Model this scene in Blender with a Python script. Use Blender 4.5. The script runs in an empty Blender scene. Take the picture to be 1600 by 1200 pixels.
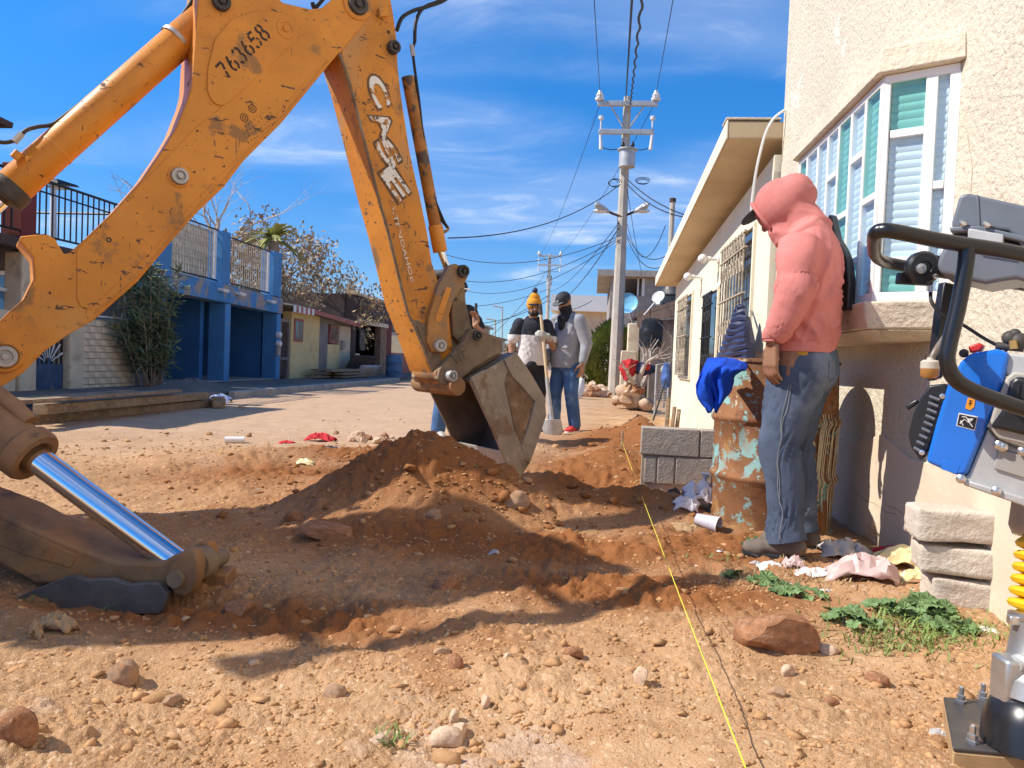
import bpy, bmesh, math, random
import numpy as np
from mathutils import Vector, Matrix

SC = bpy.context.scene
COL = SC.collection
rnd = random.Random(11)
rng = np.random.default_rng(11)

# ------------------------------------------------------------------ camera
CAM_H = .83
FPX = 1170.0
PSI, PIT, ROL = math.radians(6.1), math.radians(1.72), math.radians(2.3)
_f = Vector((-math.sin(PSI) * math.cos(PIT), math.cos(PSI) * math.cos(PIT), -math.sin(PIT)))
_r0 = Vector((math.cos(PSI), math.sin(PSI), 0))
_u0 = _r0.cross(_f)
_r = _r0 * math.cos(ROL) + _u0 * math.sin(ROL)
_u = -_r0 * math.sin(ROL) + _u0 * math.cos(ROL)
EYE = Vector((0, 0, CAM_H))
cam = bpy.data.objects.new('camera', bpy.data.cameras.new('camera'))
COL.objects.link(cam)
cam.matrix_world = Matrix(((_r.x, _u.x, -_f.x, EYE.x), (_r.y, _u.y, -_f.y, EYE.y), (_r.z, _u.z, -_f.z, EYE.z), (0, 0, 0, 1)))
cam.data.sensor_width = 36
cam.data.lens = 36 * FPX / 1600
cam.data.clip_start = .05
cam.data.clip_end = 3000
SC.camera = cam
SC.render.resolution_x, SC.render.resolution_y = 1024, 768

# ------------------------------------------------------------------ sky, sun, exposure
SUN_EL = math.radians(45)
SHX, SHY = .982, .19            # direction the shadows fall, along the ground
SUN_DIR = Vector((-SHX * math.cos(SUN_EL), -SHY * math.cos(SUN_EL), math.sin(SUN_EL))).normalized()
W = bpy.data.worlds.new('World')
SC.world = W
W.use_nodes = True
wn, wl = W.node_tree.nodes, W.node_tree.links
wn.clear()
wo = wn.new('ShaderNodeOutputWorld')
bg = wn.new('ShaderNodeBackground')
sky = wn.new('ShaderNodeTexSky')
sky.sky_type = 'NISHITA'
sky.sun_disc = False
sky.sun_elevation = SUN_EL
sky.sun_rotation = math.atan2(SUN_DIR.x, SUN_DIR.y)
sky.altitude = 1400
sky.air_density = 1.0
sky.dust_density = .35
sky.ozone_density = 3.0
hs = wn.new('ShaderNodeHueSaturation')
hs.inputs['Saturation'].default_value = 1.36
hs.inputs['Value'].default_value = 1.12
wl.new(sky.outputs[0], hs.inputs['Color'])
# thin cirrus: noise stretched on a plane high above
tc = wn.new('ShaderNodeTexCoord')
sx = wn.new('ShaderNodeSeparateXYZ')
wl.new(tc.outputs['Generated'], sx.inputs[0])


def wmath(op, a, b=None):
    n = wn.new('ShaderNodeMath')
    n.operation = op
    for i, q in enumerate((a, b)):
        if q is None:
            continue
        if isinstance(q, (int, float)):
            n.inputs[i].default_value = q
        else:
            wl.new(q, n.inputs[i])
    return n.outputs[0]


zz = wmath('MAXIMUM', wmath('ADD', sx.outputs[2], .12), .03)
cx = wn.new('ShaderNodeCombineXYZ')
wl.new(wmath('DIVIDE', sx.outputs[0], zz), cx.inputs[0])
wl.new(wmath('DIVIDE', sx.outputs[1], zz), cx.inputs[1])
mp = wn.new('ShaderNodeMapping')
mp.inputs['Rotation'].default_value = (0, 0, .35)
mp.inputs['Scale'].default_value = (.62, 1.25, 1)
mp.inputs['Location'].default_value = (3.1, .15, 0)
wl.new(cx.outputs[0], mp.inputs[0])


def wnoise(scale, detail, rough, dist):
    n = wn.new('ShaderNodeTexNoise')
    n.inputs['Scale'].default_value = scale
    n.inputs['Detail'].default_value = detail
    n.inputs['Roughness'].default_value = rough
    n.inputs['Distortion'].default_value = dist
    wl.new(mp.outputs[0], n.inputs['Vector'])
    return n.outputs[0]


def wramp(src, a, b):
    n = wn.new('ShaderNodeMapRange')
    n.inputs[1].default_value = a
    n.inputs[2].default_value = b
    n.clamp = True
    n.interpolation_type = 'SMOOTHSTEP'
    wl.new(src, n.inputs[0])
    return n.outputs[0]


big = wramp(wnoise(.85, 2, .5, .4), .44, .66)
fine = wramp(wnoise(2.6, 9, .62, 1.1), .42, .84)
mask = wmath('MULTIPLY', wmath('MULTIPLY', big, wmath('ADD', wmath('MULTIPLY', fine, .75), .22)), .8)
hz = wramp(sx.outputs[2], .26, .0)
mask = wmath('MAXIMUM', mask, wmath('MULTIPLY', hz, .10))
mx = wn.new('ShaderNodeMix')
mx.data_type = 'RGBA'
wl.new(mask, mx.inputs[0])
hz2 = wramp(sx.outputs[2], -.02, .42)
tint = wn.new('ShaderNodeMix')
tint.data_type = 'RGBA'
wl.new(hz2, tint.inputs[0])
tint.inputs[6].default_value = (.33, .47, .62, 1)
tint.inputs[7].default_value = (.80, .92, 1.0, 1)
ml = wn.new('ShaderNodeMix')
ml.data_type = 'RGBA'
ml.blend_type = 'MULTIPLY'
ml.inputs[0].default_value = 1
wl.new(hs.outputs[0], ml.inputs[6])
wl.new(tint.outputs[2], ml.inputs[7])
wl.new(ml.outputs[2], mx.inputs[6])
mx.inputs[7].default_value = (5.2, 5.7, 6.6, 1)
wl.new(mx.outputs[2], bg.inputs['Color'])
bg.inputs['Strength'].default_value = .14
wl.new(bg.outputs[0], wo.inputs[0])

sun = bpy.data.objects.new('sun', bpy.data.lights.new('sun', 'SUN'))
sun.data.energy = 4.4
sun.data.angle = math.radians(.53)
sun.data.color = (1, .94, .84)
sun.rotation_euler = SUN_DIR.to_track_quat('Z', 'Y').to_euler()
sun.location = (-6, 2, 12)
COL.objects.link(sun)
SC.view_settings.view_transform = 'Standard'
SC.view_settings.look = 'None'
SC.view_settings.gamma = 1
SC.view_settings.use_curve_mapping = False
SC.view_settings.exposure = .46


# ------------------------------------------------------------------ helpers
def ray(x, y):
    return _f + _r * ((x - 800) / FPX) - _u * ((y - 600) / FPX)


def gp(x, y, z=0.0):
    d = ray(x, y)
    return EYE + d * ((z - CAM_H) / d.z)


def at(x, y, dep):
    return EYE + ray(x, y) * dep


class Plane:
    """A vertical plane in the street: s runs along it, z up, t out of it."""

    def __init__(self, p, u, flip=False):
        self.p = Vector((p[0], p[1], 0))
        self.u = Vector((u[0], u[1], 0)).normalized()
        self.n = Vector((self.u.y, -self.u.x, 0)) * (-1 if flip else 1)

    def pt(self, x, y, t=0.0):
        d = ray(x, y)
        return EYE + d * (((self.p + self.n * t - EYE).dot(self.n)) / d.dot(self.n))

    def sz(self, x, y, t=0.0):
        q = self.pt(x, y, t)
        return (q - self.p).dot(self.u), q.z

    def w(self, s, z, t=0.0):
        return self.p + self.u * s + self.n * t + Vector((0, 0, z))


_P = np.random.default_rng(5).permutation(256)
_P = np.concatenate([_P, _P, _P])
_G = np.random.default_rng(6).normal(size=(256, 3))
_G /= np.linalg.norm(_G, axis=1)[:, None]


def pnoise(p):
    p = np.asarray(p, dtype=np.float64)
    i = np.floor(p).astype(np.int64)
    fr = p - i
    i &= 255
    w = fr * fr * fr * (fr * (fr * 6 - 15) + 10)
    out = 0
    for a in (0, 1):
        for b in (0, 1):
            for c in (0, 1):
                h = _P[_P[_P[(i[:, 0] + a) & 255] + ((i[:, 1] + b) & 255)] + ((i[:, 2] + c) & 255)]
                dd = fr - np.array((a, b, c))
                val = (_G[h] * dd).sum(1)
                k = (w[:, 0] if a else 1 - w[:, 0]) * (w[:, 1] if b else 1 - w[:, 1]) * (w[:, 2] if c else 1 - w[:, 2])
                out = out + val * k
    return out


def fbm(p, octv=4, gain=.5):
    p = np.asarray(p, dtype=np.float64)
    r, a = 0, 1
    for k in range(octv):
        r = r + a * pnoise(p + k * 17.3)
        p = p * 2.03
        a *= gain
    return r


WL = {}


def wloc(o):
    return WL.get(o.name, Vector((0, 0, 0))) if o else Vector((0, 0, 0))


def thing(name, label, cat, loc=(0, 0, 0), group=None):
    o = bpy.data.objects.new(name, None)
    COL.objects.link(o)
    o.empty_display_size = .1
    o.location = loc
    WL[o.name] = Vector(loc)
    return tag(o, label, cat, group)


def tag(o, label=None, cat=None, group=None, kind=None):
    if label:
        o['label'] = label
    if cat:
        o['category'] = cat
    if group:
        o['group'] = group
    if kind:
        o['kind'] = kind
    return o


class MB:
    def __init__(self):
        self.v, self.f = [], []

    def add(self, vs, fs):
        b = len(self.v)
        self.v += [tuple(q) for q in vs]
        self.f += [tuple(i + b for i in q) for q in fs]
        return self

    def hexa(self, p):
        return self.add(p, [(0, 3, 2, 1), (4, 5, 6, 7), (0, 1, 5, 4), (1, 2, 6, 5), (2, 3, 7, 6), (3, 0, 4, 7)])

    def box(self, c, s, rz=0.0, rot=None):
        m = rot if rot is not None else Matrix.Rotation(rz, 3, 'Z')
        c = Vector(c)
        q = [c + m @ Vector((sx_ * s[0] / 2, sy_ * s[1] / 2, sz_ * s[2] / 2)) for sz_ in (-1, 1) for sx_, sy_ in ((-1, -1), (1, -1), (1, 1), (-1, 1))]
        return self.hexa(q)

    def fb(self, pl, s0, s1, z0, z1, t0, t1):
        q = [pl.w(a, z, b) for z in (z0, z1) for a, b in ((s0, t0), (s1, t0), (s1, t1), (s0, t1))]
        return self.hexa(q)

    def prism(self, poly, vec):
        n = len(poly)
        vec = Vector(vec)
        a = [Vector(q) for q in poly]
        b = [q + vec for q in a]
        fs = [tuple(range(n)), tuple(range(2 * n - 1, n - 1, -1))]
        fs += [(i, i + n, (i + 1) % n + n, (i + 1) % n) for i in range(n)]
        return self.add(a + b, fs)

    def tube(self, pts, r, n=8, cap=True):
        pts = [Vector(q) for q in pts]
        rs = r if isinstance(r, (list, tuple)) else [r] * len(pts)
        ring, up = [], None
        for i, q in enumerate(pts):
            d = (pts[min(i + 1, len(pts) - 1)] - pts[max(i - 1, 0)])
            d = d.normalized() if d.length > 1e-9 else Vector((0, 0, 1))
            if up is None:
                up = d.cross(Vector((0, 0, 1)))
                if up.length < .1:
                    up = d.cross(Vector((1, 0, 0)))
            up = (up - d * up.dot(d)).normalized()
            sd = d.cross(up)
            ring.append([q + (up * math.cos(2 * math.pi * k / n) + sd * math.sin(2 * math.pi * k / n)) * rs[i] for k in range(n)])
        vs = [q for rg in ring for q in rg]
        fs = [(i * n + k, i * n + (k + 1) % n, (i + 1) * n + (k + 1) % n, (i + 1) * n + k) for i in range(len(pts) - 1) for k in range(n)]
        if cap:
            fs += [tuple(range(n - 1, -1, -1)), tuple((len(pts) - 1) * n + k for k in range(n))]
        return self.add(vs, fs)

    def lathe(self, c, axis, prof, n=24, cap=True):
        c, ax = Vector(c), Vector(axis).normalized()
        return self.tube2(c, ax, prof, n, cap)

    def tube2(self, c, ax, prof, n, cap):
        up = ax.cross(Vector((0, 0, 1)))
        if up.length < .1:
            up = ax.cross(Vector((1, 0, 0)))
        up.normalize()
        sd = ax.cross(up)
        vs = [c + ax * h + (up * math.cos(2 * math.pi * k / n) + sd * math.sin(2 * math.pi * k / n)) * r for r, h in prof for k in range(n)]
        m = len(prof)
        fs = [(i * n + k, i * n + (k + 1) % n, (i + 1) * n + (k + 1) % n, (i + 1) * n + k) for i in range(m - 1) for k in range(n)]
        if cap:
            fs += [tuple(range(n - 1, -1, -1)), tuple((m - 1) * n + k for k in range(n))]
        return self.add(vs, fs)

    def ball(self, c, r, nu=16, nv=10, rot=None):
        c = Vector(c)
        r = (r, r, r) if isinstance(r, (int, float)) else r
        m = rot if rot is not None else Matrix.Identity(3)
        vs = [c + m @ Vector((0, 0, -r[2]))]
        for j in range(1, nv):
            a = -math.pi / 2 + math.pi * j / nv
            for i in range(nu):
                b = 2 * math.pi * i / nu
                vs.append(c + m @ Vector((r[0] * math.cos(a) * math.cos(b), r[1] * math.cos(a) * math.sin(b), r[2] * math.sin(a))))
        vs.append(c + m @ Vector((0, 0, r[2])))
        L = len(vs) - 1
        fs = [(0, 1 + (i + 1) % nu, 1 + i) for i in range(nu)]
        for j in range(nv - 2):
            for i in range(nu):
                fs.append((1 + j * nu + i, 1 + j * nu + (i + 1) % nu, 1 + (j + 1) * nu + (i + 1) % nu, 1 + (j + 1) * nu + i))
        fs += [(L, 1 + (nv - 2) * nu + i, 1 + (nv - 2) * nu + (i + 1) % nu) for i in range(nu)]
        return self.add(vs, fs)

    def mesh(self, name, off=Vector((0, 0, 0)), fix=True):
        me = bpy.data.meshes.new(name)
        me.from_pydata([(q[0] - off.x, q[1] - off.y, q[2] - off.z) for q in self.v], [], self.f)
        if fix:
            bm = bmesh.new()
            bm.from_mesh(me)
            bmesh.ops.recalc_face_normals(bm, faces=bm.faces)
            bm.to_mesh(me)
            bm.free()
        me.update()
        return me

    def build(self, name, m, parent=None, smooth=False, bevel=0, label=None, kind=None, seg=2, fix=True, origin=None):
        off = wloc(parent)
        o = bpy.data.objects.new(name, self.mesh(name, off if origin is None else Vector(origin), fix))
        COL.objects.link(o)
        if parent:
            o.parent = parent
            WL[o.name] = off
        if origin is not None:
            o.location = Vector(origin) - off
            WL[o.name] = Vector(origin)
        o.data.materials.append(m)
        if smooth:
            shade(o.data)
        if bevel:
            bv = o.modifiers.new('bevel', 'BEVEL')
            bv.width = bevel
            bv.segments = seg
            bv.limit_method = 'ANGLE'
            bv.angle_limit = .6
            if not smooth:
                shade(o.data, .6)
        return tag(o, label, kind=kind)


def shade(me, ang=.7):
    me.polygons.foreach_set('use_smooth', [True] * len(me.polygons))
    try:
        me.set_sharp_from_angle(angle=ang)
    except Exception:
        pass


def kids(o):
    return [c for c in bpy.data.objects if c.parent == o]


def copy_thing(o, loc=None, rz=None, scale=None, label=None, parent=None):
    c = o.copy()
    COL.objects.link(c)
    if parent is not None:
        c.parent = parent
    if loc is not None:
        c.location = loc
    if rz is not None:
        c.rotation_euler = (0, 0, rz)
    if scale is not None:
        c.scale = (scale, scale, scale) if isinstance(scale, (int, float)) else scale
    if label:
        c['label'] = label
    for k in list(o.children):
        copy_thing(k, parent=c)
    return c


def piece(mesh, name, loc, m=None, parent=None, rot=None, scale=None):
    """An object that shares MESH with its look-alikes."""
    o = bpy.data.objects.new(name, mesh)
    COL.objects.link(o)
    off = wloc(parent)
    if parent:
        o.parent = parent
    WL[o.name] = Vector(loc)
    o.location = Vector(loc) - off
    if rot:
        o.rotation_euler = rot
    if scale:
        o.scale = scale
    return o


def smooth_line(pts, n=8):
    """Catmull-Rom through points."""
    pts = [Vector(q) for q in pts]
    out = []
    for i in range(len(pts) - 1):
        p0, p1, p2, p3 = pts[max(i - 1, 0)], pts[i], pts[i + 1], pts[min(i + 2, len(pts) - 1)]
        for k in range(n):
            t = k / n
            out.append(.5 * ((2 * p1) + (p2 - p0) * t + (2 * p0 - 5 * p1 + 4 * p2 - p3) * t * t + (3 * p1 - p0 - 3 * p2 + p3) * t ** 3))
    out.append(pts[-1])
    return out


def sag(a, b, s, n=14):
    a, b = Vector(a), Vector(b)
    return [a.lerp(b, k / n) - Vector((0, 0, s * 4 * (k / n) * (1 - k / n))) for k in range(n + 1)]


# ------------------------------------------------------------------ materials
def srgb(r, g, b):
    return tuple(((c / 255) / 12.92 if c / 255 <= .04045 else ((c / 255 + .055) / 1.055) ** 2.4) for c in (r, g, b))


def mat(name, col, rough=.8, metal=0.0, var=.12, scale=6.0, layers=(), bump=None, bump2=None, spec=.4, trans=0, coat=0, sub=None, attr=None):
    """Principled material: base colour with soft variation, then LAYERS of
    (colour, noise scale, threshold, softness, stretch, roughness or None)."""
    m = bpy.data.materials.new(name)
    m.use_nodes = True
    N, L = m.node_tree.nodes, m.node_tree.links
    b = N['Principled BSDF']
    t = N.new('ShaderNodeTexCoord')

    def noise(sc, stretch=None, det=6, rg=.6, dist=0, seed=0.0):
        mpn = N.new('ShaderNodeMapping')
        if stretch:
            mpn.inputs['Scale'].default_value = stretch
        mpn.inputs['Location'].default_value = (seed, seed * .7, seed * 1.3)
        L.new(t.outputs['Object'], mpn.inputs[0])
        n = N.new('ShaderNodeTexNoise')
        n.inputs['Scale'].default_value = sc
        n.inputs['Detail'].default_value = det
        n.inputs['Roughness'].default_value = rg
        n.inputs['Distortion'].default_value = dist
        L.new(mpn.outputs[0], n.inputs['Vector'])
        return n.outputs[0]

    def ramp(src, a, c):
        n = N.new('ShaderNodeMapRange')
        n.clamp = True
        n.inputs[1].default_value = a
        n.inputs[2].default_value = c
        L.new(src, n.inputs[0])
        return n.outputs[0]

    def mix(fac, a, c):
        n = N.new('ShaderNodeMix')
        n.data_type = 'RGBA'
        L.new(fac, n.inputs[0])
        for k, q in ((6, a), (7, c)):
            if isinstance(q, tuple):
                n.inputs[k].default_value = (*q[:3], 1)
            else:
                L.new(q, n.inputs[k])
        return n.outputs[2]

    if var:
        lo = tuple(max(0, c * (1 - var * 1.6)) for c in col)
        hi = tuple(min(1, c * (1 + var)) for c in col)
        cur = mix(ramp(noise(scale, det=5), .3, .7), lo, hi)
    else:
        rgb = N.new('ShaderNodeRGB')
        rgb.outputs[0].default_value = (*col, 1)
        cur = rgb.outputs[0]
    rv = None
    for i, ly in enumerate(layers):
        c2, sc, th, soft = ly[:4]
        st = ly[4] if len(ly) > 4 else None
        fac = ramp(noise(sc, st, det=7, rg=.65, dist=.3, seed=3.7 * (i + 1)), th, th + soft)
        cur = mix(fac, cur, c2)
        if len(ly) > 5 and ly[5] is not None:
            n = N.new('ShaderNodeMix')
            L.new(fac, n.inputs[0])
            if rv is None:
                n.inputs[2].default_value = rough
            else:
                L.new(rv, n.inputs[2])
            n.inputs[3].default_value = ly[5]
            rv = n.outputs[0]
    for attr in ([attr] if isinstance(attr, tuple) else attr or []):
        a = N.new('ShaderNodeAttribute')
        a.attribute_name = attr[0]
        cur = mix(a.outputs['Fac'], cur, mix(ramp(noise(scale * 3), .3, .7), tuple(c * .8 for c in attr[1]), attr[1]))
    L.new(cur, b.inputs['Base Color'])
    if rv is None:
        b.inputs['Roughness'].default_value = rough
    else:
        L.new(rv, b.inputs['Roughness'])
    b.inputs['Metallic'].default_value = metal
    b.inputs['Specular IOR Level'].default_value = spec
    if trans:
        b.inputs['Transmission Weight'].default_value = trans
    if coat:
        b.inputs['Coat Weight'].default_value = coat
        b.inputs['Coat Roughness'].default_value = .15
    prev = None
    for bp in (bump, bump2):
        if bp:
            n = N.new('ShaderNodeBump')
            n.inputs['Strength'].default_value = bp[1]
            n.inputs['Distance'].default_value = bp[2]
            L.new(noise(bp[0], bp[3] if len(bp) > 3 else None, det=4), n.inputs['Height'])
            if prev:
                L.new(prev, n.inputs['Normal'])
            prev = n.outputs[0]
    if prev:
        L.new(prev, b.inputs['Normal'])
    return m


def leafy(name, col, var=.35):
    m = mat(name, col, .55, var=var, scale=1.2, spec=.3)
    b = m.node_tree.nodes['Principled BSDF']
    b.inputs['Subsurface Weight'].default_value = 0
    return m


SOIL = (.485, .285, .145)
M = dict(
    orange=mat('orange_paint', (.72, .285, .035), .45, var=.10, scale=2.5, layers=[
        ((.55, .20, .028), 1.6, .50, .2), ((.64, .37, .13), 1.3, .57, .2, None, .8), ((.36, .185, .07), 5.5, .585, .07, None, .8), ((.13, .075, .05), 9, .63, .02, (1, 1, 2.5), .85),
        ((.11, .065, .045), 26, .655, .02, None, .85), ((.20, .11, .06), 7, .645, .02, (6, 6, 1), .8)], bump=(90, .15, .004), bump2=(3, .2, .03), spec=.4),
    orange2=mat('grimy_orange_paint', (.68, .265, .035), .5, var=.12, scale=2.5, layers=[
        ((.52, .19, .028), 1.6, .48, .2), ((.42, .29, .16), 2.1, .53, .18, (1, 1, .45), .85), ((.27, .15, .07), 4.5, .555, .10, (1, 1, .5), .85), ((.12, .07, .05), 9, .615, .025, (1, 1, 2.5), .85),
        ((.10, .06, .045), 26, .64, .02, None, .85), ((.20, .11, .06), 7, .63, .02, (6, 6, 1), .8)], bump=(90, .18, .004), bump2=(3, .25, .03), spec=.35),
    steel_mud=mat('muddy_steel', (.23, .165, .105), .75, var=.25, scale=5, layers=[
        ((.40, .29, .18), 3.5, .5, .16), ((.10, .07, .05), 14, .62, .06), ((.42, .32, .22), 30, .66, .05)], bump=(60, .25, .006), spec=.3),
    rust_brown=mat('rust_brown_paint', (.28, .155, .075), .7, var=.3, scale=4, layers=[
        ((.36, .17, .06), 3, .52, .12), ((.08, .055, .045), 5, .58, .1), ((.40, .27, .16), 16, .66, .06)], bump=(50, .25, .006), spec=.35),
    bucket=mat('bucket_steel', (.36, .29, .21), .55, metal=0, var=.2, scale=6, layers=[
        ((.24, .15, .085), 3, .56, .08), ((.45, .40, .33), 11, .58, .1), ((.15, .10, .07), 30, .67, .04)], bump=(70, .2, .004), spec=.45),
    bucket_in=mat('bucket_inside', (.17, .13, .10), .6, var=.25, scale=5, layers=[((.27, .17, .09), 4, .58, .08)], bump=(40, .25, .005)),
    pad_steel=mat('scuffed_pad_steel', (.125, .11, .098), .65, var=.3, scale=6, layers=[((.24, .16, .095), 5, .55, .12), ((.07, .06, .055), 12, .6, .06)], bump=(50, .25, .005)),
    dark_steel=mat('dark_steel', (.07, .06, .055), .6, var=.3, scale=8, layers=[((.22, .15, .09), 9, .58, .1)], bump=(60, .2, .004)),
    chrome=mat('chrome', (.86, .86, .88), .07, metal=1, var=0),
    glass=mat('dark_window_glass', (.03, .035, .04), .08, var=0, spec=.6),
    rubber=mat('black_rubber', (.018, .018, .02), .55, var=.2),
    blackpaint=mat('black_gloss_paint', (.014, .014, .016), .28, var=.1, layers=[((.25, .22, .18), 35, .72, .02, None, .7)], spec=.5),
    plastic_grey=mat('grey_plastic', (.145, .16, .185), .38, var=.12, scale=5, layers=[((.22, .2, .18), 7, .64, .2)], spec=.5),
    plastic_black=mat('black_plastic', (.016, .016, .018), .35, var=.15, layers=[((.12, .11, .1), 9, .64, .15)], spec=.5),
    enginebl=mat('blue_engine_paint', (.012, .155, .62), .22, var=.06, layers=[((.25, .3, .4), 14, .70, .06, None, .6)], coat=.5),
    alu=mat('cast_aluminium', (.52, .52, .51), .42, metal=.85, var=.12, scale=9, bump=(120, .1, .002)),
    alu_dull=mat('dull_aluminium', (.50, .49, .47), .5, metal=.35, var=.15, scale=9, layers=[((.4, .3, .2), 6, .62, .1)]),
    yellow=mat('yellow_rubber', (.82, .50, .01), .4, var=.08),
    red=mat('red_plastic', (.62, .03, .02), .4, var=.1),
    zinc=mat('zinc_bolt', (.62, .62, .62), .3, metal=.9, var=.1),
)
# ------------------------------------------------------------------ ground: one sheet out to the horizon
BUMPS = [  # x, y, height, radius across, radius along, rotation
    (-.93, 3.95, .345, .50, .40, .12), (-.50, 4.05, .07, .45, .30, .1), (-.10, 4.2, .08, .5, .30, .2),
    (.35, 4.35, .10, .35, .25, 0), (-1.75, 4.25, .10, .55, .35, .1),
    (-2.5, 5.3, .09, .7, .5, 0), (-1.6, 5.6, .10, .6, .4, 0), (-1.0, 6.6, .06, .8, .4, 0),
    (.12, 5.25, -.20, .42, .34, 0), (-.45, 5.05, -.10, .3, .3, 0), (.15, 6.5, .13, .35, .8, 0), (.62, 9.2, .20, .22, 1.5, 0),
    (.3, 8.6, .10, .5, .8, 0), (1.28, 10.0, -.24, .32, 3.5, 0), (-.15, 7.2, -.07, .3, 1.4, 0),
    (-1.75, 2.02, .03, .6, .10, 0), (-1.6, 2.32, -.06, .7, .14, 0), (-1.25, 1.75, .05, .5, .2, .2), (-.35, 1.9, .035, .5, .2, .2), (.35, 2.4, .03, .6, .2, .2),
    (-1.2, 1.35, .06, .35, .2, 0), (.75, 2.65, .03, .25, .2, 0), (.5, 1.55, .03, .3, .2, 0),
]
FRESH = [(-1.1, 2.2, .9, .25), (.2, 2.75, .8, .3), (-.9, 3.98, .85, .55), (-.1, 4.35, .9, .45), (-1.9, 4.6, .8, .6), (-1.6, 5.5, .8, .4), (.1, 5.9, .7, 1.1), (.4, 8, .8, 1.6), (.6, 3.6, .5, .5), (-.3, 3.3, 1.3, .35)]


def ground_z(x, y):
    x = np.atleast_1d(np.asarray(x, float))
    y = np.atleast_1d(np.asarray(y, float))
    z = np.zeros_like(x)
    for bx_, by_, h, ra, rb, ro in BUMPS:
        dx, dy = x - bx_, y - by_
        c, s = math.cos(ro), math.sin(ro)
        q = ((dx * c + dy * s) / ra) ** 2 + ((-dx * s + dy * c) / rb) ** 2
        z += h * np.exp(-q * 1.15) if h < .25 else h * np.maximum(0, 1.12 * np.exp(-q * 1.05) - .06)
    p = np.stack([x, y, np.zeros_like(x)], 1)
    near = 1 / (1 + (np.hypot(x, y) / 9) ** 2)
    rough = fresh_amt(x, y)
    z += near * (.035 + .02 * rough) * fbm(p * 1.9, 3)
    z += near * (.012 + .022 * rough) * fbm(p * 6.5 + 9, 3)
    return z


def fresh_amt(x, y):
    a = np.zeros_like(x)
    for fx, fy, ra, rb in FRESH:
        a = np.maximum(a, np.exp(-(((x - fx) / ra) ** 2 + ((y - fy) / rb) ** 2)))
    return a


def gz(x, y):
    return float(ground_z(x, y)[0])


def on_ground(px, py):
    """Where the sight line through a pixel meets the uneven ground."""
    d = ray(px, py)
    z = 0.0
    for _ in range(7):
        q = EYE + d * ((z - CAM_H) / d.z)
        z = .5 * z + .5 * gz(q.x, q.y)
    q.z = gz(q.x, q.y)
    return q


def make_ground():
    a0 = math.pi / 2 + PSI
    fineang = np.linspace(-.70, .70, 640)
    coarse = np.linspace(.70, 2 * math.pi - .70, 90)[1:-1]
    ang = np.concatenate([fineang, coarse])
    rad = np.concatenate([[.05, .2, .4, .6, .75, .85], np.exp(np.linspace(math.log(.95), math.log(9.5), 540)),
                          np.exp(np.linspace(math.log(9.6), math.log(60), 110)), np.exp(np.linspace(math.log(66), math.log(1400), 22))])
    A, Rr = np.meshgrid(ang, rad)
    X = (Rr * np.cos(a0 - A)).ravel()
    Y = (Rr * np.sin(a0 - A)).ravel()
    fr = fresh_amt(X, Y)
    Z = ground_z(X, Y)
    r = np.hypot(X, Y)
    sel = r < 9
    p = np.stack([X[sel], Y[sel], Z[sel]], 1)
    patch = np.clip(fbm(p * 2.3 + 31, 3) * 1.6 + .5 + .5 * fr[sel], .12, 1.25)
    fade = np.clip((9 - r[sel]) / 3, 0, 1) * patch
    g1 = pnoise(p * 26)
    g2 = pnoise(p * 58 + 5)
    g3 = pnoise(p * 120 + 8)
    g0 = pnoise(p * 11 + 3)
    clod = np.clip(np.abs(g0) * 1.7 + .25 * g1, 0, .8)
    Z[sel] += fade * (.030 * clod * (.5 + .9 * fr[sel]) + .020 * np.abs(g1) + .0125 * np.abs(g2) + .0055 * g3)
    nr, na = A.shape
    idx = np.arange(nr * na).reshape(nr, na)
    nx = np.roll(idx, -1, axis=1)
    q = np.stack([idx[:-1], idx[1:], nx[1:], nx[:-1]], -1).reshape(-1, 4)
    me = bpy.data.meshes.new('ground')
    me.vertices.add(nr * na)
    me.vertices.foreach_set('co', np.stack([X, Y, Z], 1).astype(np.float32).ravel())
    me.loops.add(q.size)
    me.loops.foreach_set('vertex_index', q.astype(np.int32).ravel())
    me.polygons.add(len(q))
    me.polygons.foreach_set('loop_start', np.arange(0, q.size, 4, dtype=np.int32))
    me.polygons.foreach_set('loop_total', np.full(len(q), 4, dtype=np.int32))
    me.update(calc_edges=True)
    me.polygons.foreach_set('use_smooth', np.ones(len(q), dtype=bool))
    at_ = me.attributes.new('fresh', 'FLOAT', 'POINT')
    at_.data.foreach_set('value', np.clip(fr * 1.25, 0, 1).astype(np.float32))
    du = np.clip((Y - 5.0) / 2.5, 0, 1) * np.clip((.2 - X) / .8, 0, 1) * .75
    at2 = me.attributes.new('dust', 'FLOAT', 'POINT')
    at2.data.foreach_set('value', du.astype(np.float32))
    o = bpy.data.objects.new('ground', me)
    COL.objects.link(o)
    # normals up
    if me.polygons[2000].normal.z < 0:
        me.flip_normals()
    o.data.materials.append(mat('dry_soil', SOIL, .95, var=.16, scale=1.3, layers=[
        ((.60, .38, .21), .8, .47, .22), ((.38, .19, .085), 2.6, .53, .14), ((.56, .41, .31), 1.9, .60, .14), ((.34, .175, .075), 8, .58, .12), ((.68, .47, .29), 45, .58, .05), ((.27, .13, .06), 60, .61, .05), ((.62, .44, .30), 130, .60, .04)],
        bump=(170, .8, .007), bump2=(45, .6, .014), spec=.15, attr=[('dust', (.63, .43, .285)), ('fresh', (.31, .122, .042))]))
    o['kind'] = 'structure'
    return o


make_ground()


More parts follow.
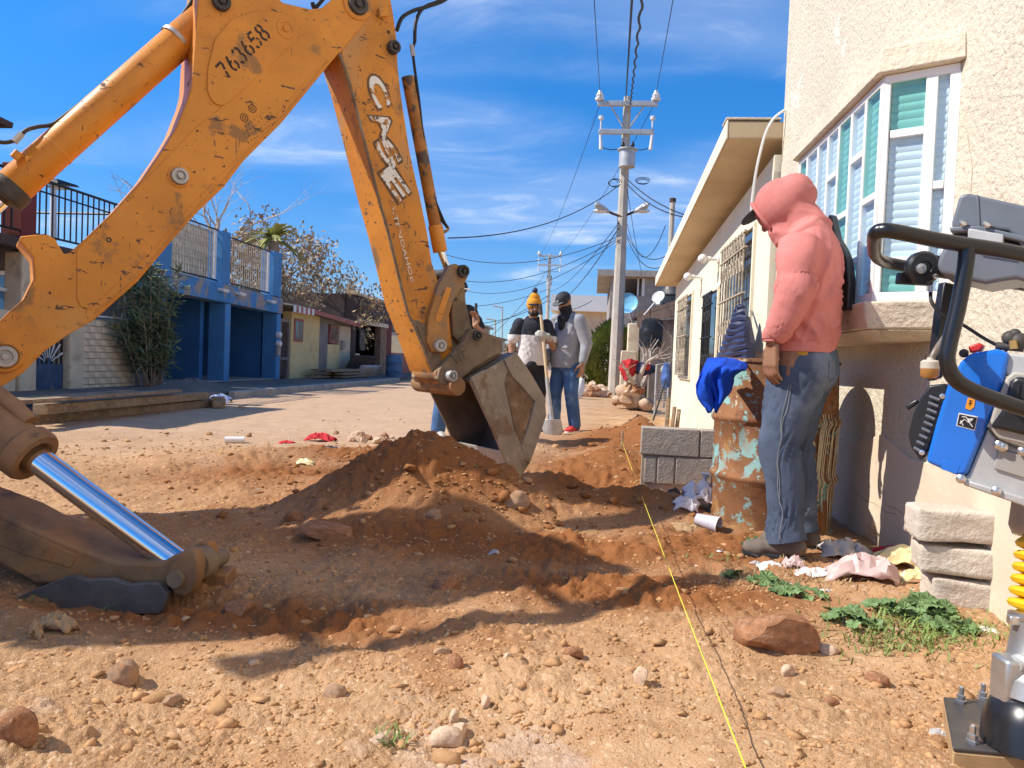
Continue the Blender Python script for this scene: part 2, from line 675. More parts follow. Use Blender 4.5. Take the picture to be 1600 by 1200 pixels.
def ico():
    t = (1 + 5 ** .5) / 2
    v = np.array([(-1, t, 0), (1, t, 0), (-1, -t, 0), (1, -t, 0), (0, -1, t), (0, 1, t), (0, -1, -t), (0, 1, -t), (t, 0, -1), (t, 0, 1), (-t, 0, -1), (-t, 0, 1)], float)
    f = [(0, 11, 5), (0, 5, 1), (0, 1, 7), (0, 7, 10), (0, 10, 11), (1, 5, 9), (5, 11, 4), (11, 10, 2), (10, 7, 6), (7, 1, 8), (3, 9, 4), (3, 4, 2), (3, 2, 6), (3, 6, 8), (3, 8, 9), (4, 9, 5), (2, 4, 11), (6, 2, 10), (8, 6, 7), (9, 8, 1)]
    return v / np.linalg.norm(v[0]), np.array(f)


OCT_V = np.array([(1, 0, 0), (-1, 0, 0), (0, 1, 0), (0, -1, 0), (0, 0, 1), (0, 0, -1)], float)
OCT_F = np.array([(0, 2, 4), (2, 1, 4), (1, 3, 4), (3, 0, 4), (2, 0, 5), (1, 2, 5), (3, 1, 5), (0, 3, 5)])


def scatter(name, m, X, Y, size, sink=.25, flat=.75, tiny=False):
    n = len(X)
    v, f = (OCT_V, OCT_F) if tiny else ico()
    nv = len(v)
    Z = ground_z(X, Y)
    a = rng.uniform(0, 6.28, n)
    sc = np.stack([rng.uniform(.7, 1.35, n), rng.uniform(.7, 1.2, n), rng.uniform(.5, 1, n) * flat], 1) * size[:, None]
    jit = rng.uniform(.55, 1.3, (n, nv, 1))
    pts = (v[None] * jit + rng.normal(0, .16, (n, nv, 3))) * sc[:, None, :]
    c, s = np.cos(a)[:, None], np.sin(a)[:, None]
    px_ = pts[..., 0] * c - pts[..., 1] * s + X[:, None]
    py_ = pts[..., 0] * s + pts[..., 1] * c + Y[:, None]
    pz_ = pts[..., 2] + (Z + sc[:, 2] * (1 - 2 * sink))[:, None]
    co = np.stack([px_, py_, pz_], -1).reshape(-1, 3)
    fi = (f[None] + (np.arange(n) * nv)[:, None, None]).reshape(-1, 3)
    me = bpy.data.meshes.new(name)
    me.vertices.add(len(co))
    me.vertices.foreach_set('co', co.astype(np.float32).ravel())
    me.loops.add(fi.size)
    me.loops.foreach_set('vertex_index', fi.astype(np.int32).ravel())
    me.polygons.add(len(fi))
    me.polygons.foreach_set('loop_start', np.arange(0, fi.size, 3, dtype=np.int32))
    me.polygons.foreach_set('loop_total', np.full(len(fi), 3, dtype=np.int32))
    me.update(calc_edges=True)
    o = bpy.data.objects.new(name, me)
    COL.objects.link(o)
    o.data.materials.append(m)
    o['kind'] = 'stuff'
    return o


def polar(n, r0, r1, a=.66, pw=1.0):
    r = np.exp(math.log(r0) + (math.log(r1) - math.log(r0)) * rng.uniform(0, 1, n) ** pw)
    t = math.pi / 2 + PSI + rng.uniform(-a, a, n)
    return r * np.cos(t), r * np.sin(t)


def clump(X, Y, th, sc=2.3):
    p = np.stack([X, Y, np.zeros_like(X)], 1)
    k = fbm(p * sc + 31, 3) + .35 * fresh_amt(X, Y) + rng.normal(0, .22, len(X)) > th
    k &= X < 1.36
    return X[k], Y[k]


m_clod = mat('soil_clod', (.50, .285, .138), .95, var=.2, scale=18, layers=[((.60, .39, .22), 30, .6, .1)], bump=(120, .4, .005), spec=.1)
m_pebble = mat('pale_pebble', (.62, .42, .26), .85, var=.25, scale=14, layers=[((.48, .27, .14), 10, .52, .1)], bump=(140, .2, .003), spec=.2)
X, Y = clump(*polar(230000, 1.3, 7, pw=.85), .02)
tag(scatter('soil_crumbs', m_clod, X, Y, rng.gamma(1.8, .0014, len(X)) * (1 + np.hypot(X, Y) * .10) + .0018, tiny=True), 'small crumbs of reddish brown soil strewn over the dug ground')
X, Y = clump(*polar(13000, 1.3, 8, pw=.9), .22)
tag(scatter('soil_clods', m_clod, X, Y, rng.gamma(1.5, .0027, len(X)) * (1 + np.hypot(X, Y) * .12) + .003), 'thumb-sized clods of reddish brown soil on the dug ground')
X, Y = clump(*polar(7000, 1.25, 12), .15)
tag(scatter('gravel', m_pebble, X, Y, rng.gamma(1.4, .0019, len(X)) * (1 + np.hypot(X, Y) * .16) + .0018), 'pale pebbles and grit lying in the soil')
# fist-sized crumbs on the heap and round it
X = np.concatenate([rng.normal(-.8, .6, 700), rng.normal(-1.8, .5, 350), rng.normal(.2, .35, 400), rng.normal(.5, .4, 300), rng.normal(-1.5, .6, 300)])
Y = np.concatenate([rng.normal(3.9, .3, 700), rng.normal(4.6, .5, 350), rng.normal(5.6, .8, 400), rng.normal(7.8, 1.2, 300), rng.normal(5.9, .6, 300)])
k = X < 1.3
m_lump = mat('fresh_lump', (.32, .14, .052), .95, var=.25, scale=12, layers=[((.5, .3, .15), 20, .6, .1)], bump=(90, .4, .006), spec=.1)
tag(scatter('dug_lumps', m_lump, X[k], Y[k], rng.gamma(1.6, .0055, int(k.sum())) + .003), 'darker lumps of freshly dug soil on and around the heap')


def rock_mesh(name, seed, cuts=5, sub=3, rough=.10):
    bm = bmesh.new()
    bmesh.ops.create_icosphere(bm, subdivisions=sub, radius=1)
    r = random.Random(seed)
    for _ in range(cuts):
        d = Vector((r.gauss(0, 1), r.gauss(0, 1), r.gauss(0, .8))).normalized()
        h = r.uniform(.45, .8)
        for v in bm.verts:
            e = v.co.dot(d) - h
            if e > 0:
                v.co -= d * e * .93
    co = np.array([v.co[:] for v in bm.verts])
    n = fbm(co * 1.9 + seed * 3.1, 4)
    for v, k in zip(bm.verts, n):
        v.co *= 1 + rough * k * 1.6
    me = bpy.data.meshes.new(name)
    bm.to_mesh(me)
    bm.free()
    shade(me, .5)
    return me


ROCKS = [rock_mesh('stone', s) for s in range(7)]
m_rock = [mat('red_stone', (.42, .20, .10), .9, var=.25, scale=3, layers=[((.55, .36, .24), 5, .55, .15), ((.25, .11, .06), 9, .62, .08)], bump=(25, .5, .05), spec=.2),
          mat('pale_stone', (.68, .49, .34), .85, var=.15, scale=3, layers=[((.50, .29, .16), 4, .54, .15)], bump=(30, .35, .04), spec=.2),
          mat('grey_stone', (.44, .29, .19), .9, var=.2, scale=3, layers=[((.50, .28, .14), 3, .48, .12)], bump=(30, .4, .04), spec=.2)]
for i, me in enumerate(ROCKS):
    me.materials.append(m_rock[0])


def stone(px, py, w, h, kind, label, seed, deep=1.0, group=None, rz=None, d=None):
    """A stone whose foot shows at a pixel; w, h are its size in the photograph's pixels."""
    q = on_ground(px, py) if d is None else at(px, py, d)
    dep = (q - EYE).dot(_f)
    sw, sh = w * dep / FPX / 2, h * dep / FPX / 2
    o = bpy.data.objects.new('stone', ROCKS[seed % 7].copy() if kind else ROCKS[seed % 7])
    COL.objects.link(o)
    if kind:
        o.data.materials.clear()
        o.data.materials.append(m_rock[kind])
    o.location = q + Vector((0, sw * .5, sh * .62))
    o.scale = (sw * 1.12, sw * deep, sh * 1.2)
    o.rotation_euler = (rnd.uniform(-.2, .2), rnd.uniform(-.15, .15), rnd.uniform(-.5, .5) if rz is None else rz)
    return tag(o, label, 'stone', group)


STONES = [
    (1222, 1022, 125, 62, 0, 'large flat reddish stone lying beside the weeds, biggest on the bare soil', 3),
    (1296, 1022, 28, 16, 1, 'small pale stone in the shadow of the large flat reddish stone', 1),
    (1003, 1072, 24, 30, 1, 'upright cream egg-shaped stone just left of the yellow string', 2),
    (694, 1172, 50, 34, 1, 'big whitish pink stone lowest of the pale cluster', 4),
    (716, 1152, 28, 24, 1, 'tan stone resting against the big whitish pink stone', 5),
    (709, 1132, 16, 24, 1, 'white thumb-sized stone on top of the pale cluster', 6),
    (588, 1168, 32, 20, 1, 'flat whitish stone with a green sprig beside it', 0),
    (757, 1110, 16, 24, 1, 'narrow cream pebble standing alone right of the crumbly soil', 2),
    (712, 1046, 26, 26, 0, 'brown angular stone inside the thin shadow band', 1),
    (690, 1026, 26, 14, 2, 'flat grey pink stone in the thin shadow band beside the brown one', 3),
    (895, 1030, 30, 18, 0, 'rust red oval stone on sunlit soil between the shadow and the upright cream stone', 4),
    (692, 926, 46, 28, 0, 'reddish stone in the wide shadow below the soil heap', 5),
    (508, 846, 84, 26, 0, 'long low slab of stone bedded in the foot of the soil heap', 3),
    (455, 818, 26, 22, 0, 'small brown stone on the near left end of the soil heap', 6),
    (368, 968, 52, 36, 0, 'brown stone lying right of the stabilizer foot', 2),
    (14, 1172, 58, 66, 0, 'big rounded tan stone in the near corner below the stabilizer', 6),
    (185, 1072, 46, 44, 2, 'broad pinkish stone half buried at the end of the hose shadow', 0),
    (262, 1102, 34, 18, 2, 'low rosy stone on the curved hose shadow', 5),
    (1374, 1072, 34, 22, 0, 'bright rust clod-like stone on open soil left of the rammer plate', 1),
    (1300, 1106, 24, 16, 0, 'small rust stone casting a pointed shadow near the rammer plate', 4),
    (1216, 1092, 30, 18, 2, 'thin curled grey stone standing on edge below the large flat reddish stone', 2),
    (805, 795, 40, 30, 2, 'grey stone at the right shoulder of the soil heap below the bucket', 0),
    (520, 1092, 34, 24, 2, 'sandy lump of stone on the dip of the hose shadow', 1),
    (676, 812, 22, 18, 2, 'grey brown stone on the front face of the soil heap', 4),
    (792, 1032, 14, 14, 1, 'white round pebble at the edge of the thin shadow band', 5),
    (1232, 1060, 20, 22, 1, 'whitish pebble standing behind the curled grey stone', 6),
]
for s in STONES:
    stone(*s)
# ------------------------------------------------------------------ backhoe: boom, stick, bucket, stabilizer
BP = Plane((-2.65, 3.14), (.742, .670))          # near face of boom and stick; n points at the camera side
BN = BP.n.copy()


def tr(pts, t=0.0):
    return [BP.pt(x, y, t) for x, y in pts]


def plate(pts, t, thick, mb=None, back=0.0):
    """An outline at offset t from the boom's near face, THICK deep; BACK moves it toward the far side of the arm."""
    mb = mb or MB()
    mb.prism([q - BN * back for q in tr(pts, t)], -BN * thick)
    return mb


hoe = thing('backhoe', 'worn orange backhoe arm with muddy steel bucket resting on the dug soil', 'backhoe', (-2.9, 2.9, 0))

BOOM = [(-90, 640), (0, 606), (37, 582), (68, 550), (105, 524), (147, 500), (215, 440), (272, 372), (310, 330), (350, 292), (382, 250),
        (440, 192), (515, 100), (545, 66), (568, 38), (580, 14), (578, -6), (565, -18), (545, -16), (522, -4), (503, 12), (485, 14),
        (442, 4), (408, -30), (390, -90), (340, -100), (318, -60), (309, 0), (300, 130), (295, 150), (275, 200), (257, 230), (225, 277), (180, 328), (140, 367),
        (108, 395), (100, 397), (85, 372), (72, 365), (32, 369), (30, 375), (52, 402), (54, 435), (38, 467), (15, 487), (0, 502), (-90, 560)]
boom = plate(BOOM, 0, .30).build('boom', M['orange'], hoe, bevel=.006)

# welded cover plates, discs and the bead along the lower edge
E1 = [(325, 107), (324, 140), (330, 155), (337, 162), (347, 165), (358, 160), (465, 62), (468, 45), (462, 30), (448, 21), (430, 18), (400, 17), (362, 30), (336, 62)]
plate(E1, .009, .0095).build('cover_plate', M['orange'], boom, bevel=.002)
E2 = [(120, 392), (155, 356), (300, 205), (345, 168), (470, 56), (484, 50), (496, 58), (502, 75), (500, 100), (490, 112), (395, 222), (300, 318), (235, 395), (170, 455), (140, 484), (125, 478), (120, 465)]
plate(E2, .0045, .005).build('side_plate', M['orange'], boom, bevel=.002)
mb = MB()
mb.tube(smooth_line(tr([(150, 488), (218, 428), (276, 360), (314, 318), (352, 280), (386, 238), (444, 180), (512, 96)], .0), 4), .006, 6)
mb.tube(smooth_line(tr([(118, 392), (160, 352), (225, 284)], .0), 4), .005, 6)
mb.build('weld_bead', M['orange'], boom, smooth=True)


def pin(px, py, r, t, m, name='pin', parent=None, inner=None, out=.03):
    c = BP.pt(px, py, t)
    dep = (c - EYE).dot(_f)
    rr = r * dep / FPX
    mb = MB().lathe(c - BN * .02, BN, [(rr, 0), (rr, out + .014), (rr * .93, out + .02), (rr * .62, out + .02), (rr * .58, out + .008), (rr * .34, out + .008), (rr * .30, out + .026), (.001, out + .027)], 24)
    return mb.build(name, m, parent, smooth=True)


pin(345, 4, 14, .0, M['dark_steel'], parent=boom)
pin(558, 8, 16, .0, M['dark_steel'], parent=boom)
pin(280, 276, 13, .0, M['alu_dull'], parent=boom)
pin(8, 557, 17, .0, M['alu_dull'], parent=boom)
pin(447, 45, 16, .008, M['orange'], 'disc', boom, out=.004)
MB().lathe(BP.pt(280, 276, 0) - BN * .01, BN, [(.056, 0), (.056, .018), (.05, .022), (.045, .022), (.045, .004)], 28, False).build('pin_boss', M['orange'], boom, smooth=True)
MB().lathe(BP.pt(8, 557, 0) - BN * .01, BN, [(.075, 0), (.075, .018), (.068, .024), (.056, .024), (.056, .004)], 28, False).build('pin_boss', M['orange'], boom, smooth=True)
MB().lathe(BP.pt(558, 8, 0) - BN * .01, BN, [(.085, 0), (.085, .016), (.08, .02), (.06, .02)], 28, False).build('pin_boss', M['orange'], boom, smooth=True)
MB().lathe(BP.pt(170, 375, 0), BN, [(.013, 0), (.013, .006), (.006, .006), (.005, .001)], 12).build('plug', M['dark_steel'], boom, smooth=True)

# stencilled number: strokes on a 0..1 x 0..1.6 cell, broken like a stencil
ARC = lambda cx, cy, rx, ry, a, b, n=8: [(cx + rx * math.cos(math.radians(a + (b - a) * k / n)), cy + ry * math.sin(math.radians(a + (b - a) * k / n))) for k in range(n + 1)]
DIG = {
    '7': [[(.05, 1.5), (.95, 1.5)], [(.9, 1.36), (.62, .8)], [(.56, .66), (.36, .04)]],
    '6': [ARC(.5, .48, .4, .45, 40, -75), ARC(.5, .48, .4, .45, -110, -215), [(.14, .62), (.3, 1.1), (.52, 1.5)], ARC(.5, .48, .4, .45, 140, 75)],
    '3': [ARC(.46, 1.17, .36, .38, 165, 105), ARC(.46, 1.17, .36, .38, 75, -60), ARC(.46, .45, .42, .42, 60, -75), ARC(.46, .45, .42, .42, -105, -165)],
    '5': [[(.26, 1.52), (.9, 1.52)], [(.2, 1.44), (.14, .86)], ARC(.46, .5, .42, .46, 118, 60), ARC(.46, .5, .42, .46, 40, -75), ARC(.46, .5, .42, .46, -105, -155)],
    '8': [ARC(.5, 1.18, .34, .36, 75, -75), ARC(.5, 1.18, .34, .36, 105, 255), ARC(.5, .43, .42, .42, 75, -75), ARC(.5, .43, .42, .42, 105, 255)],
}


def ribbon(mb, pl, o, ex, ey, line, wdt, t):
    """Flat stroke on plane PL: o origin (s,z), ex/ey cell axes (s,z)."""
    P2 = [(o[0] + ex[0] * x + ey[0] * y, o[1] + ex[1] * x + ey[1] * y) for x, y in line]
    L, R_ = [], []
    for i, q in enumerate(P2):
        a, b = P2[max(i - 1, 0)], P2[min(i + 1, len(P2) - 1)]
        dx, dy = b[0] - a[0], b[1] - a[1]
        l = math.hypot(dx, dy) or 1
        L.append((q[0] - dy / l * wdt / 2, q[1] + dx / l * wdt / 2))
        R_.append((q[0] + dy / l * wdt / 2, q[1] - dx / l * wdt / 2))
    n = len(P2)
    vs = [pl.w(s, z, t) for s, z in L + R_]
    mb.add(vs, [(i, i + 1, n + i + 1, n + i) for i in range(n - 1)])


m_sten = mat('stencil_paint', (.055, .028, .018), .6, var=.1, layers=[((.55, .21, .035), 45, .60, .06)])
a, b = BP.sz(356, 125, .0105), BP.sz(426, 54, .0105)
dx, dz = b[0] - a[0], b[1] - a[1]
L_ = math.hypot(dx, dz)
ux, uz = dx / L_, dz / L_
c0, c1 = BP.sz(356, 125), BP.sz(344, 99)
hgt = math.hypot(c1[0] - c0[0], c1[1] - c0[1]) / 1.6
for k, ch in enumerate('763658'):
    mb = MB()
    w_ = L_ / 6
    o_ = (a[0] + ux * w_ * k, a[1] + uz * w_ * k)
    for ln in DIG[ch]:
        ribbon(mb, BP, o_, (ux * w_ * .78, uz * w_ * .78), (-uz * hgt, ux * hgt), ln, .0125, .0105)
    mb.build('digit', m_sten, boom, fix=False)

# small rubbed-off lines of moulded lettering and two ring marks
mb = MB()
for (x, y) in ((381, 184), (394, 170)):
    c = BP.sz(x, y)
    for r_ in (.020, .009):
        ribbon(mb, BP, c, (1, 0), (0, 1), [(r_ * math.cos(k * .5236), r_ * math.sin(k * .5236)) for k in range(13)], .004, .0062)
rr = random.Random(3)
for row in range(4):
    for k in range(10):
        x0, y0 = 377 + k * 4.6 + row * 3.2, 203 - k * 3.6 + row * 7.2
        c = BP.sz(x0, y0)
        z1 = [(rr.uniform(0, .008), rr.uniform(0, .012)) for _ in range(3)]
        ribbon(mb, BP, c, (1, 0), (0, 1), z1, .0032, .0062)
mb.build('worn_lettering', m_sten, boom, fix=False)

# far plate and ribs seen as the bright rim are the extrusion itself; crowd cylinder above the boom
TC = -.16


def cyl(p0, p1, r, t, m, name, parent, cap=None, n=28):
    a_, b_ = BP.pt(*p0, t), BP.pt(*p1, t)
    d = b_ - a_
    return MB().lathe(a_, d, [(r * .94, 0), (r, .006), (r, d.length - .006), (r * .94, d.length)], n).build(name, m, parent, smooth=True)


cc = cyl((12, 300), (322, 26), .083, TC, M['orange'], 'crowd_cylinder', hoe)
cyl((3, 308), (22, 291), .094, TC, M['dark_steel'], 'cylinder_gland', cc)
cyl((-150, 443), (8, 303), .047, TC, M['chrome'], 'piston_rod', cc)
a_, b_ = BP.pt(86, 235, TC), BP.pt(94, 228, TC)
MB().lathe(a_, b_ - a_, [(.0845, 0), (.0845, .012)], 28, False).build('weld_ring', M['orange'], cc, smooth=True)
up = Vector((0, 0, 1))
off = TC + .02
pipe = smooth_line([BP.pt(*q, off) for q in ((-30, 205), (0, 222), (24, 219), (33, 211), (42, 203), (60, 198), (80, 195), (100, 182), (180, 119), (276, 38), (286, 22), (297, 6), (306, -14))], 5)
MB().tube(pipe, .0095, 10).build('hydraulic_pipe', M['dark_steel'], cc, smooth=True)
MB().tube([BP.pt(22, 222, off), BP.pt(34, 209, off)], .016, 6).build('pipe_nut', M['alu_dull'], cc)
a_, b_ = BP.pt(273, 66, TC), BP.pt(281, 59, TC)
MB().lathe(a_, b_ - a_, [(.0855, 0), (.0855, .022)], 28, False).build('clamp_band', M['alu_dull'], cc, smooth=True)
MB().tube([BP.pt(22, 247, TC + .09), BP.pt(30, 238, TC + .09)], .02, 8).build('port_boss', M['orange'], cc, smooth=True)
MB().box(BP.pt(315, 5, TC), (.1, .12, .16), .73).build('cylinder_eye', M['dark_steel'], cc, bevel=.01)

cc2 = cyl((-20, -150), (380, -78), .07, TC, M['orange'], 'crowd_cylinder', hoe)  # unseen cylinder above the frame, added and placed for its ground shadow
cyl((372, -80), (585, -46), .036, TC, M['chrome'], 'piston_rod', cc2)

# stick
STICK = [(531, 80), (548, 136), (589, 300), (607, 365), (635, 480), (644, 502), (660, 545), (672, 580), (688, 602), (704, 588), (710, 560), (704, 520), (700, 470),
         (685, 440), (675, 410), (668, 365), (655, 300), (652, 290), (640, 235), (627, 150), (622, 105), (620, 60), (615, 24), (606, -30), (600, -62), (580, -66), (566, -40), (556, -4), (540, 20), (535, 77)]
STICK = [q for q in STICK if q != (535, 77)]
stick = plate(STICK, -.012, .28).build('stick', M['orange2'], hoe, bevel=.006)
pin(614, 75, 10, .0, M['dark_steel'], 'bolt', stick, out=.035)
pin(580, 110, 7, -.012, M['rubber'], 'bolt_hole', stick, out=-.012)
MB().lathe(BP.pt(607, 50, -.012), BN, [(.009, 0), (.009, .003)], 10).build('bolt_hole', M['rubber'], stick)
plate([(592, 12), (606, 11), (608, 24), (594, 26)], .02, .10).build('top_bracket', M['orange'], stick, bevel=.003)
# reinforced cheek at the toe and wear strip along the leading edge
plate([(641, 500), (652, 512), (664, 540), (676, 574), (688, 600), (700, 596), (690, 560), (676, 520), (668, 508), (652, 500)], .006, .02).build('cheek_plate', M['steel_mud'], stick, bevel=.004)
mb = MB()
ed = [(530, 84), (548, 136), (589, 300), (607, 365), (635, 480), (644, 502), (662, 545), (676, 580)]
q = smooth_line(tr(ed, 0), 3)
mb.tube(q, .009, 6)
mb.build('edge_bead', M['steel_mud'], stick, smooth=True)
# caked mud plate on the leading face
lead = tr([(531, 82), (548, 136), (589, 300), (607, 365), (635, 480), (644, 502)], -.03)
d_ = Vector((-BP.u.x, -BP.u.y, 0)) * .006
vs, fs = [], []
for i, qq in enumerate(lead):
    vs += [qq + d_, qq + d_ - BN * .235]
for i in range(len(lead) - 1):
    fs.append((2 * i, 2 * i + 1, 2 * i + 3, 2 * i + 2))
m_lead = mat('scraped_underside', (.20, .10, .055), .65, var=.25, scale=5, layers=[((.42, .30, .20), 3, .48, .12), ((.09, .05, .04), 9, .62, .06)], bump=(60, .2, .004))
MB().add(vs, fs).build('leading_face', m_lead, stick, fix=False)

# worn brand lettering down the stick, white blocks in a dark outline
m_white = mat('flaked_white_decal', (.80, .76, .68), .6, var=.05, layers=[((.48, .22, .06), 13, .525, .03), ((.14, .08, .05), 22, .59, .03)])
m_outl = mat('flaked_dark_decal', (.16, .085, .045), .65, var=.2, layers=[((.58, .23, .04), 12, .55, .05)])


def decal(word, p0, p1, wid, m, t, extr, name, parent, off=0.0, squash=1.0):
    """Lettering read downward along the stick from pixel p0 to p1."""
    cu = bpy.data.curves.new('lettering', 'FONT')
    cu.body = word
    cu.size = 1
    cu.space_character = 1.0
    cu.offset = off
    tmp = bpy.data.objects.new('lettering', cu)
    COL.objects.link(tmp)
    dg = bpy.context.evaluated_depsgraph_get()
    me = bpy.data.meshes.new_from_object(tmp.evaluated_get(dg))
    bpy.data.objects.remove(tmp)
    xs = [v.co.x for v in me.vertices]
    ys = [v.co.y for v in me.vertices]
    x0, x1, y0, y1 = min(xs), max(xs), min(ys), max(ys)
    a = Vector(BP.sz(*p0))
    b = Vector(BP.sz(*p1))
    e = b - a
    perp = Vector((-e.y, e.x)).normalized()
    base = wloc(parent)
    for v in me.vertices:
        fx, fy = (v.co.x - x0) / (x1 - x0), (v.co.y - y0) / (y1 - y0)
        q = a + e * fx + perp * (fy - .5) * wid
        v.co = BP.w(q.x, q.y, t) - base
    me.name = name
    o = bpy.data.objects.new(name, me)
    COL.objects.link(o)
    o.parent = parent
    WL[o.name] = base
    me.materials.clear()
    me.materials.append(m)
    return o


SEG = [('C', (583, 118), (602, 166)), ('A', (588, 174), (612, 212)), ('S', (594, 218), (622, 258)), ('E', (603, 264), (634, 308))]
for ch, p0, p1 in SEG:
    decal(ch, (p0[0] - 1, p0[1] - 4), (p1[0] + 1, p1[1] + 4), .135, m_outl, -.0095, 0, 'letter_outline', stick, off=.06)
    decal(ch, p0, p1, .105, m_white, -.0075, 0, 'letter', stick, off=.035)
decal('EXTENDAHOE', (612, 312), (646, 440), .026, m_white, -.008, 0, 'small_lettering', stick)

# bucket cylinder on the back of the stick
bc = cyl((637, 120), (686, 384), .040, -.13, mat('scuffed_cylinder', (.45, .19, .04), .55, var=.25, layers=[((.10, .07, .05), 7, .52, .06), ((.5, .36, .22), 12, .62, .06)], bump=(60, .2, .004)), 'bucket_cylinder', hoe)
cyl((680, 352), (688, 394), .047, -.13, M['orange'], 'cylinder_gland', bc)
cyl((686, 384), (702, 428), .024, -.13, M['chrome'], 'piston_rod', bc)
MB().tube(smooth_line([BP.pt(*q, -.13) for q in ((674, 300), (688, 340), (697, 352), (700, 358), (692, 364))], 4), .011, 8).build('hydraulic_pipe', M['steel_mud'], bc, smooth=True)
for pts, r_ in ((((620, 48), (628, 28), (645, 17), (668, 10), (700, -4), (722, -40), (690, -90), (620, -70), (598, -40)), .012), (((648, 66), (645, 78), (647, 100), (655, 160), (664, 240), (676, 300), (690, 338), (699, 356)), .009), (((648, 66), (650, 34), (662, 12), (690, -2), (708, -36), (680, -72), (625, -56), (600, -30)), .011), (((505, -2), (492, 12), (488, 4)), .012)):
    MB().tube(smooth_line([BP.pt(*q, -.1) for q in pts], 6), r_, 10).build('hydraulic_hose', M['rubber'], hoe, smooth=True)
MB().tube([BP.pt(643, 70, -.1), BP.pt(646, 88, -.1)], .014, 6).build('hose_ferrule', M['alu_dull'], hoe)

# linkage
LINK = [(702, 415), (712, 412), (732, 420), (731, 434), (718, 455), (708, 470), (700, 498), (701, 520), (702, 545), (695, 551), (675, 550), (667, 534), (670, 496), (685, 447)]
lk = plate(LINK, .03, .05).build('link_arm', mat('dusty_orange', (.46, .22, .06), .6, var=.2, layers=[((.27, .18, .11), 5, .47, .12), ((.12, .08, .05), 14, .64, .05)], bump=(60, .2, .004)), hoe, bevel=.006)
plate([(698, 448), (706, 450), (690, 500), (688, 504), (681, 502), (682, 492)], .034, .006).build('raised_rib', M['orange'], lk, bevel=.002)
plate(LINK, .03, .05, back=.33).build('link_arm', M['steel_mud'], hoe, bevel=.006)
pin(722, 424, 10, .03, M['dark_steel'], 'pin', lk, out=.03)
pin(686, 540, 10, .03, M['alu_dull'], 'pin', lk, out=.03)
L2 = [(707, 455), (716, 430), (726, 442), (728, 472), (738, 514), (722, 540), (708, 525), (706, 490)]
plate(L2, -.06, .06).build('link_bar', M['steel_mud'], hoe, bevel=.006)
plate([(701, 436), (712, 418), (722, 424), (716, 440), (708, 462), (702, 470)], -.12, .05).build('link_bar', M['dark_steel'], hoe, bevel=.006)
a_, b_ = BP.pt(722, 424, .03), BP.pt(722, 424, .03) - BN * .30
MB().lathe(a_, b_ - a_, [(.032, 0), (.032, .36)], 20).build('cross_pin', M['dark_steel'], hoe, smooth=True)

# bucket
BW = .62
bk_t = .14
bucket = thing('x', 'x', 'x') if False else None
SIDE = [(734, 594), (762, 577), (790, 560), (807, 551), (830, 585), (852, 622), (853, 650), (840, 690), (827, 725), (808, 756), (796, 735), (770, 672)]
mouthA, mouthB = (734, 594), (808, 756)
shell_line = [(734, 594), (762, 577), (790, 560), (807, 551), (830, 585), (852, 622), (853, 650), (840, 690), (827, 725), (808, 756)]
bo = MB()
outer = [BP.pt(*q, bk_t) for q in shell_line]
cen = BP.pt(795, 650, bk_t)
inner = [q + (cen - q).normalized() * .022 for q in outer]
inner[0] = outer[0] + (outer[-1] - outer[0]).normalized() * .022
inner[-1] = outer[-1] + (outer[0] - outer[-1]).normalized() * .018 + (cen - outer[-1]).normalized() * .004
for A_, B_ in ((outer, inner),):
    n_ = len(A_)
    vs = [q - BN * .01 for q in A_] + [q - BN * .01 for q in B_] + [q - BN * (BW - .01) for q in A_] + [q - BN * (BW - .01) for q in B_]
    fs = []
    for i in range(n_ - 1):
        fs += [(i, i + 1, 2 * n_ + i + 1, 2 * n_ + i), (n_ + i, 3 * n_ + i, 3 * n_ + i + 1, n_ + i + 1)]
    for i in (0, n_ - 1):
        fs.append((i, n_ + i, 3 * n_ + i, 2 * n_ + i))
    bo.add(vs, fs)
bkt = bo.build('bucket', M['bucket_in'], hoe, bevel=.003)
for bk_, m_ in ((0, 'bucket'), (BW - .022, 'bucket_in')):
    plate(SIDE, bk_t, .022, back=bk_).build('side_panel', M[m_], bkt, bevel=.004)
plate([(736, 590), (757, 578), (768, 592), (790, 640), (812, 690), (822, 722), (808, 756), (796, 735), (770, 672)], bk_t + .016, .018).build('wear_plate', M['bucket'], bkt, bevel=.005)
plate([(788, 562), (807, 550), (831, 585), (852, 622), (846, 632), (836, 628), (812, 600), (800, 588)], bk_t + .014, .016).build('wear_plate', M['bucket'], bkt, bevel=.005)
plate([(852, 622), (854, 650), (841, 690), (828, 725), (818, 718), (816, 696), (826, 668), (836, 628)], bk_t + .015, .017).build('wear_plate', M['bucket'], bkt, bevel=.006)
m_mud = mat('caked_mud', (.26, .155, .085), .95, var=.3, scale=9, layers=[((.38, .27, .17), 8, .58, .1)], bump=(40, .6, .012))
plate([(794, 580), (812, 602), (834, 630), (824, 666), (814, 694), (806, 680), (796, 630), (789, 600)], bk_t + .006, .008).build('caked_mud', m_mud, bkt, bevel=.004)
for x, y in ((771, 628), (799, 693), (804, 562), (827, 599), (833, 692)):
    pin(x, y, 3.4, bk_t + .016, M['rust_brown'], 'bolt', bkt, out=-.012)
# cutting edge across the bucket tip
ea, eb = BP.pt(808, 757, bk_t + .01), BP.pt(790, 706, bk_t + .01)
dv = (eb - ea)
nv = Vector((dv.y * 0 + BP.u.x * .3, BP.u.y * .3, 0)) * .05
MB().hexa([ea, eb, eb + nv, ea + nv, ea - BN * (BW + .02), eb - BN * (BW + .02), eb + nv - BN * (BW + .02), ea + nv - BN * (BW + .02)]).build('cutting_edge', M['alu_dull'], bkt, bevel=.003)
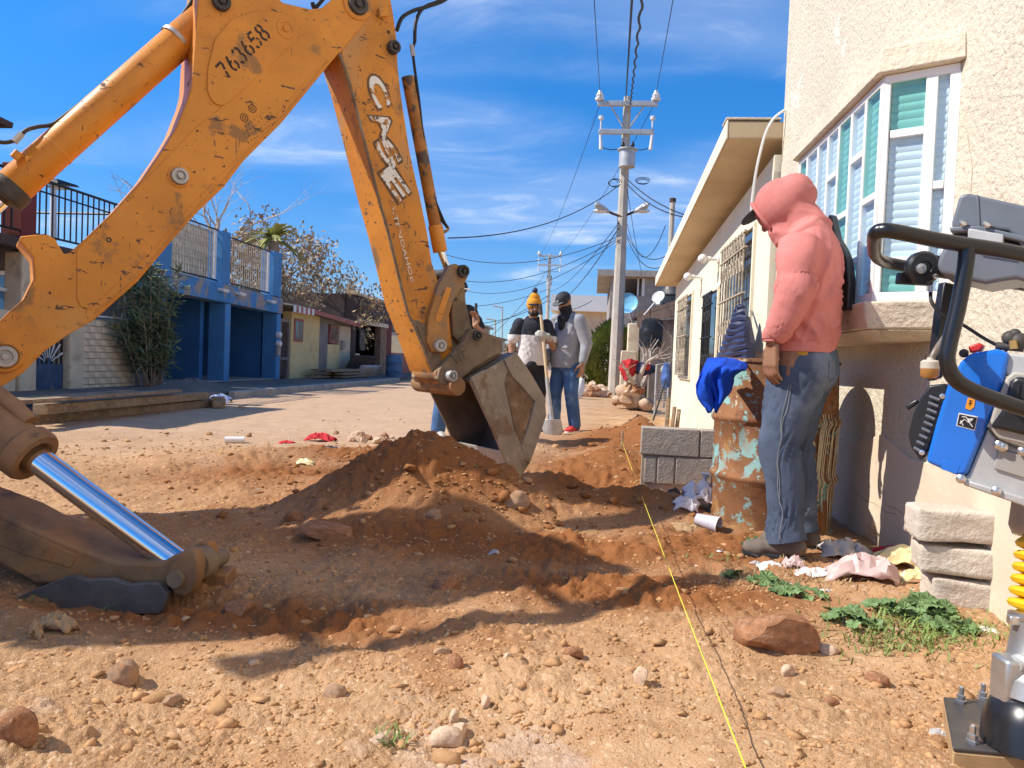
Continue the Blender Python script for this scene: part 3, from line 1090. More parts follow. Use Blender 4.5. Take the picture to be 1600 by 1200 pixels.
# hinge ear casting and quick-hitch
EAR = [(684, 592), (687, 577), (697, 563), (712, 548), (725, 533), (735, 513), (750, 516), (766, 522), (782, 528), (787, 548), (766, 560), (740, 576), (724, 590), (714, 600), (700, 603), (690, 600)]
ear = plate(EAR, .075, .05).build('hinge_ear', M['steel_mud'], bkt, bevel=.007)
plate(EAR, .075, .05, back=.30).build('hinge_ear', M['steel_mud'], bkt, bevel=.007)
pin(702, 587, 9, .075, M['alu_dull'], 'pin', ear, out=.05)
pin(745, 524, 8, .075, M['dark_steel'], 'pin', ear, out=.02)
mb = MB()
c = BP.sz(712, 570, .0765)
e1 = BP.sz(722, 563, .0765)
ex = ((e1[0] - c[0]) * 1.1, (e1[1] - c[1]) * 1.1)
ey = (-ex[1] * 1.0, ex[0] * 1.0)
for ln in ([(0, 1.3), (.25, 0), (.5, .9), (.75, 0), (1, 1.3)], [(1.25, 0), (1.25, 1.3), (1.85, 1.3)], [(1.25, .7), (1.75, .7)]):
    ribbon(mb, BP, c, ex, ey, ln, .009, .0765)
mb.build('cast_letters', M['dark_steel'], ear, fix=False)
a_ = BP.pt(722, 588, .10)
MB().lathe(BP.pt(716, 604, .12), -BN, [(.055, 0), (.06, .01), (.06, .5), (.055, .52)], 24).build('hinge_tube', M['rust_brown'], bkt, smooth=True)
MB().lathe(BP.pt(702, 587, .07), -BN, [(.03, 0), (.03, .42)], 20).build('hinge_pin', M['steel_mud'], bkt, smooth=True)
MB().lathe(BP.pt(692, 585, .05), -BN, [(.05, 0), (.05, .30)], 20).build('pivot_tube', M['rust_brown'], stick, smooth=True)
plate([(684, 588), (730, 560), (786, 550), (768, 578), (738, 594), (716, 604)], .02, .30).build('hitch_body', M['steel_mud'], bkt, bevel=.008)

# stabilizer leg
SP = Plane((-1.33, 2.36), (1, -.03))
SPN = SP.n.copy()


def sp(pts, t=0.0):
    return [SP.pt(x, y, t) for x, y in pts]


st = thing('stabilizer', 'brown stabilizer leg with a bright chrome rod planted on the soil', 'stabilizer', (-1.4, 2.4, 0)) if False else hoe
ARM = [(-330, 690), (-160, 740), (0, 800), (37, 820), (87, 841), (150, 867), (185, 879), (250, 880), (270, 868), (286, 866), (290, 900), (278, 922), (250, 916), (175, 912), (57, 914), (0, 882), (-160, 850), (-330, 810)]
arm = MB().prism(sp(ARM), -SPN * .20).build('stabilizer_leg', M['rust_brown'], hoe, bevel=.012, seg=3)
MB().prism(sp([(-60, 790), (-5, 812), (60, 840), (120, 868), (110, 888), (40, 868), (-60, 830)], .003), -SPN * .006).build('stiffener', M['rust_brown'], arm, bevel=.003)
MB().lathe(SP.pt(75, 865, 0) - SPN * .01, SPN, [(.022, 0), (.022, .016), (.015, .016), (.014, 0)], 16).build('boss', M['rust_brown'], arm, smooth=True)
PADP = [(12, 940), (60, 918), (107, 900), (120, 901), (132, 906), (175, 905), (200, 914), (230, 911), (247, 912), (262, 930), (250, 960), (20, 960)]
pad = MB().prism(sp(PADP, .05), -SPN * .03).build('stabilizer_pad', M['pad_steel'], hoe, bevel=.004)
OCT = [(258, 888), (272, 868), (288, 858), (300, 860), (306, 880), (304, 905), (296, 925), (286, 934), (268, 930), (258, 912)]
for t_, sx_ in ((.045, 0), (-.13, 0)):
    MB().prism(sp([(x + 4 + (0 if t_ > 0 else 22), y - (0 if t_ > 0 else 12)) for x, y in OCT], t_), -SPN * .05).build('clevis_plate', M['rust_brown'], pad, bevel=.008)
MB().lathe(SP.pt(272, 906, .06), -SPN, [(.028, 0), (.03, .006), (.03, .3), (.026, .31)], 18).build('clevis_pin', M['steel_mud'], pad, smooth=True)
MB().lathe(SP.pt(305, 884, -.04), -SPN, [(.05, 0), (.056, .01), (.056, .06), (.05, .07)], 20).build('rod_eye', M['steel_mud'], pad, smooth=True)
MB().box(SP.pt(342, 905, -.2) + Vector((0, 0, -.02)), (.09, .12, .11), .2).build('stop_block', M['rust_brown'], pad, bevel=.008)
SC_T = -.09
a_, b_ = SP.pt(56, 716, SC_T), SP.pt(285, 886, SC_T)
rod_d = (b_ - a_)
MB().lathe(a_ - rod_d * .3, rod_d, [(.047, 0), (.047, rod_d.length * 1.26)], 32).build('stabilizer_rod', M['chrome'], hoe, smooth=True)
MB().lathe(a_ + rod_d * .96, rod_d, [(.05, 0), (.056, .01), (.056, .05)], 24).build('rod_end', M['steel_mud'], hoe, smooth=True)
dd = rod_d.normalized()
sc_b = MB().lathe(a_ - dd * 1.0, dd, [(.085, 0), (.085, .93), (.10, .945), (.10, .985), (.093, 1.0), (.066, 1.0), (.055, .975), (.05, .96)], 32).build('stabilizer_cylinder', M['rust_brown'], hoe, smooth=True)
MB().tube([a_ - dd * .6 + Vector((0, .02, .125)), a_ - dd * .12 + Vector((0, .02, .115)), a_ - dd * .05 + Vector((0, .02, .10))], .028, 12).build('cylinder_fitting', M['rust_brown'], sc_b, smooth=True)

# what carries them, left of the picture: swing post, chassis, cab, wheels
AX = Vector((BP.u.x, BP.u.y, 0))
C0 = Vector((-3.29, 2.56, 0))


def hb(name, m, t0, t1, n0, n1, z0, z1, parent=hoe, bevel=.02):
    q = [C0 + AX * a + BN * b + Vector((0, 0, z)) for z in (z0, z1) for a, b in ((t0, n0), (t1, n0), (t1, n1), (t0, n1))]
    return MB().hexa(q).build(name, m, parent, bevel=bevel)


hb('swing_post', M['orange'], .42, .66, -.16, .16, .3, 1.2)
hb('chassis', M['dark_steel'], -3.2, .41, -.45, .45, .45, 1.0)
hb('engine_hood', M['orange'], -3.3, -1.5, -.45, .42, 1.01, 1.7)
cab = hb('cab', M['orange'], -1.45, .30, -.42, .44, 1.02, 1.75)  # unseen cab, its extents shaped for the wide shadow on the near ground
hb('cab_window', M['glass'], -1.40, .26, -.40, .42, 1.76, 2.78, cab, .01)
hb('cab_roof', M['orange'], -1.55, .40, -.46, .48, 2.79, 2.98, cab, .04)
e0_, e1_ = C0 + AX * -1.05 + BN * .80 + Vector((0, 0, 2.76)), C0 + AX * .85 + BN * .80 + Vector((0, 0, 2.82))  # unseen rail on brackets, added to cast the thin shadow band
rl_ = MB().tube([e0_, e1_], .052, 10).build('shadow_rail', M['dark_steel'], cab, smooth=True)
for f_ in (.1, .55):
    p_ = e0_.lerp(e1_, f_)
    MB().tube([p_, p_ - BN * .34 + Vector((0, 0, .05))], .03, 8).build('shadow_rail_bracket', M['dark_steel'], rl_, smooth=True)
for t_, n_, rad in ((-.75, .5, .66), (-.75, -.95, .66), (-3.0, .48, .45), (-3.0, -.85, .45)):
    c_ = C0 + AX * t_ + BN * n_ + Vector((0, 0, rad))
    w_ = MB().lathe(c_, BN, [(rad * .53, 0), (rad * .88, .02), (rad * .985, .08), (rad, .20), (rad * .985, .33), (rad * .88, .38), (rad * .53, .40)], 36, False).build('wheel', M['rubber'], hoe, smooth=True)
    MB().lathe(c_ + BN * .03, BN, [(.01, .12), (rad * .3, .10), (rad * .5, .02), (rad * .545, 0), (rad * .545, .34), (rad * .5, .32), (rad * .3, .24), (.01, .22)], 28, False).build('wheel_rim', M['alu_dull'], w_, smooth=True)
# ------------------------------------------------------------------ left side of the street
LP = Plane((-8.4, 0), (0, 1))
LX = -8.4
M.update(
    cream=mat('cream_wall_paint', (.70, .58, .40), .9, var=.12, scale=2, layers=[((.42, .32, .22), 2.5, .58, .12), ((.35, .28, .2), 14, .66, .05)], bump=(60, .2, .01)),
    creambrick=mat('painted_brick', (.76, .62, .43), .9, var=.18, scale=3, layers=[((.40, .26, .16), 6, .60, .1)], bump=(40, .35, .01)),
    mortar=mat('mortar', (.44, .34, .24), .95, var=.15, bump=(60, .3, .01)),
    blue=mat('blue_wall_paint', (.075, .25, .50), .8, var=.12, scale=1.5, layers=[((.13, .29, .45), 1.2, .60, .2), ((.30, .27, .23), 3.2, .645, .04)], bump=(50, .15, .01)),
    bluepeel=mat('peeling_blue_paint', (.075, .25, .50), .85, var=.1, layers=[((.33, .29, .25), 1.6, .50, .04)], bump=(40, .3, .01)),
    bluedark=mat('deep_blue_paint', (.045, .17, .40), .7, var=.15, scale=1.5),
    maroon=mat('maroon_paint', (.17, .03, .028), .8, var=.15, scale=2),
    iron=mat('black_iron', (.015, .014, .016), .5, var=.2),
    ironrust=mat('rusty_pale_bars', (.52, .40, .28), .8, var=.25, scale=9),
    wood=mat('weathered_timber', (.30, .205, .12), .9, var=.25, scale=2, layers=[((.40, .31, .21), 3, .5, .15, (1, 6, 6)), ((.14, .09, .06), 5, .60, .1, (1, 8, 8))], bump=(30, .3, .01, (1, 9, 9))),
    asphalt=mat('grey_pavement', (.17, .15, .13), .95, var=.2, scale=2, layers=[((.30, .22, .15), 1.5, .55, .2)], bump=(80, .35, .01)),
    concrete=mat('concrete', (.40, .36, .31), .92, var=.15, scale=3, layers=[((.28, .24, .2), 4, .58, .12)], bump=(70, .3, .01)),
    greyplaster=mat('grey_plaster', (.25, .225, .20), .95, var=.18, scale=2, bump=(50, .3, .01)),
    ochre=mat('pale_yellow_paint', (.74, .57, .27), .9, var=.1, scale=1.5, layers=[((.42, .33, .2), 2, .60, .15)], bump=(50, .15, .01)),
    darkwall=mat('dark_brown_wall', (.085, .055, .045), .9, var=.2, scale=2),
    pink=mat('dull_red_paint', (.42, .16, .12), .8, var=.2),
    whitepaint=mat('white_paint', (.78, .76, .72), .6, var=.06),
    bluedrum=mat('faded_blue_drum', (.075, .17, .29), .6, var=.2, layers=[((.2, .22, .25), 5, .6, .1)]),
    barrelblack=mat('black_tank', (.02, .024, .03), .5, var=.2),
)


def bx(mb, s0, s1, z0, z1, t0, t1, pl=LP):
    return mb.fb(pl, s0, s1, z0, z1, t0, t1)


def B(name, m, parent, s0, s1, z0, z1, t0, t1, pl=LP, bevel=0, **k):
    return MB().fb(pl, s0, s1, z0, z1, t0, t1).build(name, m, parent, bevel=bevel, **k)


def bricks(parent, pl, s0, s1, z0, z1, t, bw, bh, m, gap=.012, dep=.03, name='brick', seed=1):
    """Courses of single bricks standing proud of a mortar face at t."""
    r = random.Random(seed)
    base = {}
    nz = int(round((z1 - z0) / bh))
    bh = (z1 - z0) / nz
    n = 0
    for j in range(nz):
        s = s0 - (bw / 2 if j % 2 else 0)
        while s < s1 - .02:
            a, b = max(s, s0), min(s + bw, s1)
            if b - a > .04:
                key = round(b - a, 2)
                if key not in base:
                    mb = MB()
                    h, w = bh - gap, (b - a) - gap
                    mb.fb(Plane((0, 0), pl.u.xy), -w / 2, w / 2, -h / 2, h / 2, 0, dep)
                    base[key] = mb.mesh(name)
                    base[key].materials.append(m)
                piece(base[key], name, pl.w((a + b) / 2, z0 + (j + .5) * bh, t + r.uniform(-.007, .004)), parent=parent)
                n += 1
            s += bw
    return n


# pavement and kerb
sw = MB()
NS = 60
xs = [-6.2 - .028 * max(0, y_ - 10) - .02 * math.sin(y_ * 1.7) for y_ in np.linspace(4, 42, NS)]
ys = list(np.linspace(4, 42, NS))
vs, fs = [], []
for x_, y_ in zip(xs, ys):
    vs += [(x_, y_, -.1), (x_, y_, .10), (x_ - .14, y_, .115), (-9.5, y_, .10)]
for i in range(NS - 1):
    for k in range(3):
        fs.append((4 * i + k, 4 * i + k + 1, 4 * i + 4 + k + 1, 4 * i + 4 + k))
sw.add(vs, fs)
o = sw.build('sidewalk', M['asphalt'], kind='structure')
mb = MB()
for i in range(8):
    y0 = 12.3 + i * 1.55
    x0 = -6.16 - .028 * max(0, y0 - 10)
    x1 = -6.16 - .028 * max(0, y0 + 1.5 - 10)
    mb.hexa([(x0, y0, -.05), (x0 + .13, y0, -.05), (x1 + .13, y0 + 1.5, -.05), (x1, y0 + 1.5, -.05), (x0, y0, .13), (x0 + .13, y0, .12), (x1 + .13, y0 + 1.5, .12), (x1, y0 + 1.5, .13)])
for i in range(8):
    k = MB()
    k.v, k.f = mb.v[i * 8:(i + 1) * 8], [tuple(q) for q in [(0, 3, 2, 1), (4, 5, 6, 7), (0, 1, 5, 4), (1, 2, 6, 5), (2, 3, 7, 6), (3, 0, 4, 7)]]
    kk = k.build('kerb_block', M['concrete'], o, bevel=.015)

# grey heap of sand on the pavement
hp = MB()
vs, fs = [], []
n1, n2 = 14, 24
for j in range(n1):
    for i in range(n2):
        a = 2 * math.pi * i / n2
        r_ = j / (n1 - 1)
        h = .19 * (1 - r_) ** .8 + .03 * math.sin(i * 2.1 + j)* (1 - r_)
        vs.append((-7.15 + .62 * r_ * math.cos(a), 12.75 + 1.35 * r_ * math.sin(a), .10 + max(0, h) - .03 * r_))
for j in range(n1 - 1):
    for i in range(n2):
        fs.append((j * n2 + i, j * n2 + (i + 1) % n2, (j + 1) * n2 + (i + 1) % n2, (j + 1) * n2 + i))
tag(hp.add(vs, fs).build('sand_pile', M['asphalt'], smooth=True), 'dark grey sand heap on the pavement in front of the blue carport', 'sand pile')

# house with the iron balcony
ha = thing('balcony_house', 'cream and maroon house with black iron balcony next to the brick wall', 'house', (-8.8, 10.5, 0))
B('wall', M['cream'], ha, 7.0, 10.13, 0, 1.28, -.25, 0)
B('pilaster', M['cream'], ha, 10.17, 10.50, 0, 2.15, -.25, .04, bevel=.02)
B('pilaster', M['cream'], ha, 11.22, 11.56, 0, 1.32, -.25, .04, bevel=.02)
B('upper_wall', M['maroon'], ha, 7.0, 10.15, 1.30, 2.18, -.55, -.30)
B('upper_wall', M['greyplaster'], ha, 10.5, 13.3, 1.30, 2.18, -.45, -.2)
B('lintel', M['cream'], ha, 10.50, 11.22, 1.02, 1.28, -.22, .02)
B('roof_slab', M['darkwall'], ha, 7.0, 13.35, 2.18, 2.34, -5, .12, bevel=.02)
B('column', M['maroon'], ha, 10.17, 10.46, 2.34, 3.45, -.32, .02, bevel=.01)
B('back_parapet', M['cream'], ha, 7.0, 16.5, 2.34, 3.05, -5.0, -4.8)
B('ground_room', M['darkwall'], ha, 10.5, 11.25, 0, 1.1, -1.2, -1.0)
bw_ = B('brick_panel', M['mortar'], ha, 11.56, 13.02, 0, 1.26, -.22, -.02)
bricks(bw_, LP, 11.57, 13.01, .05, 1.25, -.022, .30, .105, M['creambrick'], seed=2)
B('coping', M['whitepaint'], ha, 11.5, 13.6, 1.30, 1.33, -.05, .03)
B('wall_end', M['greyplaster'], ha, 13.02, 13.5, 0, 1.3, -.25, -.01)
dr = B('iron_door', mat('blue_iron_door', (.045, .085, .16), .6, var=.2, layers=[((.2, .17, .15), 8, .62, .08)]), ha, 10.52, 11.20, .05, .50, -.10, -.06, bevel=.006)
for k in range(7):
    B('door_bar', M['iron'], dr, 10.54 + k * .105, 10.565 + k * .105, .50, 1.02, -.10, -.07)
for k in range(8):
    a = .35 + k * .35
    c = LP.w(10.86, .52, -.06)
    MB().tube([c + Vector((0, math.cos(a) * .08, math.sin(a) * .08)), c + Vector((0, math.cos(a) * .33, math.sin(a) * .45))], [.006, .016], 6).build('sunburst_ray', M['whitepaint'], dr)
rl = MB().tube([LP.w(7.2, 3.30, -.02), LP.w(10.2, 3.30, -.02)], .022, 6).tube([LP.w(10.4, 3.30, -.02), LP.w(13.3, 3.30, -.02)], .022, 6).tube([LP.w(7.2, 2.46, -.02), LP.w(13.3, 2.46, -.02)], .018, 6).tube([LP.w(10.4, 3.12, -.02), LP.w(13.3, 3.12, -.02)], .014, 6)
rl.tube([LP.w(13.3, 3.3, -.02), LP.w(13.3, 3.3, -4.8)], .022, 6).tube([LP.w(10.42, 3.3, -.1), LP.w(10.6, 3.1, -1.7)], .016, 6)
rl = rl.build('balcony_rail', M['iron'], ha)
mbar = MB().tube([(0, 0, -.43), (0, 0, .43)], .013, 5).mesh('baluster')
mbar.materials.append(M['iron'])
for k in range(44):
    s_ = 7.3 + k * .136
    if not 10.13 < s_ < 10.5:
        piece(mbar, 'baluster', LP.w(s_, 2.88, -.02), parent=rl)
MB().tube([LP.w(7.2, 1.72, -.2), LP.w(10.15, 1.58, -.2)], .03, 6).build('drain_pipe', M['whitepaint'], ha)
B('upper_room', M['greyplaster'], ha, 6.6, 9.75, 2.34, 3.86, -1.6, -.45)
MB().hexa([LP.w(6.4, 4.02, .1), LP.w(9.86, 3.84, .1), LP.w(9.86, 3.84, -1.7), LP.w(6.4, 4.02, -1.7), LP.w(6.4, 4.09, .1), LP.w(9.88, 3.92, .1), LP.w(9.88, 3.92, -1.7), LP.w(6.4, 4.09, -1.7)]).build('roof_edge', M['darkwall'], ha)

la = thing('terrace_lamp', 'white mast with a flat dark solar lamp head on the terrace', 'lamp', LP.w(11.2, 2.34, -1.2))
c = LP.pt(84, 345, -1.2)
MB().tube([(c.x, c.y, 2.34), (c.x - .02, c.y, 3.62)], [.062, .05], 10).build('mast', M['whitepaint'], la, smooth=True)
MB().hexa([(c.x - .25, c.y - .25, 3.62), (c.x + .25, c.y - .22, 3.60), (c.x + .25, c.y + .34, 3.66), (c.x - .25, c.y + .3, 3.68), (c.x - .2, c.y - .2, 3.72), (c.x + .2, c.y - .2, 3.69), (c.x + .2, c.y + .3, 3.70), (c.x - .2, c.y + .3, 3.73)]).build('lamp_head', M['iron'], la, bevel=.01)
MB().box((c.x, c.y + .12, 3.60), (.3, .22, .03)).build('lens', M['whitepaint'], la)

# blue building over two car bays
bb = thing('carport_house', 'blue two-bay carport building with a railed terrace above', 'house', (-8.8, 16.5, 0))
B('column', M['blue'], bb, 13.72, 13.95, 0, 1.92, -.35, 0, bevel=.012)
B('column', M['blue'], bb, 16.36, 16.62, 0, 1.90, -.40, 0, bevel=.012)
B('column', M['blue'], bb, 19.18, 19.43, 0, 1.86, -.40, 0, bevel=.012)
MB().hexa([LP.w(13.60, 1.95, -.4), LP.w(19.45, 1.86, -.4), LP.w(19.45, 1.86, .035), LP.w(13.60, 1.95, .035), LP.w(13.60, 2.36, -.4), LP.w(19.45, 2.27, -.4), LP.w(19.45, 2.27, .035), LP.w(13.60, 2.36, .035)]).build('beam', M['bluepeel'], bb, bevel=.012)
B('roof_slab', M['concrete'], bb, 13.60, 19.45, 2.12, 2.26, -5, -.41)
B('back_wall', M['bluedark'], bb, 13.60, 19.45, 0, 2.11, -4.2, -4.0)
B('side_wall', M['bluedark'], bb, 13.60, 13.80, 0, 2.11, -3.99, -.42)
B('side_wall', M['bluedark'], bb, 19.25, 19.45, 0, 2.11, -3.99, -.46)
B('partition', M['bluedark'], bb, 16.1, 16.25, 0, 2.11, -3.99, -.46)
B('inner_beam', M['cream'], bb, 13.81, 16.08, 1.86, 2.10, -2.2, -2.0)
B('floor_slab', M['concrete'], bb, 13.6, 19.45, -.05, .125, -4.2, -.02)
for (a, b, h) in ((13.62, 14.12, 2.98), (16.14, 16.52, 3.52), (18.90, 19.38, 3.47)):
    B('terrace_post', M['blue'], bb, a, b, 2.34 if a < 15 else 2.30, h, -.36, .005, bevel=.012)
for (a, b, zt, zb) in ((14.12, 16.14, 3.52, 2.42), (16.52, 18.90, 3.45, 2.40)):
    r_ = MB().tube([LP.w(a, zt, -.12), LP.w(b, zt, -.12)], .018, 6).build('terrace_rail', M['iron'], bb)
    MB().tube([LP.w(a, zb, -.12), LP.w(b, zb - .03, -.12)], .018, 6).build('lower_rail', M['iron'], r_)
    mb2 = MB().tube([(0, 0, zb), (0, 0, zt)], .014, 5).mesh('baluster')
    mb2.materials.append(M['ironrust'])
    n_ = int((b - a) / .105)
    for k in range(1, n_):
        piece(mb2, 'baluster', LP.w(a + (b - a) * k / n_, 0, -.12), parent=r_)
    B('pale_jamb', M['whitepaint'], bb, b - .16, b - .07, zb, zt - .04, -.14, -.10)
tw = B('terrace_wall', M['mortar'], bb, 18.4, 22.5, 2.26, 4.4, -3.4, -3.2)
bricks(tw, LP, 18.45, 22.4, 2.3, 4.35, -3.21, .55, .22, M['creambrick'], gap=.03, seed=5)
for k, (x, y) in enumerate(((350, 452), (377, 458), (425, 470))):
    c = LP.pt(x, y, .12)
    MB().hexa([c + Vector(q) for q in ((-.1, -.12, -.03), (.06, -.12, -.07), (.06, .12, -.07), (-.1, .12, -.03), (-.1, -.12, .03), (.08, -.12, 0), (.08, .12, 0), (-.1, .12, .03))]).build('flood_lamp', M['whitepaint'], bb, bevel=.01)
for y in (523, 537):
    c = LP.pt(433, y, 0)
    e = MB().lathe(c, LP.n, [(.085, 0), (.085, .06), (.075, .10), (.03, .13), (.001, .13)], 18).build('electric_meter', M['whitepaint'], bb, smooth=True)
B('conduit_box', M['concrete'], bb, 19.15, 19.33, .75, 1.0, 0, .06)

# cluttered dry twigs on the terrace
mb = MB()
for k in range(130):
    c = LP.w(rnd.uniform(14.6, 16.0), rnd.uniform(3.35, 4.2), rnd.uniform(-1.6, -.5))
    d = Vector((rnd.gauss(0, 1), rnd.gauss(0, 1), rnd.gauss(0, .6))).normalized() * rnd.uniform(.2, .55)
    mb.tube([c - d, c + d * .2 + Vector((0, 0, .05)), c + d], .006, 3, False)
for k in range(5):
    mb.tube([LP.w(14.8 + k * .25, 2.3, -1.0), LP.w(14.9 + k * .22, 3.6, -1.05)], .012, 4)
o = mb.build('dry_branches', mat('bleached_twigs', (.50, .42, .33), .9, var=.2), fix=False)
tag(o, 'tangle of bleached dry branches piled on the blue terrace', 'branches')

# timber door between blue and yellow house
gd = thing('screen_gate', 'grey screened wooden gate between blue carport and yellow house', 'gate', LP.w(19.8, 0, 0))
B('screen', M['darkwall'], gd, 19.55, 20.05, .15, 1.68, -.12, -.08)
B('frame', M['greyplaster'], gd, 19.47, 19.55, .1, 1.74, -.14, -.03)
B('frame', M['greyplaster'], gd, 20.05, 20.12, .1, 1.74, -.14, -.03)
B('frame', M['greyplaster'], gd, 19.552, 20.048, 1.66, 1.74, -.14, -.03)
B('rail', M['greyplaster'], gd, 19.552, 20.048, .62, .70, -.13, -.04)

# yellow house
yh = thing('yellow_house', 'low pale yellow house with a red-edged tin roof', 'house', (-8.8, 22.5, 0))
B('wall', M['ochre'], yh, 20.14, 22.30, 0, 1.98, -.25, 0)
B('plaster_panel', M['greyplaster'], yh, 22.30, 23.05, 0, 1.96, -.25, -.004)
B('wall', M['ochre'], yh, 23.05, 24.15, 0, 1.15, -.25, 0)
B('wall', M['greyplaster'], yh, 23.05, 25.3, 1.78, 1.94, -.25, -.01)
B('wall', M['cream'], yh, 24.15, 25.3, 0, 1.78, -.25, -.01)
B('back_wall', M['darkwall'], yh, 20.14, 25.3, 0, 1.95, -3.6, -3.4)
for (a, b, z0, z1) in ((20.30, 20.95, 1.15, 1.80), (23.2, 23.95, 1.18, 1.77)):
    w_ = B('window', M['pink'], yh, a, b, z0, z1, -.06, .03, bevel=.006)
    B('pane', M['glass'], w_, a + .07, (a + b) / 2 - .03, z0 + .07, z1 - .07, .028, .034)
    B('pane', M['glass'], w_, (a + b) / 2 + .03, b - .07, z0 + .07, z1 - .07, .028, .034)
MB().hexa([LP.w(19.5, 2.10, .30), LP.w(25.6, 1.92, .30), LP.w(25.6, 2.35, -3.6), LP.w(19.5, 2.5, -3.6), LP.w(19.5, 2.14, .30), LP.w(25.6, 1.96, .30), LP.w(25.6, 2.39, -3.6), LP.w(19.5, 2.54, -3.6)]).build('tin_roof', M['alu_dull'], yh)
MB().hexa([LP.w(21.0, 1.98, .305), LP.w(25.6, 1.78, .305), LP.w(25.6, 1.78, .33), LP.w(21.0, 1.98, .33), LP.w(21.0, 2.10, .305), LP.w(25.6, 1.93, .305), LP.w(25.6, 1.93, .33), LP.w(21.0, 2.10, .33)]).build('fascia', M['pink'], yh)
for k in range(9):
    s_ = 19.5 + k * .165
    B('awning_strip', M['pink'] if k % 2 else M['whitepaint'], yh, s_, s_ + .16, 1.93, 2.11, .305, .325)
B('meter_box', M['concrete'], yh, 24.25, 24.5, 1.0, 1.3, -.01, .1)

# planks stacked before the yellow house
for k in range(9):
    z = .13 + (k // 3) * .09
    s0 = 21.2 + rnd.uniform(-.5, .4)
    t_ = .35 + (k % 3) * .28
    q = LP.w(s0 + 1.5, z + .04, t_)
    o = MB().box(q, (.24, 3.0 + rnd.uniform(-.3, .6), .06), rnd.uniform(-.06, .06)).build('plank', M['wood'], origin=q, bevel=.004)
    tag(o, 'grey timber plank, %s layer before the yellow house, %s' % (('bottom', 'middle', 'top')[k // 3], ('nearest the wall', 'in the middle', 'on the street side')[k % 3]), 'plank', 'planks stacked before the yellow house')
q = LP.w(24.6, .28, .9)
o = MB().box(q, (.12, 2.6, .5), rot=(Matrix.Rotation(.05, 3, 'Z') @ Matrix.Rotation(.5, 3, 'Y'))).build('concrete_slab', mat('speckled_slab', (.42, .38, .35), .9, var=.2, layers=[((.25, .14, .1), 8, .58, .08)]), bevel=.02)
tag(o, 'speckled broken concrete slab lying on its edge by the kerb', 'slab')
q = LP.w(25.4, .55, .35)
o = MB().box(q, (.05, 2.6, .62), rot=Matrix.Rotation(.5, 3, 'Y')).build('metal_sheet', M['darkwall'])
tag(o, 'dark metal sheet leaning behind the broken slab', 'metal sheet')

# dark shop
ds = thing('dark_shop', 'dark brown shop with a wide shaded doorway beyond the yellow house', 'shop', (-8.8, 28, 0))
B('wall', M['darkwall'], ds, 25.35, 30.6, 2.14, 2.95, -.25, 0)
B('side_wall', M['darkwall'], ds, 25.30, 25.52, 0, 2.95, -4.5, -.26)
B('cornice', M['creambrick'], ds, 25.4, 30.7, 2.95, 3.06, -.3, .06)
B('lintel', M['creambrick'], ds, 25.9, 29.9, 1.98, 2.135, -.22, .05)
B('pier', M['darkwall'], ds, 25.35, 25.9, 0, 2.138, -.25, -.01)
B('pier', mat('stone_pier', (.30, .19, .12), .9, var=.3, scale=4), ds, 29.0, 29.9, 0, 1.97, -.25, -.01)
B('pier', M['maroon'], ds, 29.92, 30.6, 0, 2.138, -.25, 0)
B('low_wall', M['creambrick'], ds, 25.92, 27.3, 0, .9, -.5, -.3)
B('door', M['iron'], ds, 27.5, 28.3, 0, 1.5, -1.2, -1.15)
B('back_wall', M['darkwall'], ds, 25.5, 30.6, 0, 2.9, -4.5, -4.3)
B('side_wall', M['darkwall'], ds, 30.4, 30.6, 0, 2.9, -4.29, -.26)
B('roof_slab', M['darkwall'], ds, 25.55, 30.55, 2.82, 2.93, -4.28, -.26)
o = thing('hung_shirt', 'black shirt hanging in the doorway of the dark shop', 'shirt', LP.w(26.6, 1.1, -.1))
MB().prism([LP.w(26.35, 1.75, .0), LP.w(26.8, 1.8, .0), LP.w(27.1, 1.4, .0), LP.w(27.0, 1.0, .0), LP.w(26.4, 1.0, .0), LP.w(26.3, 1.3, .0)], (-.12, 0, 0)).build('cloth', M['rubber'], o, bevel=.03)
MB().tube([LP.w(26.6, 1.78, -.05), LP.w(26.62, 1.98, -.05)], .01, 5).build('hanger', M['iron'], o)
far = thing('street_house', 'reddish house front beyond the dark shop behind the blue drum', 'house', (-8.8, 33, 0))
B('wall', M['pink'], far, 30.7, 34.5, 0, 1.0, -.3, .0)
B('wall', M['greyplaster'], far, 30.7, 37.5, 1.9, 2.8, -.3, 0)
B('post', M['greyplaster'], far, 34.5, 34.8, 0, 1.9, -.3, 0)
B('wall', M['greyplaster'], far, 36.5, 37.5, 0, 1.9, -.3, 0)
B('back_wall', M['darkwall'], far, 30.7, 37.5, 0, 2.7, -3, -2.8)
for k, (s0, h, m_) in enumerate(((38.5, 3.0, 'cream'), (46, 2.6, 'ochre'), (55, 3.4, 'concrete'), (66, 2.8, 'cream'))):
    o = thing('street_house', ['cream single-storey house far down the left side', 'pale yellow house far down the left side', 'grey two-window house far down the left side', 'last cream house at the far end of the left side'][k], 'house', LP.w(s0, 0, 0))
    B('wall', M[m_], o, s0, s0 + 6.5, 0, h, -5, -.2)
    B('roof', M['concrete'], o, s0 - .2, s0 + 6.7, h, h + .15, -5.2, .1)
    for j in range(2):
        w_ = B('window', M['whitepaint'], o, s0 + 1 + j * 3, s0 + 2.2 + j * 3, 1, 2, -.2, -.16)
        B('pane', M['glass'], w_, s0 + 1.1 + j * 3, s0 + 2.1 + j * 3, 1.1, 1.9, -.165, -.15)

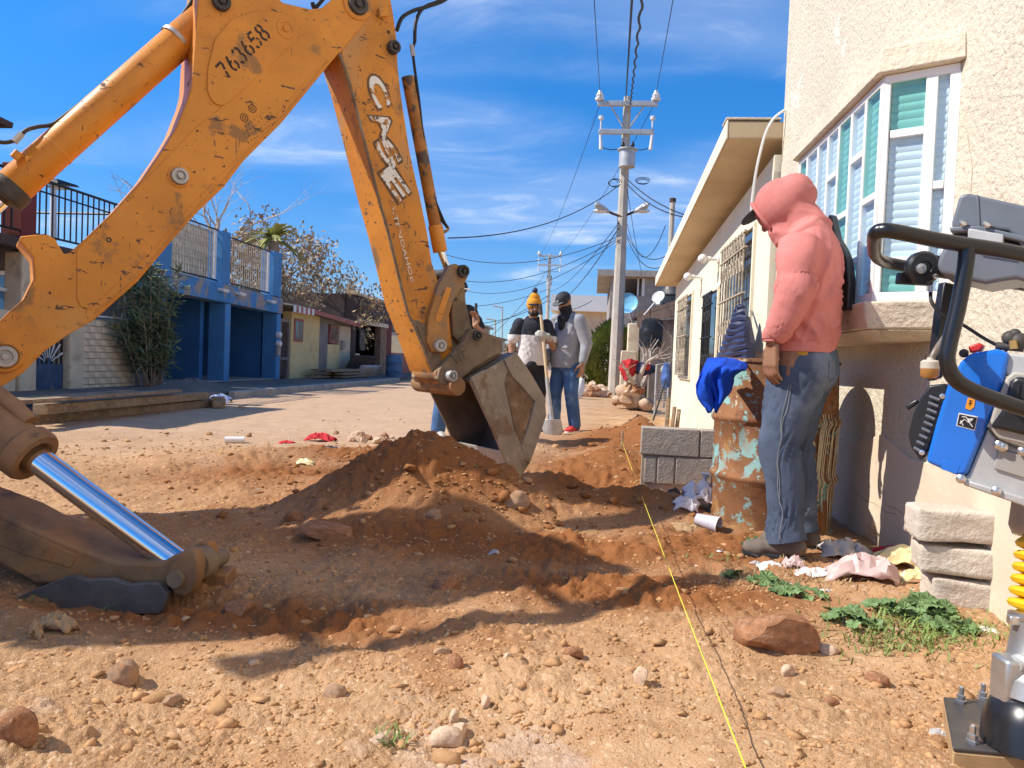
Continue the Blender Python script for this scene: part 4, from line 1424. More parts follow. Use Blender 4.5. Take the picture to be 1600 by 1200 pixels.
c = gp(615, 594)
o = thing('plastic_drum', 'faded blue plastic drum standing at the kerb far down the street', 'drum', c)
MB().lathe((c.x, c.y, .02), (0, 0, 1), [(.25, 0), (.29, .03), (.29, .3), (.305, .32), (.29, .34), (.29, .58), (.305, .6), (.29, .62), (.28, .85), (.25, .88)], 24, False).build('body', M['bluedrum'], o, smooth=True)
MB().lathe((c.x, c.y, .87), (0, 0, 1), [(.001, 0), (.24, 0), (.26, .02), (.24, .035)], 24).build('rim', M['bluedrum'], o, smooth=True)

# long timbers in front of the kerb
ends = [((45, 655), (322, 630), .05, .0), ((60, 640), (318, 618), .17, .02), ((30, 632), (300, 612), .27, .25), ((-60, 640), (250, 614), .24, .45), ((-80, 650), (200, 622), .17, .6)]
lab = ['lowest long timber beam lying on the road by the kerb', 'long timber beam on top of the lowest one by the kerb', 'thin pale batten on top of the long timber beams', 'long timber beam nearest the pavement behind the upper batten', 'dark timber beam lying under the rear batten']
for (p0, p1, z, dy), lb in zip(ends, lab):
    a_, b_ = gp(*p0, z), gp(*p1, z)
    if dy:
        a_, b_ = a_ + Vector((-dy, .05, 0)), b_ + Vector((-dy, .05, 0))
    d = b_ - a_
    yaw = math.atan2(d.y, d.x)
    c = (a_ + b_) / 2
    o = MB().box(c, (d.length, .16, .10 if 'batten' not in lb else .035), yaw).build('timber_beam', M['wood'], origin=c, bevel=.006)
    tag(o, lb, 'timber')
c = gp(322, 628, .06)
for k in range(3):
    q = c + Vector((.12 + .1 * k, .1 - .18 * k, .04 * (k % 2)))
    tag(MB().box(q, (.16, .22, .10), .3 * k).build('wood_offcut', M['wood'], origin=q, bevel=.008), ['pale wood offcut at the far end of the timber beams', 'second wood offcut beside the timber ends', 'small wood offcut nearest the blue wrapper'][k], 'wood offcut')


# ------------------------------------------------------------------ plants and trees
def tree(name, label, base, h, spread, seed, bark, leafm=None, nleaf=6, lsize=.12, levels=5, trunk_r=.14, lean=(0, 0), group=None, split=3, fork=.22, leafy_from=3, cat='tree'):
    r = random.Random(seed)
    base = Vector(base)
    root = thing(name, label, cat, base, group)
    br, lv = MB(), MB()

    def leaf(q):
        for _ in range(nleaf):
            c = q + Vector((r.gauss(0, .6), r.gauss(0, .6), r.gauss(0, .5))) * lsize * 2.2
            a = Vector((r.gauss(0, 1), r.gauss(0, 1), r.gauss(0, 1))).normalized()
            b = a.orthogonal().normalized()
            s = lsize * r.uniform(.6, 1.2)
            lv.add([c - a * s, c + b * s * .45, c + a * s, c - b * s * .45], [(0, 1, 2, 3)])

    def grow(p, d, ln, rad, lev):
        pts, rs = [p], [rad]
        n = 3
        q = p
        for k in range(n):
            d = (d + Vector((r.gauss(0, .16), r.gauss(0, .16), r.gauss(0, .10) + .03))).normalized()
            q = q + d * ln / n
            pts.append(q)
            rs.append(rad * (1 - .32 * (k + 1) / n))
        br.tube(pts, rs, 7 if lev < 2 else (5 if lev < 3 else 3), False)
        if lev >= leafy_from and leafm:
            for w_ in pts[1:]:
                leaf(w_)
        if lev < levels:
            for k in range(split + (1 if r.random() < .35 else 0)):
                e = Vector((r.gauss(0, 1), r.gauss(0, 1), r.gauss(0, .5))).normalized()
                nd = (d + e * spread * r.uniform(.6, 1.1)).normalized()
                st_ = pts[-1] if k < 2 else pts[-2]
                grow(st_, nd, ln * r.uniform(.62, .86), rs[-1] * r.uniform(.55, .75), lev + 1)

    grow(base - Vector((0, 0, .1)), Vector((lean[0], lean[1], 1)).normalized(), h * fork, trunk_r, 0)
    br.build('trunk', bark, root, smooth=True, fix=False)
    if leafm:
        lv.build('crown', leafm, root, fix=False)
    return root


m_bark = mat('pale_bark', (.55, .47, .40), .9, var=.25, scale=8)
m_bark2 = mat('grey_brown_bark', (.34, .25, .18), .9, var=.25, scale=8)
m_dry = leafy('dry_tan_leaves', (.44, .30, .15))
m_dk = leafy('dusty_green_leaves', (.095, .12, .055))
tree('bare_tree', 'bare pale tree with long thin twigs behind the blue carport', (-11.4, 23.5, 0), 9.5, .62, 5, m_bark, None, levels=7, trunk_r=.34, lean=(.05, 0), split=2, fork=.25)
tree('dry_tree', 'spreading tree full of dry tan leaves behind the yellow house', (-11.6, 25.5, 0), 10.0, .75, 8, m_bark2, m_dry, nleaf=2, lsize=.085, levels=5, trunk_r=.24, split=3, fork=.22, leafy_from=4)
tree('dry_tree', 'shorter dry tan tree close behind the tin roof', (-11.2, 22.6, 0), 7.2, .75, 21, m_bark2, m_dry, nleaf=1, lsize=.085, levels=5, trunk_r=.18, split=3, fork=.22, leafy_from=3)
tree('dry_tree', 'dry tan tree farthest along, half hidden by the arm', (-11.4, 30.0, 0), 9, .75, 33, m_bark2, m_dry, nleaf=1, lsize=.10, levels=5, trunk_r=.20, split=3, fork=.20, leafy_from=3)

# palm
pr = thing('palm_tree', 'small green palm showing above the blue terrace post', 'tree', (-11.6, 21.0, 0))
pc = at(428, 372, 22)
MB().tube([(pc.x, pc.y, 0), (pc.x + .05, pc.y, pc.z * .6), pc], [.2, .16, .14], 10).build('trunk', m_bark2, pr, smooth=True)
mb = MB()
r = random.Random(4)
for k in range(40):
    a = k * 2.4
    el = r.uniform(-.1, 1.35)
    d = Vector((math.cos(a) * math.cos(el), math.sin(a) * math.cos(el), math.sin(el)))
    ln = r.uniform(.7, 1.15)
    pts = [pc + d * ln * t_ - Vector((0, 0, .55 * ln * t_ * t_)) for t_ in np.linspace(0, 1, 7)]
    sd = d.cross(Vector((0, 0, 1))).normalized()
    for i in range(1, 7):
        for sg in (-1, 1):
            q = pts[i]
            w_ = .11 * (1 - .6 * i / 7)
            mb.add([pts[i - 1], q, q + sd * sg * w_ + d * .12 - Vector((0, 0, .08)), pts[i - 1] + sd * sg * w_ * .9 + d * .10 - Vector((0, 0, .08))], [(0, 1, 2, 3)])
mb.build('fronds', leafy('palm_green', (.40, .38, .12)), pr, fix=False)

# oleander at the end of the brick wall
sh = thing('oleander_bush', 'tall narrow-leaved green oleander at the end of the painted brick wall', 'shrub', LP.w(13.1, 0, .5))
st_, lv = MB(), MB()
r = random.Random(9)
for k in range(46):
    b0 = LP.w(13.0 + r.uniform(-.2, .2), .08, .3 + r.uniform(-.1, .15))
    tip = b0 + Vector((r.uniform(-.2, .3), r.uniform(-.75, .22), r.uniform(.7, 2.3)))
    mid = b0.lerp(tip, .5) + Vector((r.uniform(-.1, .1), r.uniform(-.15, .15), .15))
    ln = smooth_line([b0, mid, tip], 5)
    st_.tube(ln, [.016 - .001 * i for i in range(len(ln))], 4, False)
    for q in ln[3:]:
        for _ in range(11):
            d = Vector((r.gauss(0, 1), r.gauss(0, 1), r.gauss(.25, .6))).normalized()
            w_ = d.orthogonal().normalized() * .017
            s = q + Vector((r.gauss(0, .06), r.gauss(0, .06), r.gauss(0, .05)))
            e = s + d * r.uniform(.14, .24)
            lv.add([s, s.lerp(e, .5) + w_, e, s.lerp(e, .5) - w_], [(0, 1, 2, 3)])
st_.build('trunk', m_bark2, sh, fix=False)
lv.build('leaves', leafy('oleander_green', (.15, .19, .095)), sh, fix=False)
# ------------------------------------------------------------------ right side: stucco house with the bay window
M.update(
    stucco=mat('rough_stucco', (.67, .595, .465), .95, var=.06, scale=2, layers=[((.68, .59, .46), 1.2, .56, .14, (1, 1, .4)), ((.86, .81, .72), 2.3, .58, .16), ((.54, .44, .32), 30, .57, .10), ((.55, .45, .33), 12, .64, .06), ((.50, .40, .30), 2.0, .68, .06, (1, 2.5, .5))], bump=(34, .75, .022), bump2=(95, .5, .008)),
    smoothwall=mat('cream_render', (.80, .72, .55), .92, var=.06, scale=1.5, layers=[((.66, .52, .34), 1.1, .60, .25), ((.85, .78, .64), 3, .60, .15)], bump=(60, .2, .006)),
    soffit=mat('tan_soffit', (.62, .48, .30), .92, var=.1, scale=1.5, layers=[((.52, .38, .22), 1.2, .55, .3)], bump=(40, .2, .006)),
    bayconc=mat('rough_cement_band', (.68, .58, .45), .95, var=.1, scale=3, layers=[((.52, .44, .34), 3, .54, .15)], bump=(28, .7, .02)),
    winframe=mat('white_window_frame', (.84, .83, .80), .4, var=.03),
    slat=mat('pale_blind_slat', (.76, .79, .80), .6, var=.04),
    grille=mat('cream_iron_grille', (.50, .42, .30), .7, var=.3, scale=12, layers=[((.16, .11, .08), 14, .54, .1)]),
    block=mat('grey_concrete_block', (.40, .34, .285), .95, var=.12, scale=3, layers=[((.48, .37, .27), 2.5, .54, .15), ((.30, .25, .2), 22, .60, .1)], bump=(80, .6, .012), bump2=(25, .3, .02)),
)


def pane_mat(name, tint):
    m = bpy.data.materials.new(name)
    m.use_nodes = True
    N, L = m.node_tree.nodes, m.node_tree.links
    N.clear()
    o = N.new('ShaderNodeOutputMaterial')
    a = N.new('ShaderNodeBsdfTransparent')
    a.inputs[0].default_value = (*tint, 1)
    g = N.new('ShaderNodeBsdfGlossy')
    g.inputs['Roughness'].default_value = .03
    g.inputs['Color'].default_value = (.9, .95, 1, 1)
    lw = N.new('ShaderNodeLayerWeight')
    p = N.new('ShaderNodeMath')
    p.operation = 'POWER'
    p.inputs[1].default_value = 4
    L.new(lw.outputs['Facing'], p.inputs[0])
    fr = N.new('ShaderNodeMath')
    fr.operation = 'MULTIPLY_ADD'
    fr.inputs[1].default_value = .35
    fr.inputs[2].default_value = .03
    L.new(p.outputs[0], fr.inputs[0])
    x = N.new('ShaderNodeMixShader')
    L.new(fr.outputs[0], x.inputs[0])
    L.new(a.outputs[0], x.inputs[1])
    L.new(g.outputs[0], x.inputs[2])
    L.new(x.outputs[0], o.inputs[0])
    return m


teal = pane_mat('teal_glass', (.70, .87, .84))
bluish = pane_mat('pale_blue_glass', (.90, .95, .97))

RW = Plane((1.45, 0), (0, 1), flip=True)
bh = thing('stucco_house', 'tall cream rough-stucco house with a projecting bay window', 'house', (2, 3, 0))
MB().hexa([(1.45, -4, -.3), (6, -4, -.3), (6, 6.34, -.3), (1.45, 6.34, -.3), (1.45, -4, 7.5), (6, -4, 7.5), (6, 6.34, 7.5), (1.45, 6.34, 7.5)]).build('wall', M['stucco'], bh, bevel=.02)
# smooth cement skirting low on the wall with an uneven top
mb = MB()
top = [(-1 + .35 * k, .52 + .07 * math.sin(k * 1.9) + .05 * math.sin(k * .7 + 1)) for k in range(19)]
for k in range(18):
    (y0, z0), (y1, z1) = top[k], top[k + 1]
    mb.hexa([(1.436, y0, -.2), (1.4495, y0, -.2), (1.4495, y1, -.2), (1.436, y1, -.2), (1.440, y0, z0), (1.4495, y0, z0), (1.4495, y1, z1), (1.440, y1, z1)])
sk = MB()
vs, fs = [], []
for y0, z0 in top:
    vs += [(1.438, y0, -.2), (1.438, y0, z0 * .55), (1.441, y0, z0), (1.449, y0, z0 + .004)]
for k in range(18):
    for j in range(3):
        fs.append((4 * k + j, 4 * k + j + 1, 4 * k + 5 + j, 4 * k + 4 + j))
sk.add(vs, fs).build('cement_skirting', mat('smooth_skirting', (.70, .57, .43), .9, var=.08, scale=2, layers=[((.76, .65, .51), 2, .5, .2)], bump=(30, .25, .012)), bh, smooth=True)

for cr in ([(1338, 770), (1352, 782), (1366, 786), (1384, 800), (1400, 803)], [(1386, 790), (1402, 796), (1420, 812), (1437, 838)], [(1420, 812), (1431, 806), (1444, 809)], [(1512, 210), (1520, 260), (1517, 310)]):
    MB().tube([RW.pt(x, y, .012 if y > 500 else .0) for x, y in cr], .0022, 4).build('wall_crack', M['mortar'], bh)

Y0, Y1, Y2, Y3 = 3.28, 3.43, 4.78, 5.02
ZB, ZT = 1.155, 2.13


def bay_ring(e):
    return [(1.45, Y0 - e * 1.2), (1.2 - e, Y1 - e * .6), (1.2 - e, Y2 + e * .6), (1.45, Y3 + e * 1.2)]


def bay_slab(name, z0, z1, e0, e1, m, drop=0.0):
    a, b = bay_ring(e0), bay_ring(e1)
    n = 4
    vs = [(x, y, z0) for x, y in a] + [(x, y, z1) for x, y in b]
    return MB().add(vs, [(3, 2, 1, 0), (4, 5, 6, 7), (0, 1, 5, 4), (1, 2, 6, 5), (2, 3, 7, 6), (3, 0, 4, 7)]).build(name, m, bh, bevel=.008)


bay_slab('bay_ledge', 1.035, 1.152, .02, .045, M['bayconc'])
bay_slab('bay_underside', .99, 1.033, -.06, .01, M['bayconc'])
bay_slab('bay_header', 2.132, 2.245, .035, .02, M['bayconc'])
bay_slab('bay_cap', 2.2455, 2.30, .015, -.10, M['stucco'])
BM = Plane((1.2, 0), (0, 1), flip=True)
NP = Plane((1.2, Y1), (.25, Y0 - Y1))
NL = math.hypot(.25, Y0 - Y1)
bw = MB()
bw.fb(BM, Y1 + .004, Y2, ZB, ZB + .04, -.03, .0)
bay = bw.build('bay_window', M['winframe'], bh, bevel=.003)
MB().fb(BM, Y1 + .004, Y2, ZT - .035, ZT, -.03, 0).build('head_frame', M['winframe'], bay, bevel=.003)
MB().fb(NP, .004, NL - .005, ZB, ZB + .04, -.03, 0).build('sill_frame', M['winframe'], bay, bevel=.003)
MB().fb(NP, .004, NL - .005, ZT - .035, ZT, -.03, 0).build('head_frame', M['winframe'], bay, bevel=.003)
ym = [BM.sz(x, y)[0] for x, y in ((1251, 247), (1262, 235), (1279, 219), (1295, 203), (1312, 188), (1332, 168), (1354, 148))] + [Y1 + .02]
ym[0] = Y2 - .02
for k, y in enumerate(ym):
    w_ = .0125 if 0 < k < 7 else .018
    MB().fb(BM, y - w_, y + w_, ZB + .0402, ZT - .0352, -.03, .001).build('mullion', M['winframe'], bay, bevel=.002)
TRN = {1: [(1270, 297)], 3: [(1303, 272)], 4: [(1322, 332)], 5: [(1343, 242), (1340, 405)], 6: [(1363, 307)]}
COLR = {0: [teal], 1: [bluish, bluish], 2: [bluish], 3: [bluish, bluish], 4: [teal, teal], 5: [bluish, bluish, teal], 6: [teal, bluish]}
for k in range(7):
    a, b = ym[k + 1] + (.0185 if k == 6 else .013), ym[k] - (.0185 if k == 0 else .013)
    if b - a < .02:
        continue
    zs = [ZT - .036] + [BM.sz(*q)[1] for q in TRN.get(k, [])] + [ZB + .041]
    for j in range(len(zs) - 1):
        zt, zb = zs[j] - (.016 if j else 0), zs[j + 1] + (.016 if j + 2 < len(zs) else 0)
        MB().fb(BM, a, b, zb, zt, -.008, -.005).build('pane', COLR[k][j], bay)
        if j + 2 < len(zs):
            MB().fb(BM, a, b, zs[j + 1] - .0155, zs[j + 1] + .0155, -.028, 0).build('transom', M['winframe'], bay, bevel=.002)
sm = [.012, NP.sz(1447, 300)[0], NL - .02]
for k, s_ in enumerate(sm):
    w_ = (.016, .022, .02)[k]
    MB().fb(NP, s_ - w_ + (.01 if k == 0 else 0), s_ + w_, ZB + .0402, ZT - .0352, -.03, .001).build('mullion', M['winframe'], bay, bevel=.002)
for k, tl, cl in ((0, [(1412, 207), (1410, 407)], [teal, bluish, teal]), (1, [(1478, 287)], [bluish, bluish])):
    a, b = sm[k] + .023, sm[k + 1] - .0225
    zs = [ZT - .036] + [NP.sz(*q)[1] for q in tl] + [ZB + .041]
    for j in range(len(zs) - 1):
        zt, zb = zs[j] - (.017 if j else 0), zs[j + 1] + (.017 if j + 2 < len(zs) else 0)
        MB().fb(NP, a, b, zb, zt, -.010, -.007).build('pane', cl[j], bay)
        if j + 2 < len(zs):
            MB().fb(NP, a, b, zs[j + 1] - .0165, zs[j + 1] + .0165, -.028, 0).build('transom', M['winframe'], bay, bevel=.002)
# blind slats hanging behind the glass
n_s = 26
pitch = (ZT - ZB - .06) / n_s
prof = [(-.033, .020), (-.027, .010), (-.0255, -.004), (-.030, -.0175), (-.035, -.0185), (-.031, -.004), (-.032, .010), (-.036, .0195)]
for pl, a, b in ((BM, Y1 + .03, Y2 - .03), (NP, .03, NL - .045)):
    mb = MB()
    n = len(prof)
    vs = [pl.w(s_, z, t) - pl.w(0, 0, 0) for s_ in (a, b) for t, z in prof]
    mb.add(vs, [tuple(range(n)), tuple(range(2 * n - 1, n - 1, -1))] + [(i, (i + 1) % n, (i + 1) % n + n, i + n) for i in range(n)])
    sl = mb.mesh('blind_slat')
    shade(sl, .9)
    sl.materials.append(M['slat'])
    for k in range(n_s):
        piece(sl, 'blind_slat', pl.w(0, ZB + .045 + (k + .5) * pitch, 0), parent=bay)
    # dark lining behind the slats
    MB().fb(pl, a - .005, b + .005, ZB + .01, ZT - .01, -.06, -.055).build('blind_back', M['greyplaster'], bay)

# ---------------- low house with the eave
HW = Plane((1.40, 0), (0, 1), flip=True)
lh = thing('eaved_house', 'low cream house with a deep sloping eave and grilled windows', 'house', (2, 10, 0))
MB().hexa([(1.40, 6.345, -.6), (5, 6.345, -.6), (5, 13.5, -.6), (1.40, 13.5, -.6), (1.40, 6.345, 2.60), (5, 6.345, 2.60), (5, 13.5, 2.27), (1.40, 13.5, 2.27)]).build('wall', M['smoothwall'], lh)
e0, e1 = at(1137, 217, 6.15), at(1028, 443, 13.3)
e0.y, e1.y = 6.35, 14.0
th0, th1 = .145, .15
MB().hexa([(e0.x, e0.y, e0.z), (1.9, e0.y, e0.z + .005), (1.9, e1.y, e1.z + .005), (e1.x, e1.y, e1.z), (e0.x, e0.y, e0.z + th0), (1.9, e0.y, e0.z + th0), (1.9, e1.y, e1.z + th1), (e1.x, e1.y, e1.z + th1)]).build('eave', M['soffit'], lh, bevel=.012)
mb = MB().hexa([(e0.x - .012, e0.y - .002, e0.z + .004), (e0.x - .0005, e0.y - .002, e0.z + .004), (e1.x - .0005, e1.y + .002, e1.z + .004), (e1.x - .012, e1.y + .002, e1.z + .004), (e0.x - .012, e0.y - .002, e0.z + th0 + .012), (e0.x - .0005, e0.y - .002, e0.z + th0 + .012), (e1.x - .0005, e1.y + .002, e1.z + th1 + .012), (e1.x - .012, e1.y + .002, e1.z + th1 + .012)])
mb.build('fascia', M['smoothwall'], lh, bevel=.003)
MB().hexa([(e0.x - .02, e0.y - .006, e0.z + th0 - .002 + .015), (1.44, e0.y - .006, e0.z + th0 + .013), (1.44, e0.y + .2, e0.z + th0 + .013), (e0.x - .02, e0.y + .2, e0.z + th0 + .013), (e0.x - .02, e0.y - .006, e0.z + th0 + .03), (1.44, e0.y - .006, e0.z + th0 + .03), (1.44, e0.y + .2, e0.z + th0 + .03), (e0.x - .02, e0.y + .2, e0.z + th0 + .03)]).build('coping', M['bayconc'], lh, bevel=.004)
RB = random.Random(8)


def grille(name, x0, x1, yt, yb, ym_, nb, m, curls=True, parent=lh, pl=HW):
    """Ironwork window on the low house, from its pixel edges."""
    s1, s0 = pl.sz(x0, ym_)[0], pl.sz(x1, ym_)[0]
    z1, z0 = pl.sz((x0 + x1) / 2, yt)[1], pl.sz((x0 + x1) / 2, yb)[1]
    w = MB().fb(pl, s0, s1, z0, z1, -.02, .006).build(name, M['glass'], parent)
    for a, b, c, d in ((s0 - .04, s1 + .04, z1, z1 + .045), (s0 - .04, s1 + .04, z0 - .05, z0), (s0 - .04, s0, z0 + .001, z1 - .001), (s1, s1 + .04, z0 + .001, z1 - .001)):
        MB().fb(pl, a, b, c, d, -.02, .03).build('surround', M['smoothwall'], w, bevel=.004)
    for k in range(nb):
        s_ = s0 + (s1 - s0) * (k + .5) / nb
        MB().tube([pl.w(s_, z0 + .01, .085), pl.w(s_, z1 - .01, .085)], .009, 5).build('bar', m, w)
    for f_ in (.03, .5, .85, .97):
        MB().fb(pl, s0 - .01, s1 + .01, z0 + (z1 - z0) * f_ - .008, z0 + (z1 - z0) * f_ + .008, .07, .098).build('cross_bar', m, w)
    if curls:
        for k in range(nb - 1):
            for zc in (.25, .72, .91):
                c = pl.w(s0 + (s1 - s0) * (k + 1) / nb, z0 + (z1 - z0) * zc, .092)
                rr_ = (s1 - s0) / nb * .42
                sg = 1 if k % 2 else -1
                ln = [c + Vector((0, sg * rr_ * (1 - i * .055) * math.cos(i * .62), rr_ * 1.6 * (1 - i * .055) * math.sin(i * .62))) for i in range(13)]
                MB().tube(ln, .0055, 4).build('scroll', m, w)
    return w


grille('grilled_window', 1136, 1176, 376, 560, 470, 9, M['grille'])
grille('grilled_door', 1107, 1122, 458, 600, 510, 6, M['iron'])
grille('grilled_window', 1065, 1081, 466, 588, 525, 7, M['grille'])
for x, y in ((1124, 405), (1097, 433)):
    c = HW.pt(x, y, 0)
    l_ = MB().lathe(c, HW.n, [(.05, 0), (.05, .02), (.018, .03), (.018, .09), (.03, .1), (.03, .14)], 14).build('wall_lamp', M['whitepaint'], lh, smooth=True)
    MB().ball(c + HW.n * .19, .055, 12, 8).build('bulb', M['whitepaint'], l_, smooth=True)
    MB().tube([c + Vector((0, 0, -.05)), c + Vector((0, 0, -.2))], .012, 5).build('bracket', M['grille'], l_)
c = HW.pt(1048, 578, .02)
MB().lathe(c + Vector((-.02, .05, 0)), HW.n, [(.09, 0), (.09, .07), (.07, .12), (.02, .15)], 16).build('electric_meter', mat('meter_green', (.45, .48, .36), .5), lh, smooth=True)
# loose white cable over the eave
pts = [at(1226, 172, 6.0), at(1212, 182, 6.0), at(1203, 194, 6.02), at(1194, 215, 6.05), at(1184, 255, 6.1), at(1178, 290, 6.15), at(1174, 325, 6.2), at(1176, 333, 6.2)]
tag(MB().tube(smooth_line(pts, 5), .012, 6).build('white_cable', M['whitepaint'], smooth=True), 'loose white cable hanging from the eave of the low house', 'cable')

# ---------------- low block wall
BW2 = Plane((.36, 5.3), (1, -.03))
lw = thing('block_wall', 'knee-high grey concrete block wall of two courses running up to the drum', 'wall', (.9, 5.3, 0))
zt = BW2.sz(1040, 668)[1]
zg = zt - .40
mcore = MB().fb(BW2, .01, 1.03, zg - .2, zt - .012, -.13, -.012).build('core', M['mortar'], lw)
cut0 = [(.0, .395), (.405, .80), (.81, 1.04)]
cut1 = [(.03, .11), (.12, .235), (.245, .62), (.63, 1.0)]
for row, cuts in ((1, cut0), (0, cut1)):
    for a, b in cuts:
        z0 = zg + row * .2
        MB().fb(BW2, a, b, z0 + .005, z0 + .195, -.14 - RB.uniform(0, .01), RB.uniform(-.004, .006)).build('block', M['block'], lw, bevel=.006)
MB().fb(BW2, .02, 1.0, zg - .25, zg + .003, -.14, -.02).build('footing', M['mortar'], lw)
c = BW2.w(.62, zt, -.07)
o = thing('mortar_hawk', 'small grey stand with a round foot left on top of the block wall', 'stand', c)
MB().lathe(c, (0, 0, 1), [(.09, 0), (.085, .02), (.02, .04), (.012, .12), (.03, .13), (.001, .14)], 16).build('body', M['greyplaster'], o, smooth=True)
MB().fb(BW2, .50, .76, zt + .001, zt + .014, -.12, -.02).build('base', M['wood'], o)

# ---------------- rusty drum
dq = on_ground(1234, 838)
DR = .325
dc = Vector((dq.x, dq.y, 0)) + Vector((_f.x, _f.y, 0)).normalized() * DR
dz = dq.z - .02
DH = .92
m_drum = mat('flaking_drum_paint', (.26, .118, .052), .8, var=.25, scale=3, layers=[
    ((.46, .27, .09), 4, .52, .12), ((.17, .065, .03), 5, .53, .10), ((.24, .44, .42), 8, .55, .035), ((.60, .50, .32), 12, .625, .03), ((.26, .44, .42), 20, .59, .03), ((.12, .05, .025), 24, .60, .06), ((.33, .14, .055), 2.2, .52, .16)],
    bump=(40, .4, .006), spec=.3)
dn = m_drum.node_tree
drum = thing('oil_drum', 'rusty oil drum with flaking turquoise and cream paint behind the man', 'drum', (dc.x, dc.y, dz))
P = [(DR - .012, 0), (DR + .006, .004), (DR + .006, .018), (DR - .004, .024)]
for zc in (.29, .60):
    P += [(DR - .004, zc - .03), (DR + .010, zc - .012), (DR + .014, zc), (DR + .010, zc + .012), (DR - .004, zc + .03)]
P += [(DR - .004, DH - .024), (DR + .006, DH - .018), (DR + .006, DH - .002), (DR - .004, DH)]
mb = MB()
n = 72
vs = []
for r_, z_ in P:
    for k in range(n):
        a = 2 * math.pi * k / n
        dent = .012 * math.sin(a * 3 + z_ * 5) * math.sin(z_ * 3.2) - .02 * math.exp(-((a - 4.1) / .25) ** 2 - ((z_ - .45) / .12) ** 2)
        vs.append((dc.x + (r_ + dent) * math.cos(a), dc.y + (r_ + dent) * math.sin(a), dz + z_))
fs = [(i * n + k, i * n + (k + 1) % n, (i + 1) * n + (k + 1) % n, (i + 1) * n + k) for i in range(len(P) - 1) for k in range(n)]
mb.add(vs, fs).build('shell', m_drum, drum, smooth=True)
MB().lathe((dc.x, dc.y, dz + DH - .03), (0, 0, 1), [(.001, 0), (DR - .01, 0), (DR - .01, .004), (.001, .004)], 40).build('lid', M['rust_brown'], drum)
# cream paint runs down the right half
m_drip = mat('cream_paint_run', (.66, .56, .38), .7, var=.12, layers=[((.4, .2, .09), 30, .60, .06)])
mb = MB()
r = random.Random(6)
cd = math.atan2(-dc.y, -dc.x)
for k in range(34):
    a = cd + r.uniform(.45, 1.40)
    z1, z0 = DH - r.uniform(.26, .36), max(.02, DH - .9 + max(0, r.gauss(.05, .14)))
    w_ = r.uniform(.003, .009)
    ring = []
    zz_ = np.linspace(z1, z0, 26)
    for i, z_ in enumerate(zz_):
        rad = DR + .0035
        for zc in (.29, .60):
            rad += .0165 * max(0, 1 - abs(z_ - zc) / .033)
        dent = .012 * math.sin(a * 3 + z_ * 5) * math.sin(z_ * 3.2)
        for sg in (-1, 1):
            aa = a + .02 * math.sin(z_ * 9 + k) + sg * w_ * (1 if i < 20 else (26 - i) / 6) / DR / 2
            dent = .012 * math.sin((aa % 6.2832) * 3 + z_ * 5) * math.sin(z_ * 3.2)
            ring.append((dc.x + (rad + dent) * math.cos(aa), dc.y + (rad + dent) * math.sin(aa), dz + z_))
    mb.add(ring, [(2 * i, 2 * i + 1, 2 * i + 3, 2 * i + 2) for i in range(25)])
mb.build('paint_runs', m_drip, drum, fix=False)['kind'] = 'stuff'


# ---------------- cloth helpers: a lofted sheet given by rows of points
def sheet(rows, name, m, parent=None, thick=.006, fold=.012, fs_=9, seed=0, sub=2):
    k_ = 6 if len(rows) < 7 else 3
    rows = [smooth_line(rw, k_) for rw in rows]
    cols = list(zip(*rows))
    cols = [smooth_line(c_, k_) for c_ in cols]
    nr, nc = len(cols[0]), len(cols)
    P_ = np.array([[c_[i][:] for c_ in cols] for i in range(nr)]).reshape(-1, 3)
    d = .6 - 2.2 * np.abs(fbm(P_ * fs_ + seed, 2))
    off = wloc(parent)
    me = bpy.data.meshes.new(name)
    me.from_pydata([tuple(p) for p in (P_ - np.array(off[:]))], [], [(i * nc + k, i * nc + k + 1, (i + 1) * nc + k + 1, (i + 1) * nc + k) for i in range(nr - 1) for k in range(nc - 1)])
    me.update()
    for v, q in zip(me.vertices, d):
        v.co += v.normal * (q * fold)
    o = bpy.data.objects.new(name, me)
    COL.objects.link(o)
    if parent:
        o.parent = parent
        WL[o.name] = off
    me.materials.append(m)
    s = o.modifiers.new('solid', 'SOLIDIFY')
    s.thickness = thick
    shade(me, 3)
    return o


m_blue = mat('bright_blue_cloth', (.012, .075, .52), .85, var=.15, scale=6, bump=(300, .2, .002), spec=.15)
zt_ = 0


def A3(x, y, d):
    return at(x, y, d)


rows = []
for v in np.linspace(0, 1, 9):
    xl = np.interp(v, (0, .2, .45, .7, 1), (1106, 1094, 1088, 1092, 1106))
    xr = np.interp(v, (0, .15, .35, .7, 1), (1170, 1168, 1146, 1138, 1124))
    row = []
    for u in np.linspace(0, 1, 13):
        y = 556 + 84 * v + 5 * math.sin(u * 9 + 1) * v + 16 * (u - .5) ** 2 * (1 - v) + (9 * u if v < .2 else 0)
        d = (3.86 - .24 * min(1, v * 5)) + (.030 * math.sin(u * 13 + 2.2 * v) + .016 * math.sin(u * 27 - 5 * v + 1)) * min(1, .25 + v) + .05 * (2 * u - 1) ** 2
        row.append(A3(xl + (xr - xl) * u + 3 * math.sin(v * 7 + u * 4), y, d))
    rows.append(row)
bj = sheet(rows, 'blue_jacket', m_blue, fold=.006, fs_=16, seed=3)
tag(bj, 'bright blue jacket draped over the rim of the rusty drum', 'jacket')
m_navy = mat('navy_quilted_shell', (.030, .036, .085), .45, var=.15, scale=6, spec=.4)
nj = thing('puffer_jacket', 'navy quilted puffer jacket hanging from the window grille', 'jacket', HW.pt(1150, 520, .12))
